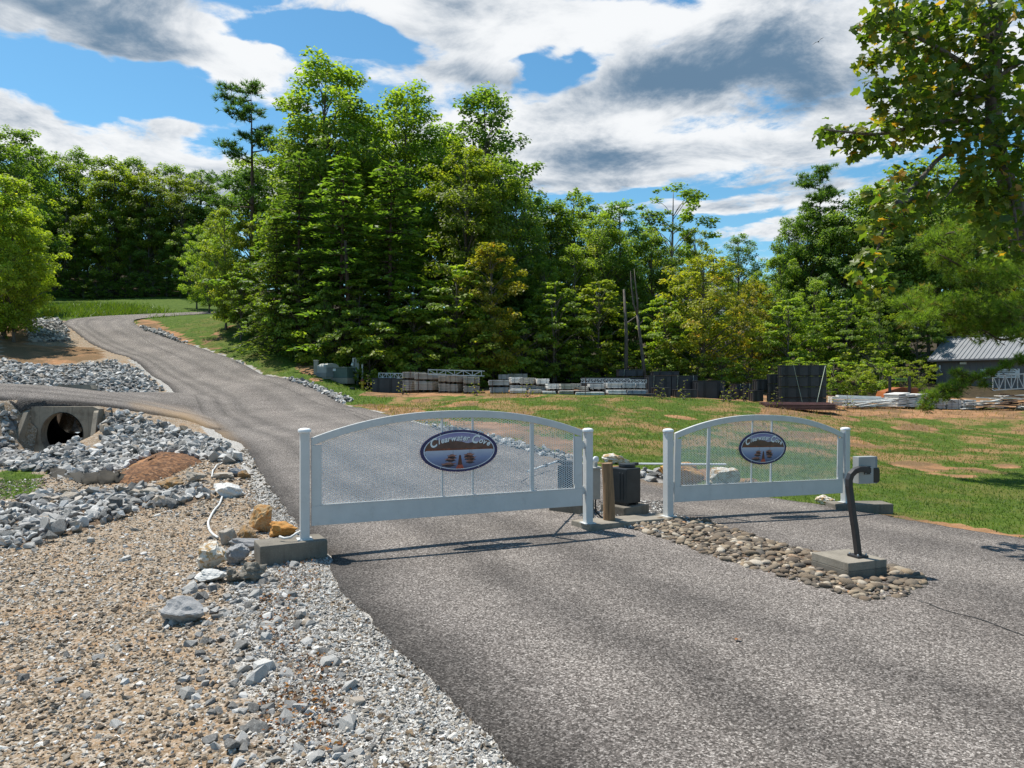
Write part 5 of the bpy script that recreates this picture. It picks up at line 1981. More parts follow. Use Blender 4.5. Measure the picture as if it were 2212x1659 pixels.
FG = 'black floats in the yard'
for (u0, u1, vt, vb, d, st, lab) in [
        (1401, 1450, 811, 849, 41, 1, 'tall black dock float at the end of the grey deck panels'), (1451, 1507, 811, 849, 41, 2, 'tall black dock float with two pale straps behind low floats'),
        (1508, 1567, 822, 864, 39.5, 0, 'wide black dock float beside the yellow flowering weed'), (1412, 1467, 802, 811, 43.5, 0, 'shallow black float on top of the tall floats'),
        (1337, 1389, 798, 813, 45, 1, 'black float stacked behind the grey deck panels'), (1260, 1400, 815, 846, 43, 0, 'long black float lying behind the silver truss'), (1591, 1624, 829, 840, 41.5, 2, 'small black float with two straps, upper of a pair'),
        (1591, 1627, 840.5, 861, 41, 0, 'small black float, lower of a pair behind the weeds'), (1417, 1449, 837, 859, 38.4, 0, 'low black float in front of the tall floats by the deck panels'),
        (1463, 1506, 841, 859, 38.4, 0, 'low black float in front of the two strapped floats'), (1562, 1591, 843, 865, 39, 0, 'low black float with a pale strap near the flowering weeds'),
        (1355, 1416, 850.5, 862, 36.4, 0, 'very low black float at the edge of the bank'),
        (1627, 1655, 843.5, 867, 37.4, 0, 'black float, lower of the pair beside the tall float tower'), (1636, 1664, 819.5, 843, 37.6, 0, 'black float, upper of the pair beside the tall float tower')]:
    make_float(u0, u1, vt, vb, d, -.12 if u0 > 1620 else 0, lab, base=vb > 845, strap=st, group=FG)
for k, (a, b) in enumerate(((808, 829), (829.5, 849), (849.5, 869))):
    make_float(1665, 1690, a, b, 37, -.25, ('top', 'middle', 'bottom')[k] + ' black float of the narrow three high tower', dep=1.0, base=k == 2, group=FG)
for k, (a, b) in enumerate(((788.5, 812), (812.5, 835.5), (836, 859.5), (860, 880))):
    make_float(1690, 1792, a, b, 35.2, -.20, ('topmost', 'second from the top', 'third from the top', 'lowest')[k] + ' black float of the tall wide four high tower', dep=1.05, base=k == 3, group=FG, ribs=4)
for (ua, va, ub, vb_, lab) in ((1714, 788, 1734, 873, 'pale strap slanting over the tall float tower at its narrow side'), (1783, 790, 1764, 872, 'pale strap slanting over the tall float tower beside the trees')):
    o = MB().bar(T3(ua, va, 34.95), T3(ub, vb_, 34.75), .028, .012).build('strap', M_ROPE)
    tag(o, lab, 'strap')
make_float(802, 884, 816, 838, 41.6, .02, 'long low black float near the yellow hydrant', dep=1.6, group='black floats in the yard')
for (u0, u1, vt, vb, d, lab) in ((914, 975, 797, 803, 47, 'flat grey panel lying far back behind the two tier bundles'), (1075, 1100, 808, 814, 44, 'single tan panel bundle far back in the yard'), (1095, 1140, 806.5, 813, 45, 'brown topped panel bundle far back in the yard'), (790, 815, 807, 812, 46, 'flat grey sheet bundle under the trees by the low black float')):
    panel_stack(u0, u1, vt, vb, d, .05, 2, M_DECKG if u0 < 1000 else M_DECK, lab, base=None, group='panel bundles far back')

# maroon roof sheets on the bank
p = xyz(1722, 881, 32.8)
o = empty('roof_sheets', (p.x, p.y, h1(p.x, p.y) + .02), -.06, 'stack of maroon ribbed roof sheets lying on the edge of the bank', 'roof sheets')
o.rotation_euler = (.09, .012, -.05)
for k in range(4):
    mb = MB()
    w, dp = 3.2, .95
    n = 9
    for j in range(n):
        yy = -dp / 2 + dp * j / (n - 1)
        mb.box((0, yy, .018), (w, .035, .03))
    mb.box((0, 0, 0), (w, dp, .008))
    s = mb.build('sheet', M_REDSHEET, o, (.05 * k - .06, .09 * k - .12, .05 + .055 * k))
    s.rotation_euler = (0, 0, .02 * (k - 1))

# white beams and boards
def pile(name, lab, items, mat, cat, cx):
    p0 = xyz(*cx)
    o = empty(name, (p0.x, p0.y, h1(p0.x, p0.y)), 0, lab, cat)
    for (ua, va, da, ub, vb_, db, w, h) in items:
        a = xyz(ua, va, da) - o.location; b = xyz(ub, vb_, db) - o.location
        MB().bar(a, b, w, h).build('board', mat if not isinstance(mat, list) else mat[int(ua) % len(mat)], o, bevel=.006, seg=1)
    return o


rr = random.Random(5)
items = [(1793, 866, 37, 1906, 868, 37, .5, .16), (1793, 859, 37.1, 1905, 861.5, 37.1, .5, .12), (1808, 855.5, 37.3, 1900, 858.5, 37.3, .35, .10), (1793, 873, 37, 1880, 875, 37, .4, .14)]
pile('beam_pile', 'strapped pile of long white square beams beside the tall float tower', items, M_WHITEW, 'beams', (1850, 876, 37))
for uu in (1824, 1839):
    tag(MB().bar(T3(uu, 857, 36.7), T3(uu + 3, 877, 36.6), .03, .012).build('strap', M_WHITEW), 'white strap over the pile of square beams, ' + ('nearer the float tower' if uu < 1830 else 'nearer the scrap boards'), 'strap')
items = [(rr.uniform(1820, 1870), rr.uniform(868, 881), rr.uniform(35.8, 36.6), rr.uniform(1890, 1935), rr.uniform(862, 879), rr.uniform(35.8, 36.6), .14, .035) for _ in range(14)]
pile('board_scraps', 'scattered white board scraps in front of the beam pile', items, M_WHITEW, 'boards', (1870, 880, 36.2))
items = []
for r_ in range(7):
    for k in range(3):
        u = 1925 + k * 20 + rr.uniform(-4, 4)
        items.append((u, 877 - 4 * r_ + rr.uniform(-1, 1), 37, u + 24, 876 - 4.1 * r_ + rr.uniform(-2.5, 1), 37.2, 1.0, .07))
pile('board_stack', 'leaning stack of pale boards beside the black frame with green plate', items, [M_WHITEW, M_DECKW, M_DECKW], 'boards', (1955, 880, 37.2))
for (u0, u1, vt, vb, lab) in ((1978, 2012, 862, 882, 'low grey board bundle below the pine branch, nearest the pale leaning stack'), (2013, 2044, 861, 883, 'low grey board bundle directly under the pine branch'), (2046, 2078, 863, 884, 'low grey board bundle between the pine branch and the debris pile'),
                               (2079, 2110, 864, 884, 'low grey board bundle touching the debris pile')):
    panel_stack(u0, u1, vt, vb, 36.6, .03, 6, M_DECKG, lab, 1.2, None, False, 'low grey board bundles')
items = []
for k in range(46):
    t = rr.random()
    u = 2100 + 130 * t
    v = 884 - rr.random() * (14 + 24 * math.exp(-((u - 2165) / 35) ** 2))
    L = rr.uniform(25, 60)
    items.append((u - L / 2, v + rr.uniform(-4, 4), rr.uniform(36, 38), u + L / 2, v + rr.uniform(-4, 4), rr.uniform(36, 38), .16, .045))
pile('debris_pile', 'untidy heap of grey, white and reddish scrap boards near the shed', items, [M_DECKG, M_WHITEW, M_DECK, M_DECKW, M_RUST, M_DECKG], 'debris pile', (2160, 886, 37))
truss(T3(2145, 843, 43), T3(2225, 838, 42), .85, 'grey metal truss frames standing in front of the shed', 6, .03, wid=.8)

# black frame with green plate and orange implement
p = xyz(1945, 858, 42)
zb = h1(p.x, p.y)
o = empty('implement', (p.x, p.y, zb), 0, 'black steel frame with a green plate and orange bucket behind the boards', 'implement')
for s in (-.62, .52):
    MB().box((s, 0, .75), (.14, .10, 1.5)).build('upright', M_DKMETAL, o, bevel=.01)
MB().box((-.05, 0, .40), (1.5, .12, .12)).build('cross_bar', M_DKMETAL, o, bevel=.01)
MB().box((-.05, .02, 1.30), (1.2, .06, .10)).build('top_bar', M_DKMETAL, o)
MB().box((.02, -.05, 1.30), (.70, .03, .20)).build('plate', mat_plain('lime_green_plate', (.18, .34, .04), .4, .1, 4), o)
for k in range(6):
    MB().box((-.2 + .09 * k, -.068, 1.30), (.055, .004, .10)).build('plate_marking', M_DKMETAL, o)
MB().prism([(-.9, .05), (1.4, .05), (1.2, .8), (.2, .85), (-.7, .6)], .3, 1.3).build('bucket', mat_plain('orange_steel', (.30, .085, .02), .6, .3, 2), o, bevel=.04)

# ---------------------------------------------------------------- shed
M_SHEDW = mat_plain('grey_shed_siding', (.15, .135, .132), .7, .12, .8, grime=.1)
M_SHEDR = mat_plain('grey_metal_roof', (.22, .228, .24), .5, .08, .8, metal=.1)
M_SHEDT = mat_plain('shed_trim', (.16, .155, .16), .5, .1, 2)
eL = xyz(2004, 777, 53.0)
ang = math.atan2(-.78, .625)
gsh = h1(eL.x + 4, eL.y)
sh_o = empty('shed', (eL.x, eL.y, gsh), ang, 'dark grey sided shed with pale ribbed metal roof behind the scrap boards', 'shed')
eh = eL.z - gsh
LEN, RUN, RISE = 15.0, 3.3, 1.75
MB().box((LEN / 2, RUN, (eh - .12) / 2 - .3), (LEN - .9, 2 * RUN - .7, eh - .12 + .6)).build('wall', M_SHEDW, sh_o)
for k in range(34):
    MB().box((.55 + k * .42, .333, (eh - .2) / 2), (.025, .02, eh - .2)).build('batten', M_SHEDT, sh_o)
mbr = MB()
for s in (0, 1):
    y0, y1 = (0, RUN) if s == 0 else (2 * RUN, RUN)
    vs = [(0, y0, eh), (LEN, y0, eh), (LEN, y1, eh + RISE), (0, y1, eh + RISE)]
    vs2 = [(a, b, c - .07) for a, b, c in vs]
    mbr.add(vs + vs2, [(0, 1, 2, 3), (7, 6, 5, 4), (0, 4, 5, 1), (2, 6, 7, 3), (0, 3, 7, 4), (1, 5, 6, 2)])
roof = mbr.build('roof', M_SHEDR, sh_o)
for k in range(51):
    x = .03 + k * .298
    o = MB().bar((x, -.01, eh + .022), (x, RUN - .03, eh + RISE + .006), .042, .045).build('roof_rib', M_SHEDT if False else M_SHEDR, roof)
MB().bar((0, RUN, eh + RISE + .045), (LEN, RUN, eh + RISE + .045), .34, .035).build('ridge_cap', M_SHEDR, roof)
MB().box((LEN / 2, -.045, eh - .075), (LEN, .08, .14)).build('gutter', M_SHEDT, roof, bevel=.02)
MB().prism([(0, 0), (RUN - .36, 0), (0, 0)], 0, .01)
g = MB().add([(.452, .36, eh - .12), (.452, 2 * RUN - .36, eh - .12), (.452, RUN, eh + RISE - .25)], [(0, 1, 2)]).build('gable', M_SHEDW, sh_o)
MB().tube([(.52, .30, eh - .2), (.50, .30, .1)], .045, 8).build('downspout', M_SHEDT, sh_o)
MB().box((2.25, .28, eh - .30), (.42, .12, .16)).build('flood_light', mat_plain('light_fitting', (.7, .66, .56), .4, .05, 5), sh_o, bevel=.01)
MB().box((.72, .25, eh - .55), (.10, .12, .26)).build('wall_lamp', M_CAP, sh_o, bevel=.02)
MB().tube([(.72, .25, eh - .66), (.74, .24, eh - .82), (.86, .24, eh - .90)], .022, 8).build('lamp_cable', M_CAP, sh_o)
sg = empty('shed_sign', tuple(Vector((eL.x, eL.y, gsh)) + Matrix.Rotation(ang, 3, 'Z') @ Vector((4.5, .27, eh - 1.06))), ang, 'white rectangular sign board with a green emblem on the shed wall', 'sign')
MB().box((0, 0, 0), (2.35, .03, .62)).build('board', mat_plain('sign_board_white', (.72, .71, .70), .5, .05, 3), sg, bevel=.006)
MB().prism([(x - .55, z - .10) for x, z in ellipse_pts(.42, .19, 32)], -.026, -.018).build('emblem', mat_plain('emblem_green', (.04, .13, .07), .5, .2, 9), sg)
MB().prism([(x - .55, z - .10) for x, z in ellipse_pts(.34, .13, 32)], -.030, -.024).build('emblem_centre', mat_plain('emblem_pale', (.45, .52, .46), .5, .2, 9), sg)
for k, (xx, zz, ww) in enumerate(((.42, .17, .75), (.35, .06, 1.1), (.45, -.06, .9), (.4, -.17, 1.0))):
    MB().box((xx, -.019, zz), (ww, .006, .045)).build('text_line', M_DKMETAL, sg)

# ---------------------------------------------------------------- utilities by the road
def at(u, v):
    p = hit(u, v, 25, 60)
    return p, FD / p.y


M_UGREEN = mat_plain('utility_green', (.075, .115, .095), .5, .12, 3, grime=.1)
M_UGREENL = mat_plain('utility_pale_green', (.24, .275, .24), .5, .12, 3, grime=.1)
M_UGREY = mat_plain('utility_grey', (.27, .285, .27), .5, .12, 3, grime=.12)
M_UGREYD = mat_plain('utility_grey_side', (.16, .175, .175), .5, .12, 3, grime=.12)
p, k = at(709, 816)
o = empty('utility_cabinet', p, R(-32), 'large grey green domed utility cabinet next to the transformer', 'cabinet')
w, dp_, hh = 26 / k, 1.05, 30 / k
n = 12
prof = [(-dp_ / 2, -.1), (dp_ / 2, -.1), (dp_ / 2, hh * .72)] + [(dp_ / 2 * math.cos(a), hh * .72 + hh * .28 * math.sin(a)) for a in [math.pi * t / n for t in range(1, n)]] + [(-dp_ / 2, hh * .72)]
MB().prism(prof, -w / 2, w / 2, Matrix.Rotation(R(90), 3, 'Z')).build('body', M_UGREY, o, bevel=.01, seg=1)
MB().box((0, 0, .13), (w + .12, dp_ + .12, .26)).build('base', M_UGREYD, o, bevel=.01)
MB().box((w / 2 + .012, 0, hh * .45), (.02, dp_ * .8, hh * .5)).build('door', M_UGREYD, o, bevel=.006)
p, k = at(738, 825)
o = empty('transformer', p, R(-12), 'dark green pad transformer on a pale concrete pad', 'transformer')
MB().box((0, 0, .06), (44 / k, 1.0, .34)).build('pad', M_CONC2, o, bevel=.02)
MB().box((.08, 0, .23 + .30), (33 / k, .80, .60)).build('tank', M_UGREEN, o, bevel=.02)
MB().box((.02, -.02, .845), (36 / k, .86, .03)).build('lid', M_UGREENL, o, bevel=.008)
MB().box((-16.5 / k + .06, 0, .53), (.05, .74, .52)).build('door', M_UGREENL, o, bevel=.01)
MB().box((-10 / k, -.405, .70), (.18, .006, .14)).build('warning_label', M_CAP, o)
p, k = at(683, 809)
o = empty('cable_pedestal', p, 0, 'slim beige cable pedestal beside the domed cabinet', 'pedestal')
MB().box((0, 0, .36), (9 / k, .22, .80)).build('body', mat_plain('pedestal_beige', (.30, .285, .23), .55, .1, 4), o, bevel=.02)
MB().box((0, 0, .775), (10.5 / k, .27, .05)).build('cap', mat_plain('pedestal_cap', (.40, .385, .32), .5, .1, 4), o, bevel=.015)
p, k = at(771, 831)
o = empty('meter_stand', p, R(-6), 'grey electric meter panel on two upright posts behind the hydrant', 'meter stand')
for xx, hh in ((-9 / k, 58 / k), (11 / k, 61 / k)):
    MB().box((xx, .1, hh / 2 - .1), (.10, .10, hh + .2)).build('post', M_STEEL, o, bevel=.006)
MB().box((1 / k, .03, 57 / k), (3.2 / k + .3, .05, .06)).build('cross_rail', M_STEEL, o)
MB().box((1.2 / k, -.05, 41 / k), (9.5 / k, .16, 30 / k)).build('panel', M_UGREY, o, bevel=.012)
MB().box((-7.5 / k, -.05, 42 / k), (6 / k, .14, 14 / k)).build('meter_box', M_UGREY, o, bevel=.012)
MB().lathe([(.085, 0), (.085, .07), (.06, .10)], n=16).build('meter', M_CAP, o, (-8 / k, -.12, 43 / k)).rotation_euler = (R(90), 0, 0)
for xx in (-.5, 2.5):
    MB().tube([(xx / k, -.04, 27 / k), (xx / k, -.04, -.05)], .032, 8).build('conduit', M_STEEL, o, smooth=True)
# hydrant
p, k = at(783, 843)
M_HYD = mat_plain('hydrant_yellow', (.55, .36, .02), .45, .15, 8, grime=.1)
M_HYDR = mat_plain('hydrant_bonnet_red', (.22, .045, .02), .5, .2, 8)
o = empty('fire_hydrant', p, .2, 'yellow fire hydrant with rusty red bonnet near the meter stand', 'fire hydrant')
s = 25 / k / .78
MB().lathe([(.15 * s, 0), (.15 * s, .04 * s), (.105 * s, .05 * s), (.10 * s, .34 * s), (.125 * s, .37 * s), (.125 * s, .54 * s), (.145 * s, .55 * s), (.145 * s, .59 * s)], n=20).build('barrel', M_HYD, o)
MB().lathe([(.14 * s, .592 * s), (.13 * s, .65 * s), (.09 * s, .71 * s), (.035 * s, .74 * s), (.03 * s, .79 * s), (.001, .795 * s)], n=20).build('bonnet', M_HYDR, o, smooth=True)
for a in (-1, 1, 0):
    c = MB().lathe([(.055 * s, .10 * s), (.055 * s, .17 * s), (.072 * s, .175 * s), (.072 * s, .215 * s), (.03 * s, .23 * s)], n=14).build('outlet', M_HYD, o, (0, 0, .45 * s))
    c.rotation_euler = (R(90), 0, R(90) * a)
p, k = at(761, 842)
o = empty('water_meter_box', p, 0, 'small black water meter lid in the brown grass left of the hydrant', 'water meter')
o['label'] = 'small black water meter lid in the brown grass beside the hydrant'
MB().box((0, 0, .05), (9 / k, .3, .14)).build('frame', M_BLACKPL, o, bevel=.01)
MB().box((0, 0, .125), (7.6 / k, .25, .02)).build('cover', M_BLACKPL, o, bevel=.005)

# rusty stakes along the yard edge
for (u, vt, vb, d, lab) in ((1024, 815, 853, 36.9, 'rusty steel stake in front of the two tier bundles'), (885, 800, 848, 38.4, 'dark stake at the float end of the two tier bundles'), (903, 805, 846, 38.6, 'thin rusty stake against the slanted bundles'), (1063, 822, 855, 36.4, 'thin grey stake beside the grey bundles'),
                            (1264, 815, 856, 35.9, 'rusty stake near the long silver truss'), (1306, 818, 857, 35.9, 'short rusty stake before the grey bundles')):
    x = (u - CU) / FD * d
    z0 = h1(x, d); zt = CAMZ + (CV - vt) / FD * d
    o = MB().bar((x, d, z0 - .1), (x + .03, d, zt), .045, .03).build('stake', M_RUST)
    tag(o, lab, 'stake')
# ================================================================ trees
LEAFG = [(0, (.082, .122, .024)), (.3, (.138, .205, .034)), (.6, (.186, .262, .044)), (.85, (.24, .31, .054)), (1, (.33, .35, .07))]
M_LEAF = mat_leaf('broad_leaves', LEAFG, .52)
M_LEAFY = mat_leaf('yellowing_leaves', [(0, (.11, .14, .02)), (.4, (.21, .235, .032)), (.75, (.30, .30, .05)), (.93, (.38, .31, .055)), (1, (.46, .26, .05))], .48)
M_NEEDLE = mat_leaf('conifer_needles', [(0, (.055, .10, .024)), (.4, (.105, .18, .036)), (.75, (.155, .24, .046)), (1, (.21, .27, .06))], .45)
M_PINE = mat_leaf('pine_needles', [(0, (.11, .075, .03)), (.12, (.10, .13, .028)), (.5, (.15, .23, .035)), (.85, (.21, .30, .05)), (1, (.32, .23, .075))], .45)
M_BARK = mat_bark('grey_bark', (.17, .145, .12), (.045, .036, .028))
M_BARKP = mat_bark('pine_bark', (.13, .085, .06), (.035, .022, .016))
M_BARKL = mat_bark('pale_bark', (.30, .27, .235), (.10, .085, .07))


def leaf_quads(C, Nrm, Dir, L, Wd, tint, cup=.12):
    """diamond leaves: centre, normal, pointing direction, length, width -> verts, quads"""
    n = len(C)
    S = np.cross(Nrm, Dir)
    S /= np.linalg.norm(S, axis=1)[:, None] + 1e-9
    L = L[:, None]; Wd = Wd[:, None]
    a = C - Dir * L * .5
    b = C + S * Wd * .5 + Nrm * Wd * cup + Dir * L * .04
    c = C + Dir * L * .5
    d = C - S * Wd * .5 + Nrm * Wd * cup + Dir * L * .04
    V = np.stack([a, b, c, d], 1).reshape(-1, 3)
    F = np.arange(n * 4).reshape(-1, 4)
    return V, F, np.repeat(tint, 4)


def unit(v):
    return v / (np.linalg.norm(v, axis=1)[:, None] + 1e-9)


def tree_rig(seed, h, prof, trunk_r, base_t, nlimb, bark, wig=.03, lean=(0, 0)):
    """trunk and limbs; returns the mesh builder and a function for the trunk axis"""
    rg = random.Random(seed)
    ph = [rg.random() * 6 for _ in range(4)]

    def axis(t):
        return Vector((lean[0] * t * h + wig * h * (math.sin(2.2 * t + ph[0]) - math.sin(ph[0])) * .5, lean[1] * t * h + wig * h * (math.sin(2.7 * t + ph[1]) - math.sin(ph[1])) * .5, t * h))
    mb = MB()
    T = [0, .02, .06, .15, .3, .45, .6, .75, .88, .97]
    mb.tube([axis(t) for t in T], [trunk_r * (1.5 if t == 0 else 1.15 if t < .03 else max(.06, (1 - t) ** .8)) for t in T], 9)
    return mb, axis, rg


def broadleaf(seed, h=18, R0=4.6, base=.25, nclump=120, per=150, leaf=.30, lmat=None, bark=None, shape='oval', droop=0.0, gap=.0, csize=1.0, trunk_r=None, flat=.62):
    rng = np.random.default_rng(seed)
    mb, axis, rg = tree_rig(seed, h, None, trunk_r or h * .0125, base, 0, bark)

    def env(t):      # crown radius at height fraction t of the crown
        if shape == 'oval':
            return R0 * (math.sin(math.pi * min(1, .10 + .86 * t)) ** .62)
        if shape == 'round':
            return R0 * math.sqrt(max(0, 1 - (2 * t - .95) ** 2 * .92))
        if shape == 'cone':
            return R0 * (1.03 - t) ** .75
        return R0 * (.45 + .6 * t) * (1 if t < .85 else (1 - t) / .15 * .8 + .2)      # vase
    cents, rad = [], []
    tries = 0
    while len(cents) < nclump and tries < nclump * 40:
        tries += 1
        t = rng.random() ** .85
        e = env(t)
        a = rng.random() * 2 * math.pi
        # lobes: a few bays and bulges in the outline
        lob = 1 + .22 * math.sin(3 * a + seed) * math.sin(5 * t + seed * 1.7) + .16 * math.sin(7 * t + 2 * a)
        r = e * lob * (rng.random() ** .42)
        zz = base + (1 - base) * t * .97
        p = np.array([r * math.cos(a), r * math.sin(a), zz * h]) + np.array(axis(zz)) * np.array([1, 1, 0])
        cr = csize * (.55 + .75 * rng.random()) * (h / 18) ** .5 * (1.15 - .45 * t)
        if cents:
            q = np.array(cents)
            if ((q - p) ** 2).sum(1).min() < (cr * (.62 + gap)) ** 2:
                continue
        cents.append(p); rad.append(cr)
    # limbs to a share of the clumps
    for p in cents[::2]:
        zz = max(base * .75, min(.93, p[2] / h - .06 - .035 * math.hypot(p[0], p[1]) * 18 / h * (.6 + .5 * rg.random())))
        a = axis(zz)
        b = Vector(p)
        m = a.lerp(b, .5) + Vector((rg.uniform(-.2, .2), rg.uniform(-.2, .2), .12 * (b - a).length * (1 - 2 * droop)))
        r0 = (trunk_r or h * .0125) * .36 * (1.05 - zz)
        mb.tube([a, m, b], [r0 + .015, r0 * .6 + .01, .008], 5, caps=False)
    V, F, Tn = [], [], []
    off = 0
    cc = np.array([0, 0, (base + 1) / 2 * h])
    for p, cr in zip(cents, rad):
        n = int(per * (cr / csize) ** 1.6)
        g = unit(rng.normal(size=(n, 3))) * (rng.random((n, 1)) ** .45)
        C = p + g * cr * np.array([1.15, 1.15, flat])
        if droop:
            C[:, 2] -= droop * (g[:, 0] ** 2 + g[:, 1] ** 2) * cr
        out = unit(C - cc)
        nrm = unit(np.array([0, 0, .85]) + .55 * out + .35 * g + .55 * rng.normal(size=(n, 3)))
        d0 = unit(out * .6 + g * .7 + rng.normal(size=(n, 3)) * .6 + np.array([0, 0, -.25 - droop]))
        d0 = unit(d0 - nrm * (d0 * nrm).sum(1)[:, None])
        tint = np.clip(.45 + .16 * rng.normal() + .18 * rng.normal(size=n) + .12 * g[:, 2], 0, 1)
        L = leaf * (.6 + .7 * rng.random(n)); Wd = L * (.55 + .25 * rng.random(n))
        v, f, tt = leaf_quads(C, nrm, d0, L, Wd, tint)
        V.append(v); F.append(f + off); Tn.append(tt); off += len(v)
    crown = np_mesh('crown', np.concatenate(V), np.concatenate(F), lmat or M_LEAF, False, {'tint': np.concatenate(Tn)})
    trunk = mb.mesh('trunk', bark or M_BARK, smooth=True)
    return dict(h=h, crown=crown, trunk=trunk)


def conifer(seed, h=16, R0=3.6, base=.12, whorls=26, per=9, lmat=None, bark=None, droop=.18, dens=1.0, spray=.36, up=0.0, top=1.0):
    """pine or hemlock with flat layered sprays on drooping limbs"""
    rng = np.random.default_rng(seed)
    mb, axis, rg = tree_rig(seed, h, None, h * .010, base, 0, bark, .012)
    V, F, Tn = [], [], []
    off = 0
    for w in range(whorls):
        t = base + (1 - base) * (w + .5 * rng.random()) / whorls
        Rw = R0 * (1.06 - t) ** .5 * (.62 + .6 * rng.random()) * top * .92
        n = int(per * (.7 + .5 * rng.random()))
        a0 = rng.random() * 6.28
        for k in range(n):
            a = a0 + 6.283 * k / n + rng.normal() * .25
            L = Rw * (.42 + .72 * rng.random())
            dr = droop * L * (.6 + .8 * rng.random()) - up * L
            p0 = np.array(axis(t)); dirh = np.array([math.cos(a), math.sin(a), 0])
            p1 = p0 + dirh * L + np.array([0, 0, -dr])
            pm = (p0 + p1) / 2 + np.array([0, 0, .10 * L])
            mb.tube([Vector(p0), Vector(pm), Vector(p1)], [.028 + .012 * L, .016, .006], 4, caps=False)
            m = max(6, int(20 * L * dens))
            s = .22 + .78 * rng.random(m) ** .8
            C = ((1 - s) ** 2)[:, None] * p0 + (2 * s * (1 - s))[:, None] * pm + (s ** 2)[:, None] * p1
            side = np.array([-dirh[1], dirh[0], 0])
            lat = (rng.random(m) - .5) * 2
            C = C + side * (lat * (.16 + .30 * L) * (1.1 - .75 * s))[:, None] + np.array([0, 0, 1]) * (rng.normal(size=m) * .07 - .10 * np.abs(lat))[:, None]
            nrm = unit(np.array([0, 0, 1.0]) + .38 * rng.normal(size=(m, 3)))
            d0 = unit(dirh[None] * .8 + side[None] * lat[:, None] * .9 + rng.normal(size=(m, 3)) * .3 + np.array([0, 0, -.15]))
            d0 = unit(d0 - nrm * (d0 * nrm).sum(1)[:, None])
            tint = np.clip(.42 + .14 * rng.normal() + .2 * rng.normal(size=m) + .15 * (s - .5), 0, 1)
            Lf = spray * (.6 + .8 * rng.random(m)); Wd = Lf * (.30 + .2 * rng.random(m))
            v, f, tt = leaf_quads(C, nrm, d0, Lf, Wd, tint, .05)
            V.append(v); F.append(f + off); Tn.append(tt); off += len(v)
    crown = np_mesh('crown', np.concatenate(V), np.concatenate(F), lmat or M_NEEDLE, False, {'tint': np.concatenate(Tn)})
    return dict(h=h, crown=crown, trunk=mb.mesh('trunk', bark or M_BARKP, smooth=True))


def needle_tufts(C, D, rng, n_per, L, w, tint):
    """bursts of long needles at twig ends"""
    n = len(C)
    Cr = np.repeat(C, n_per, 0); Dr = np.repeat(D, n_per, 0)
    d = unit(Dr + .75 * rng.normal(size=(n * n_per, 3)))
    Ls = L * (.7 + .5 * rng.random(n * n_per))
    s = unit(np.cross(d, rng.normal(size=(n * n_per, 3)))) * w
    a = Cr - s; b = Cr + s; c = Cr + d * Ls[:, None]
    V = np.stack([a, b, c], 1).reshape(-1, 3)
    return V, np.arange(len(V)).reshape(-1, 3), np.repeat(np.repeat(tint, n_per), 3)


def scots_pine(seed, h=20, first=.38, lmat=None, nl=26, R0=2.6, tuft=.42):
    """tall pine: bare stem, a few ragged plates of needles near the top"""
    rng = np.random.default_rng(seed)
    mb, axis, rg = tree_rig(seed, h, None, h * .0095, first, 0, None, .012)
    C, D, T = [], [], []
    for k in range(nl):
        t = first + (1 - first) * ((k + rng.random() * .8) / nl) ** .9
        a = rng.random() * 6.28
        L = R0 * (1.15 - .62 * (t - first) / (1 - first)) * (.45 + .65 * rng.random())
        if k == 0:
            L = R0 * 1.15; a = math.pi
        p0 = np.array(axis(t)); dh = np.array([math.cos(a), math.sin(a), 0])
        p1 = p0 + dh * L + np.array([0, 0, L * (.12 + .25 * rng.random())])
        pm = (p0 + p1) / 2 + np.array([0, 0, -.06 * L])
        mb.tube([Vector(p0), Vector(pm), Vector(p1)], [.05 + .01 * L, .03, .012], 5, caps=False)
        m = int(16 * L) + 6
        s = .42 + .58 * rng.random(m)
        q = ((1 - s) ** 2)[:, None] * p0 + (2 * s * (1 - s))[:, None] * pm + (s ** 2)[:, None] * p1
        q = q + rng.normal(size=(m, 3)) * np.array([.30, .30, .13]) * (.5 + .3 * L)
        C.append(q); D.append(unit(dh[None] * .5 + np.array([0, 0, .75]) + .3 * rng.normal(size=(m, 3))))
        T.append(np.clip(.4 + .16 * rng.normal(size=m), 0, 1))
    # leader tuft
    q = np.array(axis(.985)) + rng.normal(size=(26, 3)) * np.array([.35, .35, .4])
    C.append(q); D.append(unit(np.array([0, 0, 1.0]) + .5 * rng.normal(size=(26, 3)))); T.append(np.full(26, .4))
    v, f, tt = needle_tufts(np.concatenate(C), np.concatenate(D), rng, 16, tuft, .028, np.concatenate(T))
    crown = np_mesh('crown', v, f, lmat or M_NEEDLE, False, {'tint': tt})
    return dict(h=h, crown=crown, trunk=mb.mesh('trunk', M_BARKP, smooth=True))


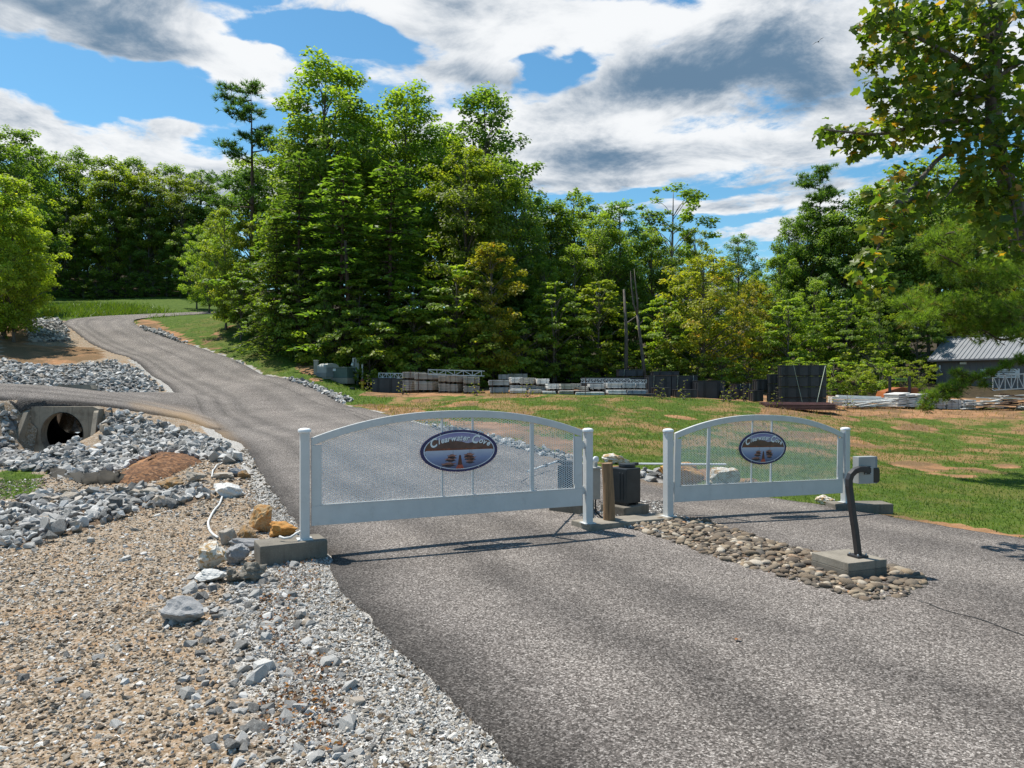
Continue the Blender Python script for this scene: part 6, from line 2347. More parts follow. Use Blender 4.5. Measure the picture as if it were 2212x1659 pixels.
KIND = {
    'b0': broadleaf(1, 19, 4.6, .16, 150, 150, .30),
    'b1': broadleaf(2, 18, 4.2, .22, 130, 150, .28, shape='round'),
    'b2': broadleaf(3, 20, 4.0, .30, 110, 140, .30, shape='oval', gap=.15),
    'b3': broadleaf(4, 15, 4.4, .10, 130, 150, .27, shape='round', csize=.9),
    'sp': broadleaf(5, 18, 3.6, .42, 60, 130, .27, shape='vase', gap=.35, csize=.75, bark=M_BARKL),       # thin, see-through crown
    'yl': broadleaf(6, 12, 4.2, .05, 150, 160, .24, M_LEAFY, shape='round', droop=.35, csize=.85),        # drooping, olive yellow
    'or': broadleaf(7, 11, 2.9, .10, 110, 150, .24, M_LEAFY, shape='oval', csize=.75),
    'sh': broadleaf(8, 4.2, 2.4, .02, 80, 150, .20, shape='round', csize=.75, trunk_r=.05),              # undergrowth shrub
    'sh2': broadleaf(9, 4.0, 2.2, .0, 85, 140, .16, shape='round', csize=.62, trunk_r=.045),
    'us': broadleaf(10, 8, 2.6, .08, 90, 140, .25, shape='oval', csize=.8, flat=.35),                    # young tree, layered
    'c0': conifer(21, 16, 3.6, .14, 28, 9),
    'c1': conifer(22, 15, 3.2, .22, 24, 8, dens=.9),
    'hm': conifer(23, 13, 3.6, .02, 30, 10, droop=.3, spray=.30),
    'ps': scots_pine(31, 20, .46, None, 24, 2.6, .42),
    'p2': scots_pine(32, 18, .40, None, 40, 3.2, .40),
}
TREE_NAME = {'b0': 'broadleaf_tree', 'b1': 'broadleaf_tree', 'b2': 'broadleaf_tree', 'b3': 'broadleaf_tree', 'sp': 'broadleaf_tree', 'yl': 'broadleaf_tree', 'or': 'broadleaf_tree',
             'sh': 'shrub', 'sh2': 'shrub', 'us': 'young_tree', 'c0': 'conifer', 'c1': 'conifer', 'hm': 'conifer', 'ps': 'pine_tree', 'p2': 'pine_tree'}
NT_COUNT = [0]


def place(kind, u, vtop, d, ws=1.0, tint=(1, 1, 1), lab=None, group=None, rz=None, vbase=None):
    K = KIND[kind]
    x = (u - CU) / FD * d
    zb = h1(x, d)
    zt = CAMZ + (CV - vtop) / FD * d
    hgt = max(1.0, zt - zb)
    s = hgt / K['h']
    NT_COUNT[0] += 1
    rr = random.Random(NT_COUNT[0] * 17)
    rz = rr.random() * 6.28 if rz is None else rz
    o = empty(TREE_NAME[kind], (x, d, zb - .05), rz, lab, 'shrub' if 'sh' in kind else 'tree', group)
    o.scale = (s * ws, s * ws, s)
    t = link('trunk', K['trunk'], o)
    c = link('crown', K['crown'], o)
    k = rr.uniform(.85, 1.15)
    c.color = (tint[0] * k, tint[1] * k, tint[2] * k, 1)
    return o


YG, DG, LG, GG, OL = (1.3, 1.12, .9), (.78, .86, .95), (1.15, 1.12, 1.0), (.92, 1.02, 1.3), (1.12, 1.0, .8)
N1 = (1, 1, 1)
def landmark(u, tab):
    return min(tab, key=lambda q: abs(q[0] - u))[1]


STAND_MARK = [(520, 'by the end of the visible road'), (640, 'above the reed clump'), (650, 'behind the low leafy tree'), (690, 'behind the domed cabinet'), (745, 'behind the transformer'), (780, 'behind the meter stand'), (800, 'behind the hydrant'), (850, 'behind the low black float'), (905, 'behind the slanted bundles'), (960, 'behind the light aluminium frame'),
              (1015, 'behind the rusty stake'), (1075, 'under the orange topped tree'), (1125, 'behind the tan and whitish bundles')]
YARD_MARK = [(1180, 'behind the whitish bundles'), (1235, 'behind the second gap of the bundles'), (1290, 'behind the near end of the long truss'), (1345, 'at the straight pale trunk'), (1400, 'at the leaning dead trunk'), (1450, 'behind the shallow top float'), (1505, 'behind the strapped tall float'), (1560, 'behind the wide black float'), (1615, 'behind the small pair of floats'), (1670, 'behind the three high tower'), (1725, 'behind the four high tower')]
SHED_MARK = [(1800, 'next to the four high tower'), (1850, 'behind the white beams'), (1880, 'tall one behind the white beams'), (1900, 'behind the board scraps'), (1945, 'behind the green plate'), (1985, 'at the shed corner')]
# ---- the tall stand beside the road
ST = 'trees of the tall stand beside the road'
for (k, u, v, d, ws, tn, lab) in [
        ('b2', 690, 118, 54, 1.1, LG, 'tallest broadleaf tree of the stand beside the road, loose top above all others'),
        ('b0', 668, 250, 55, .85, N1, 'broadleaf tree rising between the lone pine and the tallest tree'),
        ('b1', 780, 210, 56, 1.0, LG, 'broadleaf tree just beyond the tallest one'),
        ('b2', 880, 178, 56, 1.0, LG, 'second tallest broadleaf tree of the stand with open top'),
        ('b1', 955, 250, 58, .9, GG, 'dark broadleaf tree filling the dip beside the second tallest'),
        ('b2', 1050, 190, 60, .95, DG, 'dark blue green broadleaf tree with notched crown standing behind the oak'),
        ('b0', 1000, 300, 51, .95, OL, 'oak with visible forked trunk in front of the dark notched crown'),
        ('b1', 1080, 330, 54, .8, N1, 'broadleaf tree at the yard side shoulder of the stand'),
        ('b3', 1120, 400, 56, .8, GG, 'grey green broadleaf tree stepping down from the stand towards the yard'),
        ('c0', 738, 330, 46.5, 1.4, LG, 'large conifer with layered sprays and bare reddish trunk at the front of the stand'),
        ('c1', 845, 345, 47, 1.45, LG, 'second conifer with layered sprays beside the large one'),
        ('c1', 648, 330, 48, 1.3, N1, 'dark conifer at the road side of the large layered conifer'),
        ('hm', 600, 440, 47.5, 1.05, YG, 'light green soft conifer at the road end of the stand'),
        ('b3', 540, 470, 54, .85, YG, 'yellow green rounded tree behind the soft conifer'),
        ('b3', 488, 445, 54, .75, OL, 'dense rounded tree standing where the road disappears'),
        ('ps', 541, 190, 58, 1.35, (.75, .85, 1.0), 'lone tall pine with bare trunk and ragged plates above the stand'),
        ('or', 1066, 520, 45.5, .95, OL, 'small tree turning orange at the top beside the deck panel bundles'),
        ('us', 980, 560, 46, 1.2, LG, 'bright young tree below the oak trunk'),
        ('us', 900, 600, 45, 1.3, LG, 'young tree with layered leaves in front of the second conifer'),
        ('b3', 700, 600, 45, .55, GG, 'low leafy tree in front of the large conifer by the meter stand')]:
    place(k, u, v, d, ws, tn, lab, ST)
SG = 'shrubs along the foot of the stand'
for i, (k, u, v, d, ws, tn) in enumerate([('sh2', 562, 672, 49.5, 1.1, (1.0, 1.05, 1.3)), ('sh2', 600, 665, 48, 1.0, (.9, 1.0, 1.35)), ('sh', 640, 640, 47, 1.0, GG), ('sh', 690, 690, 45.5, 1.1, YG), ('sh', 745, 660, 45, 1.15, LG), ('sh', 800, 690, 44.5, 1.2, YG), ('sh', 850, 700, 44.5, 1.2, LG),
                                        ('sh', 905, 710, 44.5, 1.2, YG), ('sh', 960, 700, 45, 1.2, LG), ('sh', 1015, 690, 45.5, 1.2, YG), ('sh', 1075, 690, 46, 1.2, LG), ('sh', 1125, 670, 47.5, 1.2, LG), ('us', 520, 560, 51, .8, LG), ('us', 650, 560, 46.5, .9, LG), ('us', 780, 600, 45.5, 1.1, LG)]):
    place(k, u, v, d, ws, tn, ('silvery green bush by the road verge, ' + ('road side one of two' if u < 580 else 'cabinet side one of two') if k == 'sh2' else 'leafy undergrowth at the foot of the tall stand, ' + landmark(u, STAND_MARK)), SG if k != 'sh2' else 'silvery bushes by the verge')
# ---- the wood behind the yard
WG = 'trees of the wood behind the yard'
for (k, u, v, d, ws, tn, lab) in [
        ('b1', 1180, 425, 62, .9, GG, 'broadleaf tree at the low gap after the tall stand'), ('b0', 1245, 402, 62, 1.0, N1, 'rounded broadleaf tree behind the pale trunks'), ('b1', 1300, 455, 57, .9, LG, 'light green tree beside the pale trunks'),
        ('b2', 1345, 428, 58, .9, GG, 'tall grey green tree with pale straight trunk behind the deck panels'), ('sp', 1445, 396, 63, 1.25, (.8, .85, .9), 'thin see-through crown standing above the wood behind the yard'),
        ('b1', 1410, 490, 58, .9, N1, 'broadleaf tree below the thin see-through crown'), ('b3', 1505, 485, 68, .8, OL, 'olive tree top beside the thin crown'), ('b1', 1590, 500, 78, .8, DG, 'dark rounded tree beside the gap with the far ridge'),
        ('yl', 1520, 540, 50, 1.15, (1.0, 1.0, .9), 'large drooping olive yellow tree behind the black floats'), ('yl', 1625, 600, 54, .9, OL, 'smaller drooping olive tree beside the large yellow one'),
        ('b3', 1240, 520, 54, .8, LG, 'light green middle height tree behind the bundles'), ('b3', 1180, 560, 52, .7, N1, 'middle height tree next to the orange topped one'), ('us', 1290, 600, 50, 1.1, YG, 'bright yellow green young tree behind the deck panels'),
        ('us', 1200, 600, 48.5, 1.1, LG, 'young tree in front of the wood next to the orange topped one'), ('b3', 1370, 560, 55, .7, DG, 'dark tree behind the leaning dead trunk'), ('us', 1440, 640, 50, 1.1, LG, 'young tree beside the leaning dead trunk'),
        ('b3', 1690, 545, 60, .8, N1, 'broadleaf tree on the floats side of the far ridge gap'), ('b2', 1700, 470, 64, .75, DG, 'dark tree at the edge of the far ridge gap'), ('p2', 1772, 374, 62, 1.0, (.9, .95, .9), 'pine with tiered plates above the shed side wood'),
        ('b1', 1735, 440, 62, .8, DG, 'dark tree crowded against the tiered pine'), ('b0', 1830, 420, 60, .9, GG, 'grey green tree between the tiered pine and the shed'), ('b1', 1890, 395, 60, .9, N1, 'broadleaf tree behind the hanging yellow leaves'), ('b0', 1950, 350, 60, 1.0, N1, 'tall tree behind the shed roof end'),
        ('b1', 2030, 335, 60, 1.0, LG, 'light green tall tree behind the shed'), ('b0', 2110, 350, 60, 1.0, DG, 'dark tall tree behind the shed ridge'), ('b1', 2190, 340, 58, 1.0, N1, 'tall tree behind the far half of the shed'), ('b3', 1760, 600, 54, .8, LG, 'pale green tree behind the tall float tower'),
        ('us', 1700, 640, 51, 1.1, LG, 'young pale tree behind the three high tower'), ('us', 1830, 640, 52, 1.1, N1, 'dark young tree behind the white beams'), ('b3', 1900, 610, 54, .8, N1, 'dark middle height tree behind the implement'), ('us', 1980, 640, 55, 1.0, N1, 'young tree at the corner of the shed')]:
    place(k, u, v, d, ws, tn, lab, WG)
for (k, u, v, d, ws, tn) in [('sh', 1180, 720, 48.5, 1.3, YG), ('sh', 1235, 740, 48.5, 1.3, LG), ('sh', 1290, 750, 49, 1.3, YG), ('sh', 1345, 750, 49.5, 1.3, LG), ('sh', 1400, 745, 49.5, 1.3, YG), ('sh', 1450, 760, 49, 1.3, LG),
                             ('sh', 1505, 770, 48, 1.3, OL), ('sh', 1560, 770, 48, 1.3, LG), ('sh', 1615, 770, 48, 1.3, OL), ('sh', 1670, 770, 47.5, 1.2, YG), ('sh', 1725, 770, 47.5, 1.2, LG)]:
    place(k, u, v, d, ws, tn, 'leafy undergrowth below the yard wood, ' + landmark(u, YARD_MARK), 'undergrowth behind the yard')
for (k, u, v, d, ws, tn) in [('sh', 1800, 770, 46, 1.2, LG), ('sh', 1850, 785, 45, 1.1, YG), ('sh', 1900, 770, 47, 1.2, LG), ('sh2', 1945, 790, 46, 1.1, YG), ('sh2', 1985, 775, 49, 1.1, YG), ('sh', 1880, 740, 50, 1.2, YG)]:
    place(k, u, v, d, ws, tn, 'bright leafy bush, ' + landmark(u, SHED_MARK), 'bright bushes by the shed')
# back rows closing the wood
for i, (u, v, d) in enumerate([(560, 330, 66), (640, 300, 66), (760, 270, 66), (850, 260, 67), (950, 290, 66), (1040, 310, 67), (1130, 430, 70), (1220, 470, 72), (1310, 490, 72), (1400, 520, 74), (1480, 530, 76), (1570, 560, 88), (1660, 590, 92), (1720, 520, 74), (1800, 470, 74), (1880, 440, 74), (1960, 410, 74), (2060, 400, 74), (2160, 400, 72)]):
    place(['b0', 'b1', 'b3'][i % 3], u, v, d, 1.1, DG if i % 2 else N1, 'broadleaf tree of the rows deep in the wood', 'deep rows of the wood')
# ---- wood across the field on the left
FG2 = 'trees of the wood beyond the field'
for i, (k, u, v, d, ws, tn) in enumerate([('b1', 20, 262, 80, 1.0, DG), ('b2', 75, 320, 95, 1.0, DG), ('b0', 120, 330, 93, 1.0, N1), ('b2', 165, 318, 96, 1.0, DG), ('b1', 215, 330, 92, 1.0, N1), ('b0', 255, 345, 91, 1.0, OL), ('b2', 290, 338, 97, .9, DG),
                                         ('b0', 325, 355, 91, 1.0, OL), ('b2', 365, 352, 96, 1.0, DG), ('b1', 400, 375, 92, 1.0, OL), ('b0', 430, 365, 96, 1.0, N1), ('b1', 462, 410, 95, .9, DG), ('b2', 480, 440, 90, .9, N1),
                                         ('b3', 140, 440, 89, 1.0, N1), ('b3', 235, 430, 89, .9, LG), ('b3', 320, 450, 89, .9, DG), ('b3', 400, 480, 88, .9, N1), ('b0', 55, 340, 90, 1.0, DG), ('b3', 190, 520, 89, .8, DG), ('b3', 280, 540, 88, .8, DG), ('b3', 360, 545, 88, .8, DG), ('b3', 105, 520, 88, .8, DG)]):
    fm = [(40, 'behind the bright sunlit tree'), (85, 'beside the tall dark tree of the bank'), (130, 'above the rocks of the upper bend'), (165, 'above the start of the tall growth'), (215, 'above the middle of the tall growth'), (255, 'above the end of the tall growth'), (290, 'above the dip of the field'), (325, 'above the open field'), (365, 'towards the field corner'), (400, 'at the field corner'), (430, 'behind the light green field corner tree'), (462, 'next to the lone tall pine'), (480, 'where the road disappears')]
    lab = {'b0': 'full crowned broadleaf tree in the wood beyond the field', 'b1': 'rounded broadleaf tree in the wood beyond the field', 'b2': 'narrow dark topped tree in the wood beyond the field', 'b3': 'lower broadleaf tree at the edge of the wood beyond the field'}[k]
    place(k, u, v, d, ws, tn, lab.replace(' in the wood beyond the field', ' beyond the field').replace(' at the edge of the wood beyond the field', ' beyond the field') + ', ' + landmark(u, fm), FG2 + ' ' + k)
for i, (u, v, d) in enumerate([(60 + 38 * j, 400 + 9 * j + (j * 37 % 30), 103) for j in range(12)] + [(70 + 45 * j, 520 + (j * 29 % 30), 99) for j in range(10)]):
    place(['b3', 'hm', 'b0'][i % 3], u, v, d, 1.2, DG if i % 2 else N1, 'broadleaf tree deep in the wood beyond the field' if i % 3 != 1 else 'soft conifer deep in the wood beyond the field', 'deep rows beyond the field')
for i, (k, u, v, d) in enumerate([('us', 600, 520, 52), ('us', 680, 540, 51), ('us', 760, 560, 51), ('us', 840, 560, 51), ('us', 920, 560, 52), ('us', 1000, 560, 53), ('us', 1080, 560, 54), ('us', 1160, 600, 55), ('us', 1260, 640, 56), ('us', 1340, 650, 56), ('us', 1460, 650, 57), ('us', 1560, 680, 58), ('us', 1660, 680, 60), ('us', 1780, 660, 58), ('us', 1860, 650, 58), ('us', 1940, 650, 60)]):
    place(k, u, v, d, 1.5, N1 if i % 2 else DG, 'shaded young tree deep between the trunks of the wood', 'shaded young trees')
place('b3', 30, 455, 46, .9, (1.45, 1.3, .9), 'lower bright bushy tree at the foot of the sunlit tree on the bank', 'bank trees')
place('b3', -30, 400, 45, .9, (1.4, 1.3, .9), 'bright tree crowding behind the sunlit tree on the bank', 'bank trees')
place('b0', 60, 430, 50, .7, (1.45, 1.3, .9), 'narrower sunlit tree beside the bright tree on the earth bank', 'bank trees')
for i, u in enumerate(range(90, 470, 30)):
    place('sh' if i % 3 else 'us', u, 590 + (i * 7 % 18), 87, 1.25, DG, 'dark undergrowth along the far edge of the field', 'undergrowth beyond the field')
place('b3', 425, 482, 74, .75, LG, 'light green tree at the field corner in front of the far wood', 'trees at the field corner')
place('b3', 452, 500, 70, .7, LG, 'small light green tree by the end of the visible road', 'trees at the field corner')
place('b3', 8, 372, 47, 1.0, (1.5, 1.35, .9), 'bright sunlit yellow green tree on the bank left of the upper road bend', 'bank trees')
bpy.data.objects[[o.name for o in COL.objects if o.get('group') == 'bank trees'][0]]['label'] = 'bright sunlit yellow green tree on the earth bank by the upper road bend'
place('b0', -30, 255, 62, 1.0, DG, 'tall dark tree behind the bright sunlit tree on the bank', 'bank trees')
place('sh2', 6, 650, 46, .8, (.9, .95, 1.1), 'grey green bush on the bare earth bank', 'bank bushes')
place('sh', 60, 628, 56, .8, N1, 'leafy bush below the bright sunlit tree', 'bank bushes')

# ---- bare leaning forked trunk behind the yard, and pale stems
o = empty('dead_tree', tuple(xyz(1392, 812, 47.5)), 0, 'bare pale dead trunk leaning and forked behind the deck panels', 'tree')
L0 = o.location.copy()
P = lambda u, v: xyz(u, v, 47.5) - L0
MB().tube([P(1393, 818), P(1388, 770), P(1382, 720), P(1377, 680)], [.13, .115, .10, .09], 9).build('trunk', M_BARK, o, smooth=True)
MB().tube([P(1377, 681), P(1368, 655), P(1364, 620), P(1362, 585)], [.07, .055, .04, .02], 7).build('fork', M_BARK, o, smooth=True)
MB().tube([P(1377, 681), P(1377, 650), P(1373, 615), P(1370, 580)], [.07, .055, .04, .02], 7).build('fork', M_BARK, o, smooth=True)
MB().tube([P(1381, 700), P(1388, 694), P(1391, 688)], [.03, .02, .01], 6).build('twig', M_BARK, o)
for (u, v, vb, d, r, lab) in [(1352, 625, 812, 47.8, .13, 'straight pale grey trunk beside the leaning dead trunk'), (1195, 660, 820, 47.5, .07, 'thin pale trunk rising behind the whitish bundles'), (2006, 650, 745, 55, .13, 'grey trunk at the corner of the shed'),
                              (750, 520, 775, 45.4, .17, 'reddish conifer trunk showing below the layered sprays')]:
    a = xyz(u, vb, d); b = xyz(u - 4, v, d)
    x, z0 = a.x, h1(a.x, d)
    o = empty('tree_trunk', (x, d, z0), 0, lab, 'tree')
    m = Vector((.05, .1, (b.z - z0) * .5))
    MB().tube([(0, 0, -.1), tuple(m), (b.x - x, 0, b.z - z0)], [r * 1.15, r * .9, r * .55], 9).build('stem', M_BARKP if 'reddish' in lab else M_BARK, o, smooth=True)
    MB().tube([tuple(m * 1.3), tuple(m * 1.3 + Vector((.7, -.2, .5)))], [.04, .012], 5).build('branch', M_BARKL, o)
# ================================================================ near foliage at the right: broad leaved tree and pine bough
def lobed_leaf(name, tint, mat, seed):
    """lobed leaf, about as long as wide, stalk at the origin; 1 unit long"""
    rg = random.Random(seed)
    out = [(0, 0), (.26, .02), (.52, .16), (.36, .36), (.56, .66), (.26, .70), (.10, .98), (0, .88), (-.10, .98), (-.26, .70), (-.56, .66), (-.36, .36), (-.52, .16), (-.26, .02)]
    cv = rg.uniform(.10, .28)
    V = [(0, .42, .02)]
    for x, y in out:
        x *= rg.uniform(.9, 1.1); y *= rg.uniform(.95, 1.05)
        V.append((x, y, cv * abs(x) - .22 * (y - .3) ** 2 + rg.uniform(-.04, .04)))
    n = len(out)
    F = [(0, 1 + k, 1 + (k + 1) % n) for k in range(n)]
    return np_mesh(name, np.array(V), np.array(F), mat, False, {'tint': np.full(len(V), tint)})


NEARLEAF = [(0, (.042, .072, .014)), (.35, (.085, .14, .021)), (.6, (.135, .18, .026)), (.8, (.24, .22, .032)), (.9, (.42, .24, .035)), (1, (.32, .13, .04))]
M_NEARLEAF = mat_leaf('lobed_leaves', NEARLEAF, .5, .42, spec=.4)
LEAVES = [lobed_leaf('leaf', t, M_NEARLEAF, i) for i, t in enumerate((.12, .25, .35, .45, .5, .58, .66, .75, .9))]
LW = np.array([.09, .14, .16, .15, .13, .11, .09, .07, .06])


def near_tree():
    rng = np.random.default_rng(77)
    base = Vector((10.9, 13.4, h1(10.9, 13.4)))
    o = empty('lobed_leaf_tree', base, 0, 'broad tree with lobed green and yellowing leaves overhanging the lawn beside the road', 'tree')
    B = lambda p: Vector(p) - base
    tr = [(10.9, 13.4, base.z - .1), (10.7, 13.35, 1.2), (10.2, 13.2, 3.0), (9.2, 12.9, 4.9), (8.42, 12.6, 6.6), (8.36, 12.5, 8.5), (8.2, 12.4, 10.5), (8.0, 12.2, 12.5)]
    mb = MB()
    S = spline(tr, 40)
    mb.tube([B(p) for p in S], list(np.linspace(.24, .05, 40)), 10)
    limb = lambda pts, r0: mb.tube([B(p) for p in spline(pts, 14)], list(np.linspace(r0, .010, 14)), 6)
    X = lambda u, v, d: tuple(xyz(u, v, d))
    limbs = [[X(2120, 290, 12.7), X(2090, 305, 12.6), X(2035, 336, 12.4), X(1985, 390, 12.1), X(1930, 450, 11.9), X(1895, 540, 11.8), X(1885, 600, 11.8)],
             [X(2115, 265, 12.7), X(2050, 262, 12.5), X(1980, 272, 12.3), X(1900, 290, 12.0), X(1830, 285, 11.8), X(1780, 280, 11.7)],
             [X(2125, 215, 12.6), X(2060, 200, 12.4), X(2000, 188, 12.2), X(1950, 195, 12.0), X(1880, 190, 11.9)],
             [X(2130, 170, 12.5), X(2070, 130, 12.3), X(2000, 90, 12.1), X(1930, 60, 12.0), X(1875, 50, 11.9)],
             [X(2130, 190, 12.5), X(2180, 150, 12.3), X(2240, 120, 12.2)], [X(2130, 300, 12.7), X(2170, 360, 12.3), X(2190, 450, 12.0), X(2200, 520, 11.9)],
             [X(2125, 330, 12.8), X(2080, 380, 12.4), X(2040, 430, 12.2)], [X(2000, 188, 12.2), X(1965, 235, 12.0), X(1930, 245, 11.9)],
             [X(1935, 440, 11.9), X(1970, 430, 12.0), X(2000, 425, 12.0)], [X(2135, 100, 12.4), X(2110, 20, 12.2), X(2050, -40, 12.0)]]
    for L in limbs:
        limb(L, .055)
    cl = [(1790, 282, 26), (1830, 296, 36), (1865, 300, 40), (1905, 285, 42), (1950, 290, 46), (1990, 268, 50), (1900, 230, 26), (1885, 190, 26), (1880, 130, 28), (1885, 60, 34), (1920, 25, 44), (1970, 20, 55), (2030, 30, 60), (2090, 40, 65), (2160, 30, 60),
          (1930, 95, 40), (1985, 105, 50), (2050, 110, 60), (2110, 110, 40), (2185, 110, 50), (1950, 175, 42), (2010, 175, 50), (2070, 185, 50), (2185, 190, 45), (1985, 225, 44), (2050, 240, 48), (2110, 240, 45), (2190, 250, 45), (2160, 310, 55), (2200, 370, 50),
          (2110, 345, 50), (2150, 400, 55), (2195, 470, 50), (2120, 440, 42), (2060, 300, 36), (1960, 385, 40), (1990, 425, 38), (1925, 440, 42), (1895, 425, 24), (1945, 480, 36), (1905, 500, 32), (1890, 560, 30), (1905, 600, 26), (1880, 615, 18), (1868, 632, 18), (1850, 600, 14), (2015, 395, 26), (2170, 540, 36), (2140, 480, 40), (2200, 300, 45), (2100, 410, 34), (2150, 260, 40), (2010, 130, 40), (1960, 60, 40), (2130, 160, 40)]
    pos, dirs, nrm, size, tint = [], [], [], [], []
    for (u, v, r) in cl:
        d = 12.25 + rng.normal() * .45 - (.35 if u < 1960 else 0)
        n = int(r * r * .031) + 9
        c = np.array(xyz(u, v, d)); rad = r / FD * d
        g = unit(rng.normal(size=(n, 3))) * rng.random((n, 1)) ** .4
        p = c + g * rad * np.array([1.05, 1.3, .95])
        pos.append(p)
        nm = unit(np.array([0, 0, .8]) + .5 * g + .55 * rng.normal(size=(n, 3)))
        dd = unit(g + np.array([-.2, -.1, -.75]) + .5 * rng.normal(size=(n, 3)))
        nrm.append(nm); dirs.append(unit(dd - nm * (dd * nm).sum(1)[:, None]))
        size.append(.09 + .095 * rng.random(n))
        # a twig into every clump
        k = int(rng.integers(0, n))
        mb.tube([B(c + np.array([.1, .05, .06])), B(p[k])], [.012, .004], 4, caps=False)
    pos = np.concatenate(pos); nrm = np.concatenate(nrm); dirs = np.concatenate(dirs); size = np.concatenate(size)
    mb.build('trunk', M_BARK, o, smooth=True)
    side = np.cross(dirs, nrm)
    M = np.stack([side, dirs, nrm], -1)
    pick = rng.choice(len(LEAVES), len(pos), p=LW)
    vis = (pos[:, 0] / pos[:, 1] < .70) & ((pos[:, 2] - CAMZ) / pos[:, 1] < .53)
    order = np.argsort(np.where(vis, -size / pos[:, 1], 0))
    crown = None
    rest = order[300:]
    Vs, Fs, Ts, off = [], [], [], 0
    for k, me in enumerate(LEAVES):
        idx = rest[pick[rest] == k]
        v, f = mesh_arrays(me)
        V = np.einsum('nij,vj->nvi', M[idx], v) * size[idx][:, None, None] + (pos[idx] - np.array(base))[:, None, :]
        Vs.append(V.reshape(-1, 3)); Fs.append((f[None] + (np.arange(len(idx)) * len(v))[:, None, None] + off).reshape(-1, 3))
        tv = (.12, .25, .35, .45, .5, .58, .66, .75, .9)[k]
        Ts.append(np.repeat(np.clip(tv + .05 * rng.normal(size=len(idx)), 0, 1), len(v)))
        off += len(idx) * len(v)
    crown = link('crown', np_mesh('crown', np.concatenate(Vs), np.concatenate(Fs), M_NEARLEAF, False, {'tint': np.concatenate(Ts)}), o)
    crown['kind'] = 'stuff'
    for i in order[:300]:
        l = link('leaf', LEAVES[pick[i]], o)
        s = size[i]
        l.matrix_local = Matrix(((M[i, 0, 0] * s, M[i, 0, 1] * s, M[i, 0, 2] * s, pos[i, 0] - base.x), (M[i, 1, 0] * s, M[i, 1, 1] * s, M[i, 1, 2] * s, pos[i, 1] - base.y), (M[i, 2, 0] * s, M[i, 2, 1] * s, M[i, 2, 2] * s, pos[i, 2] - base.z), (0, 0, 0, 1)))


near_tree()


def near_pine():
    rng = np.random.default_rng(88)
    base = Vector((17.2, 21.5, h1(17.2, 21.5)))
    o = empty('pine_tree', base, 0, 'pine with long needles whose low bough hangs before the shed', 'tree')
    B = lambda p: Vector(p) - base
    mb = MB()
    mb.tube([B((17.2, 21.5, base.z - .1)), B((17.25, 21.5, 4)), B((17.1, 21.4, 8)), B((17.1, 21.3, 12))], [.22, .18, .13, .05], 10)
    X = lambda u, v, d: tuple(xyz(u, v, d))
    boughs = [[(17.2, 21.5, 3.2), X(2212, 772, 20.3), X(2150, 802, 20.0), X(2080, 828, 19.8), X(2030, 848, 19.7), X(2003, 880, 19.6)], [X(2080, 828, 19.8), X(2050, 852, 19.7), X(2012, 862, 19.6)], [X(2150, 802, 20.0), X(2110, 812, 19.9), X(2070, 806, 19.8)],
              [(17.2, 21.5, 4.6), X(2180, 690, 20.5), X(2080, 680, 20.2), X(1990, 680, 20.0), X(1950, 655, 19.9)], [(17.2, 21.5, 5.6), X(2180, 600, 20.5), X(2100, 585, 20.2), X(2030, 550, 20.0)], [(17.2, 21.5, 6.6), X(2170, 520, 20.5), X(2080, 500, 20.2), X(2010, 515, 20.0)], [(17.2, 21.5, 4.9), X(2190, 730, 19.9), X(2120, 712, 19.8)],
              [(17.2, 21.5, 7.4), X(2200, 455, 20.5), X(2140, 440, 20.3)]]
    for L in boughs:
        mb.tube([B(p) for p in spline(L, 16)], list(np.linspace(.075, .012, 16)), 6)
    cl = [(2010, 520, 30), (2060, 500, 42), (2120, 510, 46), (2180, 495, 46), (2040, 555, 36), (2100, 585, 46), (2170, 600, 48), (1955, 655, 28), (1990, 640, 34), (1985, 690, 36), (2040, 665, 44), (2100, 660, 50), (2170, 680, 52), (2075, 705, 34), (2140, 715, 42), (2205, 640, 45), (2205, 560, 45), (2140, 445, 36), (2200, 440, 40), (2210, 720, 36),
          (2003, 878, 17), (2014, 858, 20), (2040, 845, 20), (2062, 838, 22), (2085, 825, 20), (2110, 815, 16), (2072, 806, 14), (2145, 805, 13), (2175, 790, 14), (2208, 778, 18), (2052, 858, 14), (2130, 832, 10)]
    C, D, T = [], [], []
    for (u, v, r) in cl:
        low = v > 760
        d = (19.75 if low else 20.2) + rng.normal() * (.15 if low else .6)
        n = int((r * r * .085) + 12)
        c = np.array(xyz(u, v, d)); rad = r / FD * d
        g = unit(rng.normal(size=(n, 3))) * rng.random((n, 1)) ** .5
        C.append(c + g * rad * np.array([1.05, 1.3, .72]))
        D.append(unit(g * .6 + np.array([-.45, -.1, .55]) + .3 * rng.normal(size=(n, 3))))
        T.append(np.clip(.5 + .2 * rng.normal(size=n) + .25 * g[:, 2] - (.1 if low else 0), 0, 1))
    C = np.concatenate(C)
    for k in range(0, len(C), 9):
        q = C[k]
        mb.tube([B(q + np.array([.28, .1, -.12])), B(q)], [.012, .004], 4, caps=False)
    v, f, tt = needle_tufts(C - np.array(base), np.concatenate(D), rng, 22, .165, .0062, np.concatenate(T))
    mb.build('trunk', M_BARKP, o, smooth=True)
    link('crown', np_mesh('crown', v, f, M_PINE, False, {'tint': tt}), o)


near_pine()

# ================================================================ grass, weeds, litter
M_BLADE = mat_leaf('grass_blades', [(0, (.045, .078, .010)), (.45, (.085, .145, .016)), (.75, (.135, .195, .026)), (.88, (.21, .18, .055)), (1, (.27, .165, .075))], .35, .55)


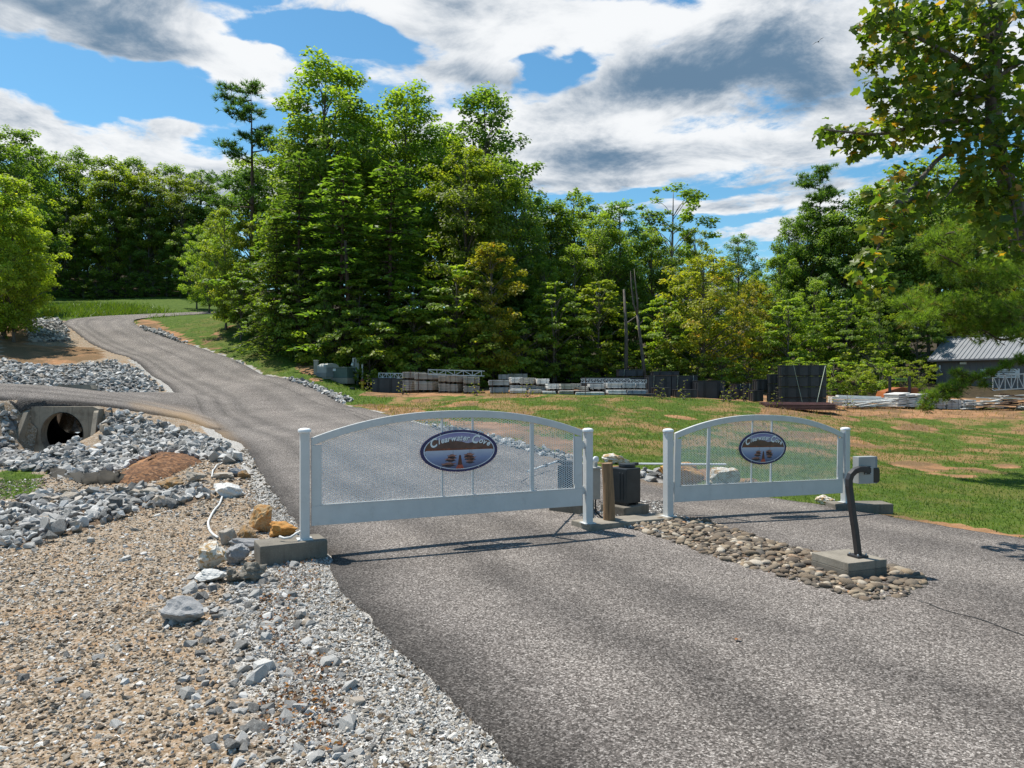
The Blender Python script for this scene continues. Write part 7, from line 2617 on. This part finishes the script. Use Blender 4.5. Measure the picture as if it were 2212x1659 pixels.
def blades(name, P, hmin, hmax, w, lab, rng, tmin=.0, tmax=.8, cat='grass', lean=.55):
    n = len(P)
    a = rng.random(n) * 6.283
    hh = hmin + (hmax - hmin) * rng.random(n) ** 1.4
    s = np.stack([np.cos(a), np.sin(a), np.zeros(n)], -1) * (w * (.6 + .8 * rng.random(n)))[:, None]
    tip = rng.normal(size=(n, 3)) * (hh * lean)[:, None]
    tip[:, 2] = hh
    V = np.stack([P - s, P + s, P + tip], 1).reshape(-1, 3)
    t = np.clip(tmin + (tmax - tmin) * rng.random(n) + .1 * VN.fbm(P[:, 0] * .8, P[:, 1] * .8, 2), 0, 1)
    me = np_mesh(name, V, np.arange(n * 3).reshape(-1, 3), M_BLADE, False, {'tint': np.repeat(t, 3)})
    o = link(name, me)
    return tag(o, lab, cat, kind='stuff')


rng = np.random.default_rng(55)
gx, gy = GR['x'], GR['y']
gm = (GR['grass'] > .75) & (GR['clay'] < .4) & (GR['lime'] < .3) & (GR['wood'] < .5)
vis = (np.abs(gx) < .74 * gy + .5) & (gy > 5)
sp = np.where(gy < 30, .2, .4)


def around(mask, k):
    i = np.repeat(np.where(mask)[0], k)
    q = np.stack([gx[i], gy[i]], -1) + (rng.random((len(i), 2)) - .5) * 1.6 * sp[i][:, None]
    q = q[~in_poly(q[:, 0], q[:, 1], ROAD_POLY)]
    z = H(q[:, 0], q[:, 1])
    return np.column_stack([q, z])


P = around(gm & vis & (gx > -4) & (gy < 21.5), 10)
blades('lawn_grass', P, .025, .085, .008, 'short bright green grass on the lawn beside the gates', rng, .1, .82)
P = around(gm & vis & (gx > -6) & (gy >= 21) & (gy < 34.5), 6)
blades('bank_grass', P, .03, .11, .010, 'mixed green and browning grass on the bank below the yard', rng, 0, 1.0)
P = around(gm & vis & (gx < -6) & (gy > 34) & (gy < 60), 4)
blades('verge_grass', P, .04, .12, .016, 'mown green grass on the verge between road and trees', rng, .1, .8)
P = around((GR['grass'] > .7) & vis & (gx < -6) & (gy < 30), 8)
blades('ditch_grass', P, .03, .11, .009, 'patch of green grass beside the ditch rocks', rng, .1, .7)
# dry tufts and seedlings in the bare strip along the yard edge
P = around((GR['clay'] > .5) & vis & (gx > -8) & (gy > 25) & (gy < 37), 2)
blades('dry_grass', P, .05, .22, .012, 'brown dry grass along the edge of the yard', rng, .86, 1.0)
# tall bright growth at the near edge of the field
fu = [hit(u, v, 50, 90) for u, v in [(100 + 240 * rng.random(), 660 + 24 * rng.random()) for _ in range(60)]]
i = rng.integers(0, 60, 9000)
b0 = np.array([tuple(p) for p in fu])[i] + np.column_stack([rng.normal(size=9000) * 1.2, rng.normal(size=9000) * 1.6, np.zeros(9000)])
b0[:, 2] = H(b0[:, 0], b0[:, 1])
b0 = b0[~in_poly(b0[:, 0], b0[:, 1], ROAD_POLY)]
blades('tall_grass', b0, .15, .6, .035, 'tall bright green growth at the near edge of the field', rng, .3, .8)
# reeds by the transformer
c = np.array([tuple(hit(640 + 55 * rng.random(), 757 + 26 * rng.random(), 40, 60)) for _ in range(30)])
P = c[rng.integers(0, 30, 900)] + np.column_stack([rng.normal(size=900) * .35, rng.normal(size=900) * .4, np.zeros(900)])
P[:, 2] = H(P[:, 0], P[:, 1])
blades('reed_clump', P, .8, 1.9, .028, 'clump of long arching reed grass above the utility cabinet', rng, .35, .8, 'reeds', .35)

KIND['wd'] = broadleaf(61, 1.0, .34, .05, 16, 34, .085, M_LEAFY, shape='oval', csize=.16, trunk_r=.012)
TREE_NAME['wd'] = 'weed'
for (u, v, vt, lab) in [(1562, 868, 845, 'yellowish weed at the yard edge in front of the wide black float'), (1575, 868, 850, 'short yellowish weed next to the one before the wide float'), (1607, 868, 848, 'weed with yellow leaves before the small pair of floats'), (1793, 886, 866, 'weed growing at the end of the maroon sheets'), (1780, 882, 864, 'leafy weed behind the maroon sheets'), (1678, 880, 860, 'weed beside the three high tower'),
                        (1430, 862, 846, 'green weed at the yard edge by the very low float'), (1480, 864, 852, 'small weed between the low floats'), (870, 852, 815, 'thin tall weed before the low black float'), (1140, 858, 843, 'green weed in front of the tan bundle'), (1830, 884, 868, 'brownish weed in front of the strapped beams'), (795, 846, 832, 'dry weed beside the yellow hydrant'), (1030, 855, 838, 'weed beside the rusty stake')]:
    p = hit(u, v, 25, 50)
    o = place('wd', u, v - (v - vt), p.y, 1.0, (1.1, 1.1, .9), lab, None)
    o['category'] = 'weed'

# fallen leaves
M_LITTER = mat_leaf('fallen_leaves', [(0, (.05, .025, .012)), (.4, (.15, .065, .025)), (.7, (.30, .12, .035)), (1, (.42, .22, .08))], .15, .7)


def litter(uv_boxes, n, lab, s0=.02, s1=.05):
    pts = []
    for bx_ in uv_boxes:
        if bx_ is None:
            pts.append(bed_p)
            continue
        ua, va, ub, vb = bx_
        ps = hits([(ua, va), (ub, va), (ub, vb), (ua, vb)])
        pts.append([(p.x, p.y) for p in ps])
    xy = np.vstack([sample_poly(q, n // len(pts), rng) for q in pts])
    m = len(xy)
    C = np.column_stack([xy, H(xy[:, 0], xy[:, 1]) + .03 + .012 * rng.random(m)])
    nr = unit(np.array([0, 0, 1.0]) + .45 * rng.normal(size=(m, 3)))
    d = unit(rng.normal(size=(m, 3))); d = unit(d - nr * (d * nr).sum(1)[:, None])
    L = s0 + (s1 - s0) * rng.random(m)
    v, f, t = leaf_quads(C, nr, d, L, L * .6, rng.random(m), .3)
    tag(link('fallen_leaves', np_mesh('fallen_leaves', v, f, M_LITTER, False, {'tint': t})), lab, 'leaf litter', kind='stuff')


litter([(600, 1200, 690, 1290), (560, 1290, 640, 1420), (600, 1420, 720, 1560), (560, 1500, 760, 1640)], 620, 'brown leaf litter on the gravel below the gate pad')
litter([(1400, 1122, 1520, 1140), None, None], 420, 'dry brown leaves among the river stones', .018, .04)
p = hit(1597, 1393)
o = link('fallen_leaf', lobed_leaf('fallen_leaf', .75, M_LITTER, 5))
o.location = (p.x, p.y, p.z + .045); o.scale = (.055, .055, .055); o.rotation_euler = (.15, .1, 2.2)
tag(o, 'single orange brown leaf lying alone on the asphalt', 'leaf')

# a bird far off against the clouds
M_BIRD = mat_plain('dark_feathers', (.012, .012, .014), .7, .1, 5)
bp = xyz(1768, 90, 90)
o = empty('bird', bp, R(-30), 'small dark bird gliding against the grey cloud', 'bird')
o.rotation_euler = (R(18), R(-25), R(-30))
MB().lathe([(.001, -.30), (.05, -.22), (.085, -.05), (.075, .10), (.045, .20), (.05, .25), (.03, .30), (.001, .36)], n=10).build('body', M_BIRD, o, smooth=True).rotation_euler = (R(90), 0, 0)
for s in (-1, 1):
    MB().add([(0, -.10, .03), (s * .35, -.16, .12), (s * .72, -.02, .09), (s * .66, .10, .08), (s * .3, .14, .10), (0, .12, .02), (s * .35, 0, .145)], [(0, 1, 6), (1, 2, 6), (2, 3, 6), (3, 4, 6), (4, 5, 6), (5, 0, 6)]).build('wing', M_BIRD, o)
MB().add([(-.03, .26, 0), (.03, .26, 0), (.10, .46, .01), (0, .43, .01), (-.10, .46, .01)], [(0, 1, 2, 3, 4)]).build('tail', M_BIRD, o)
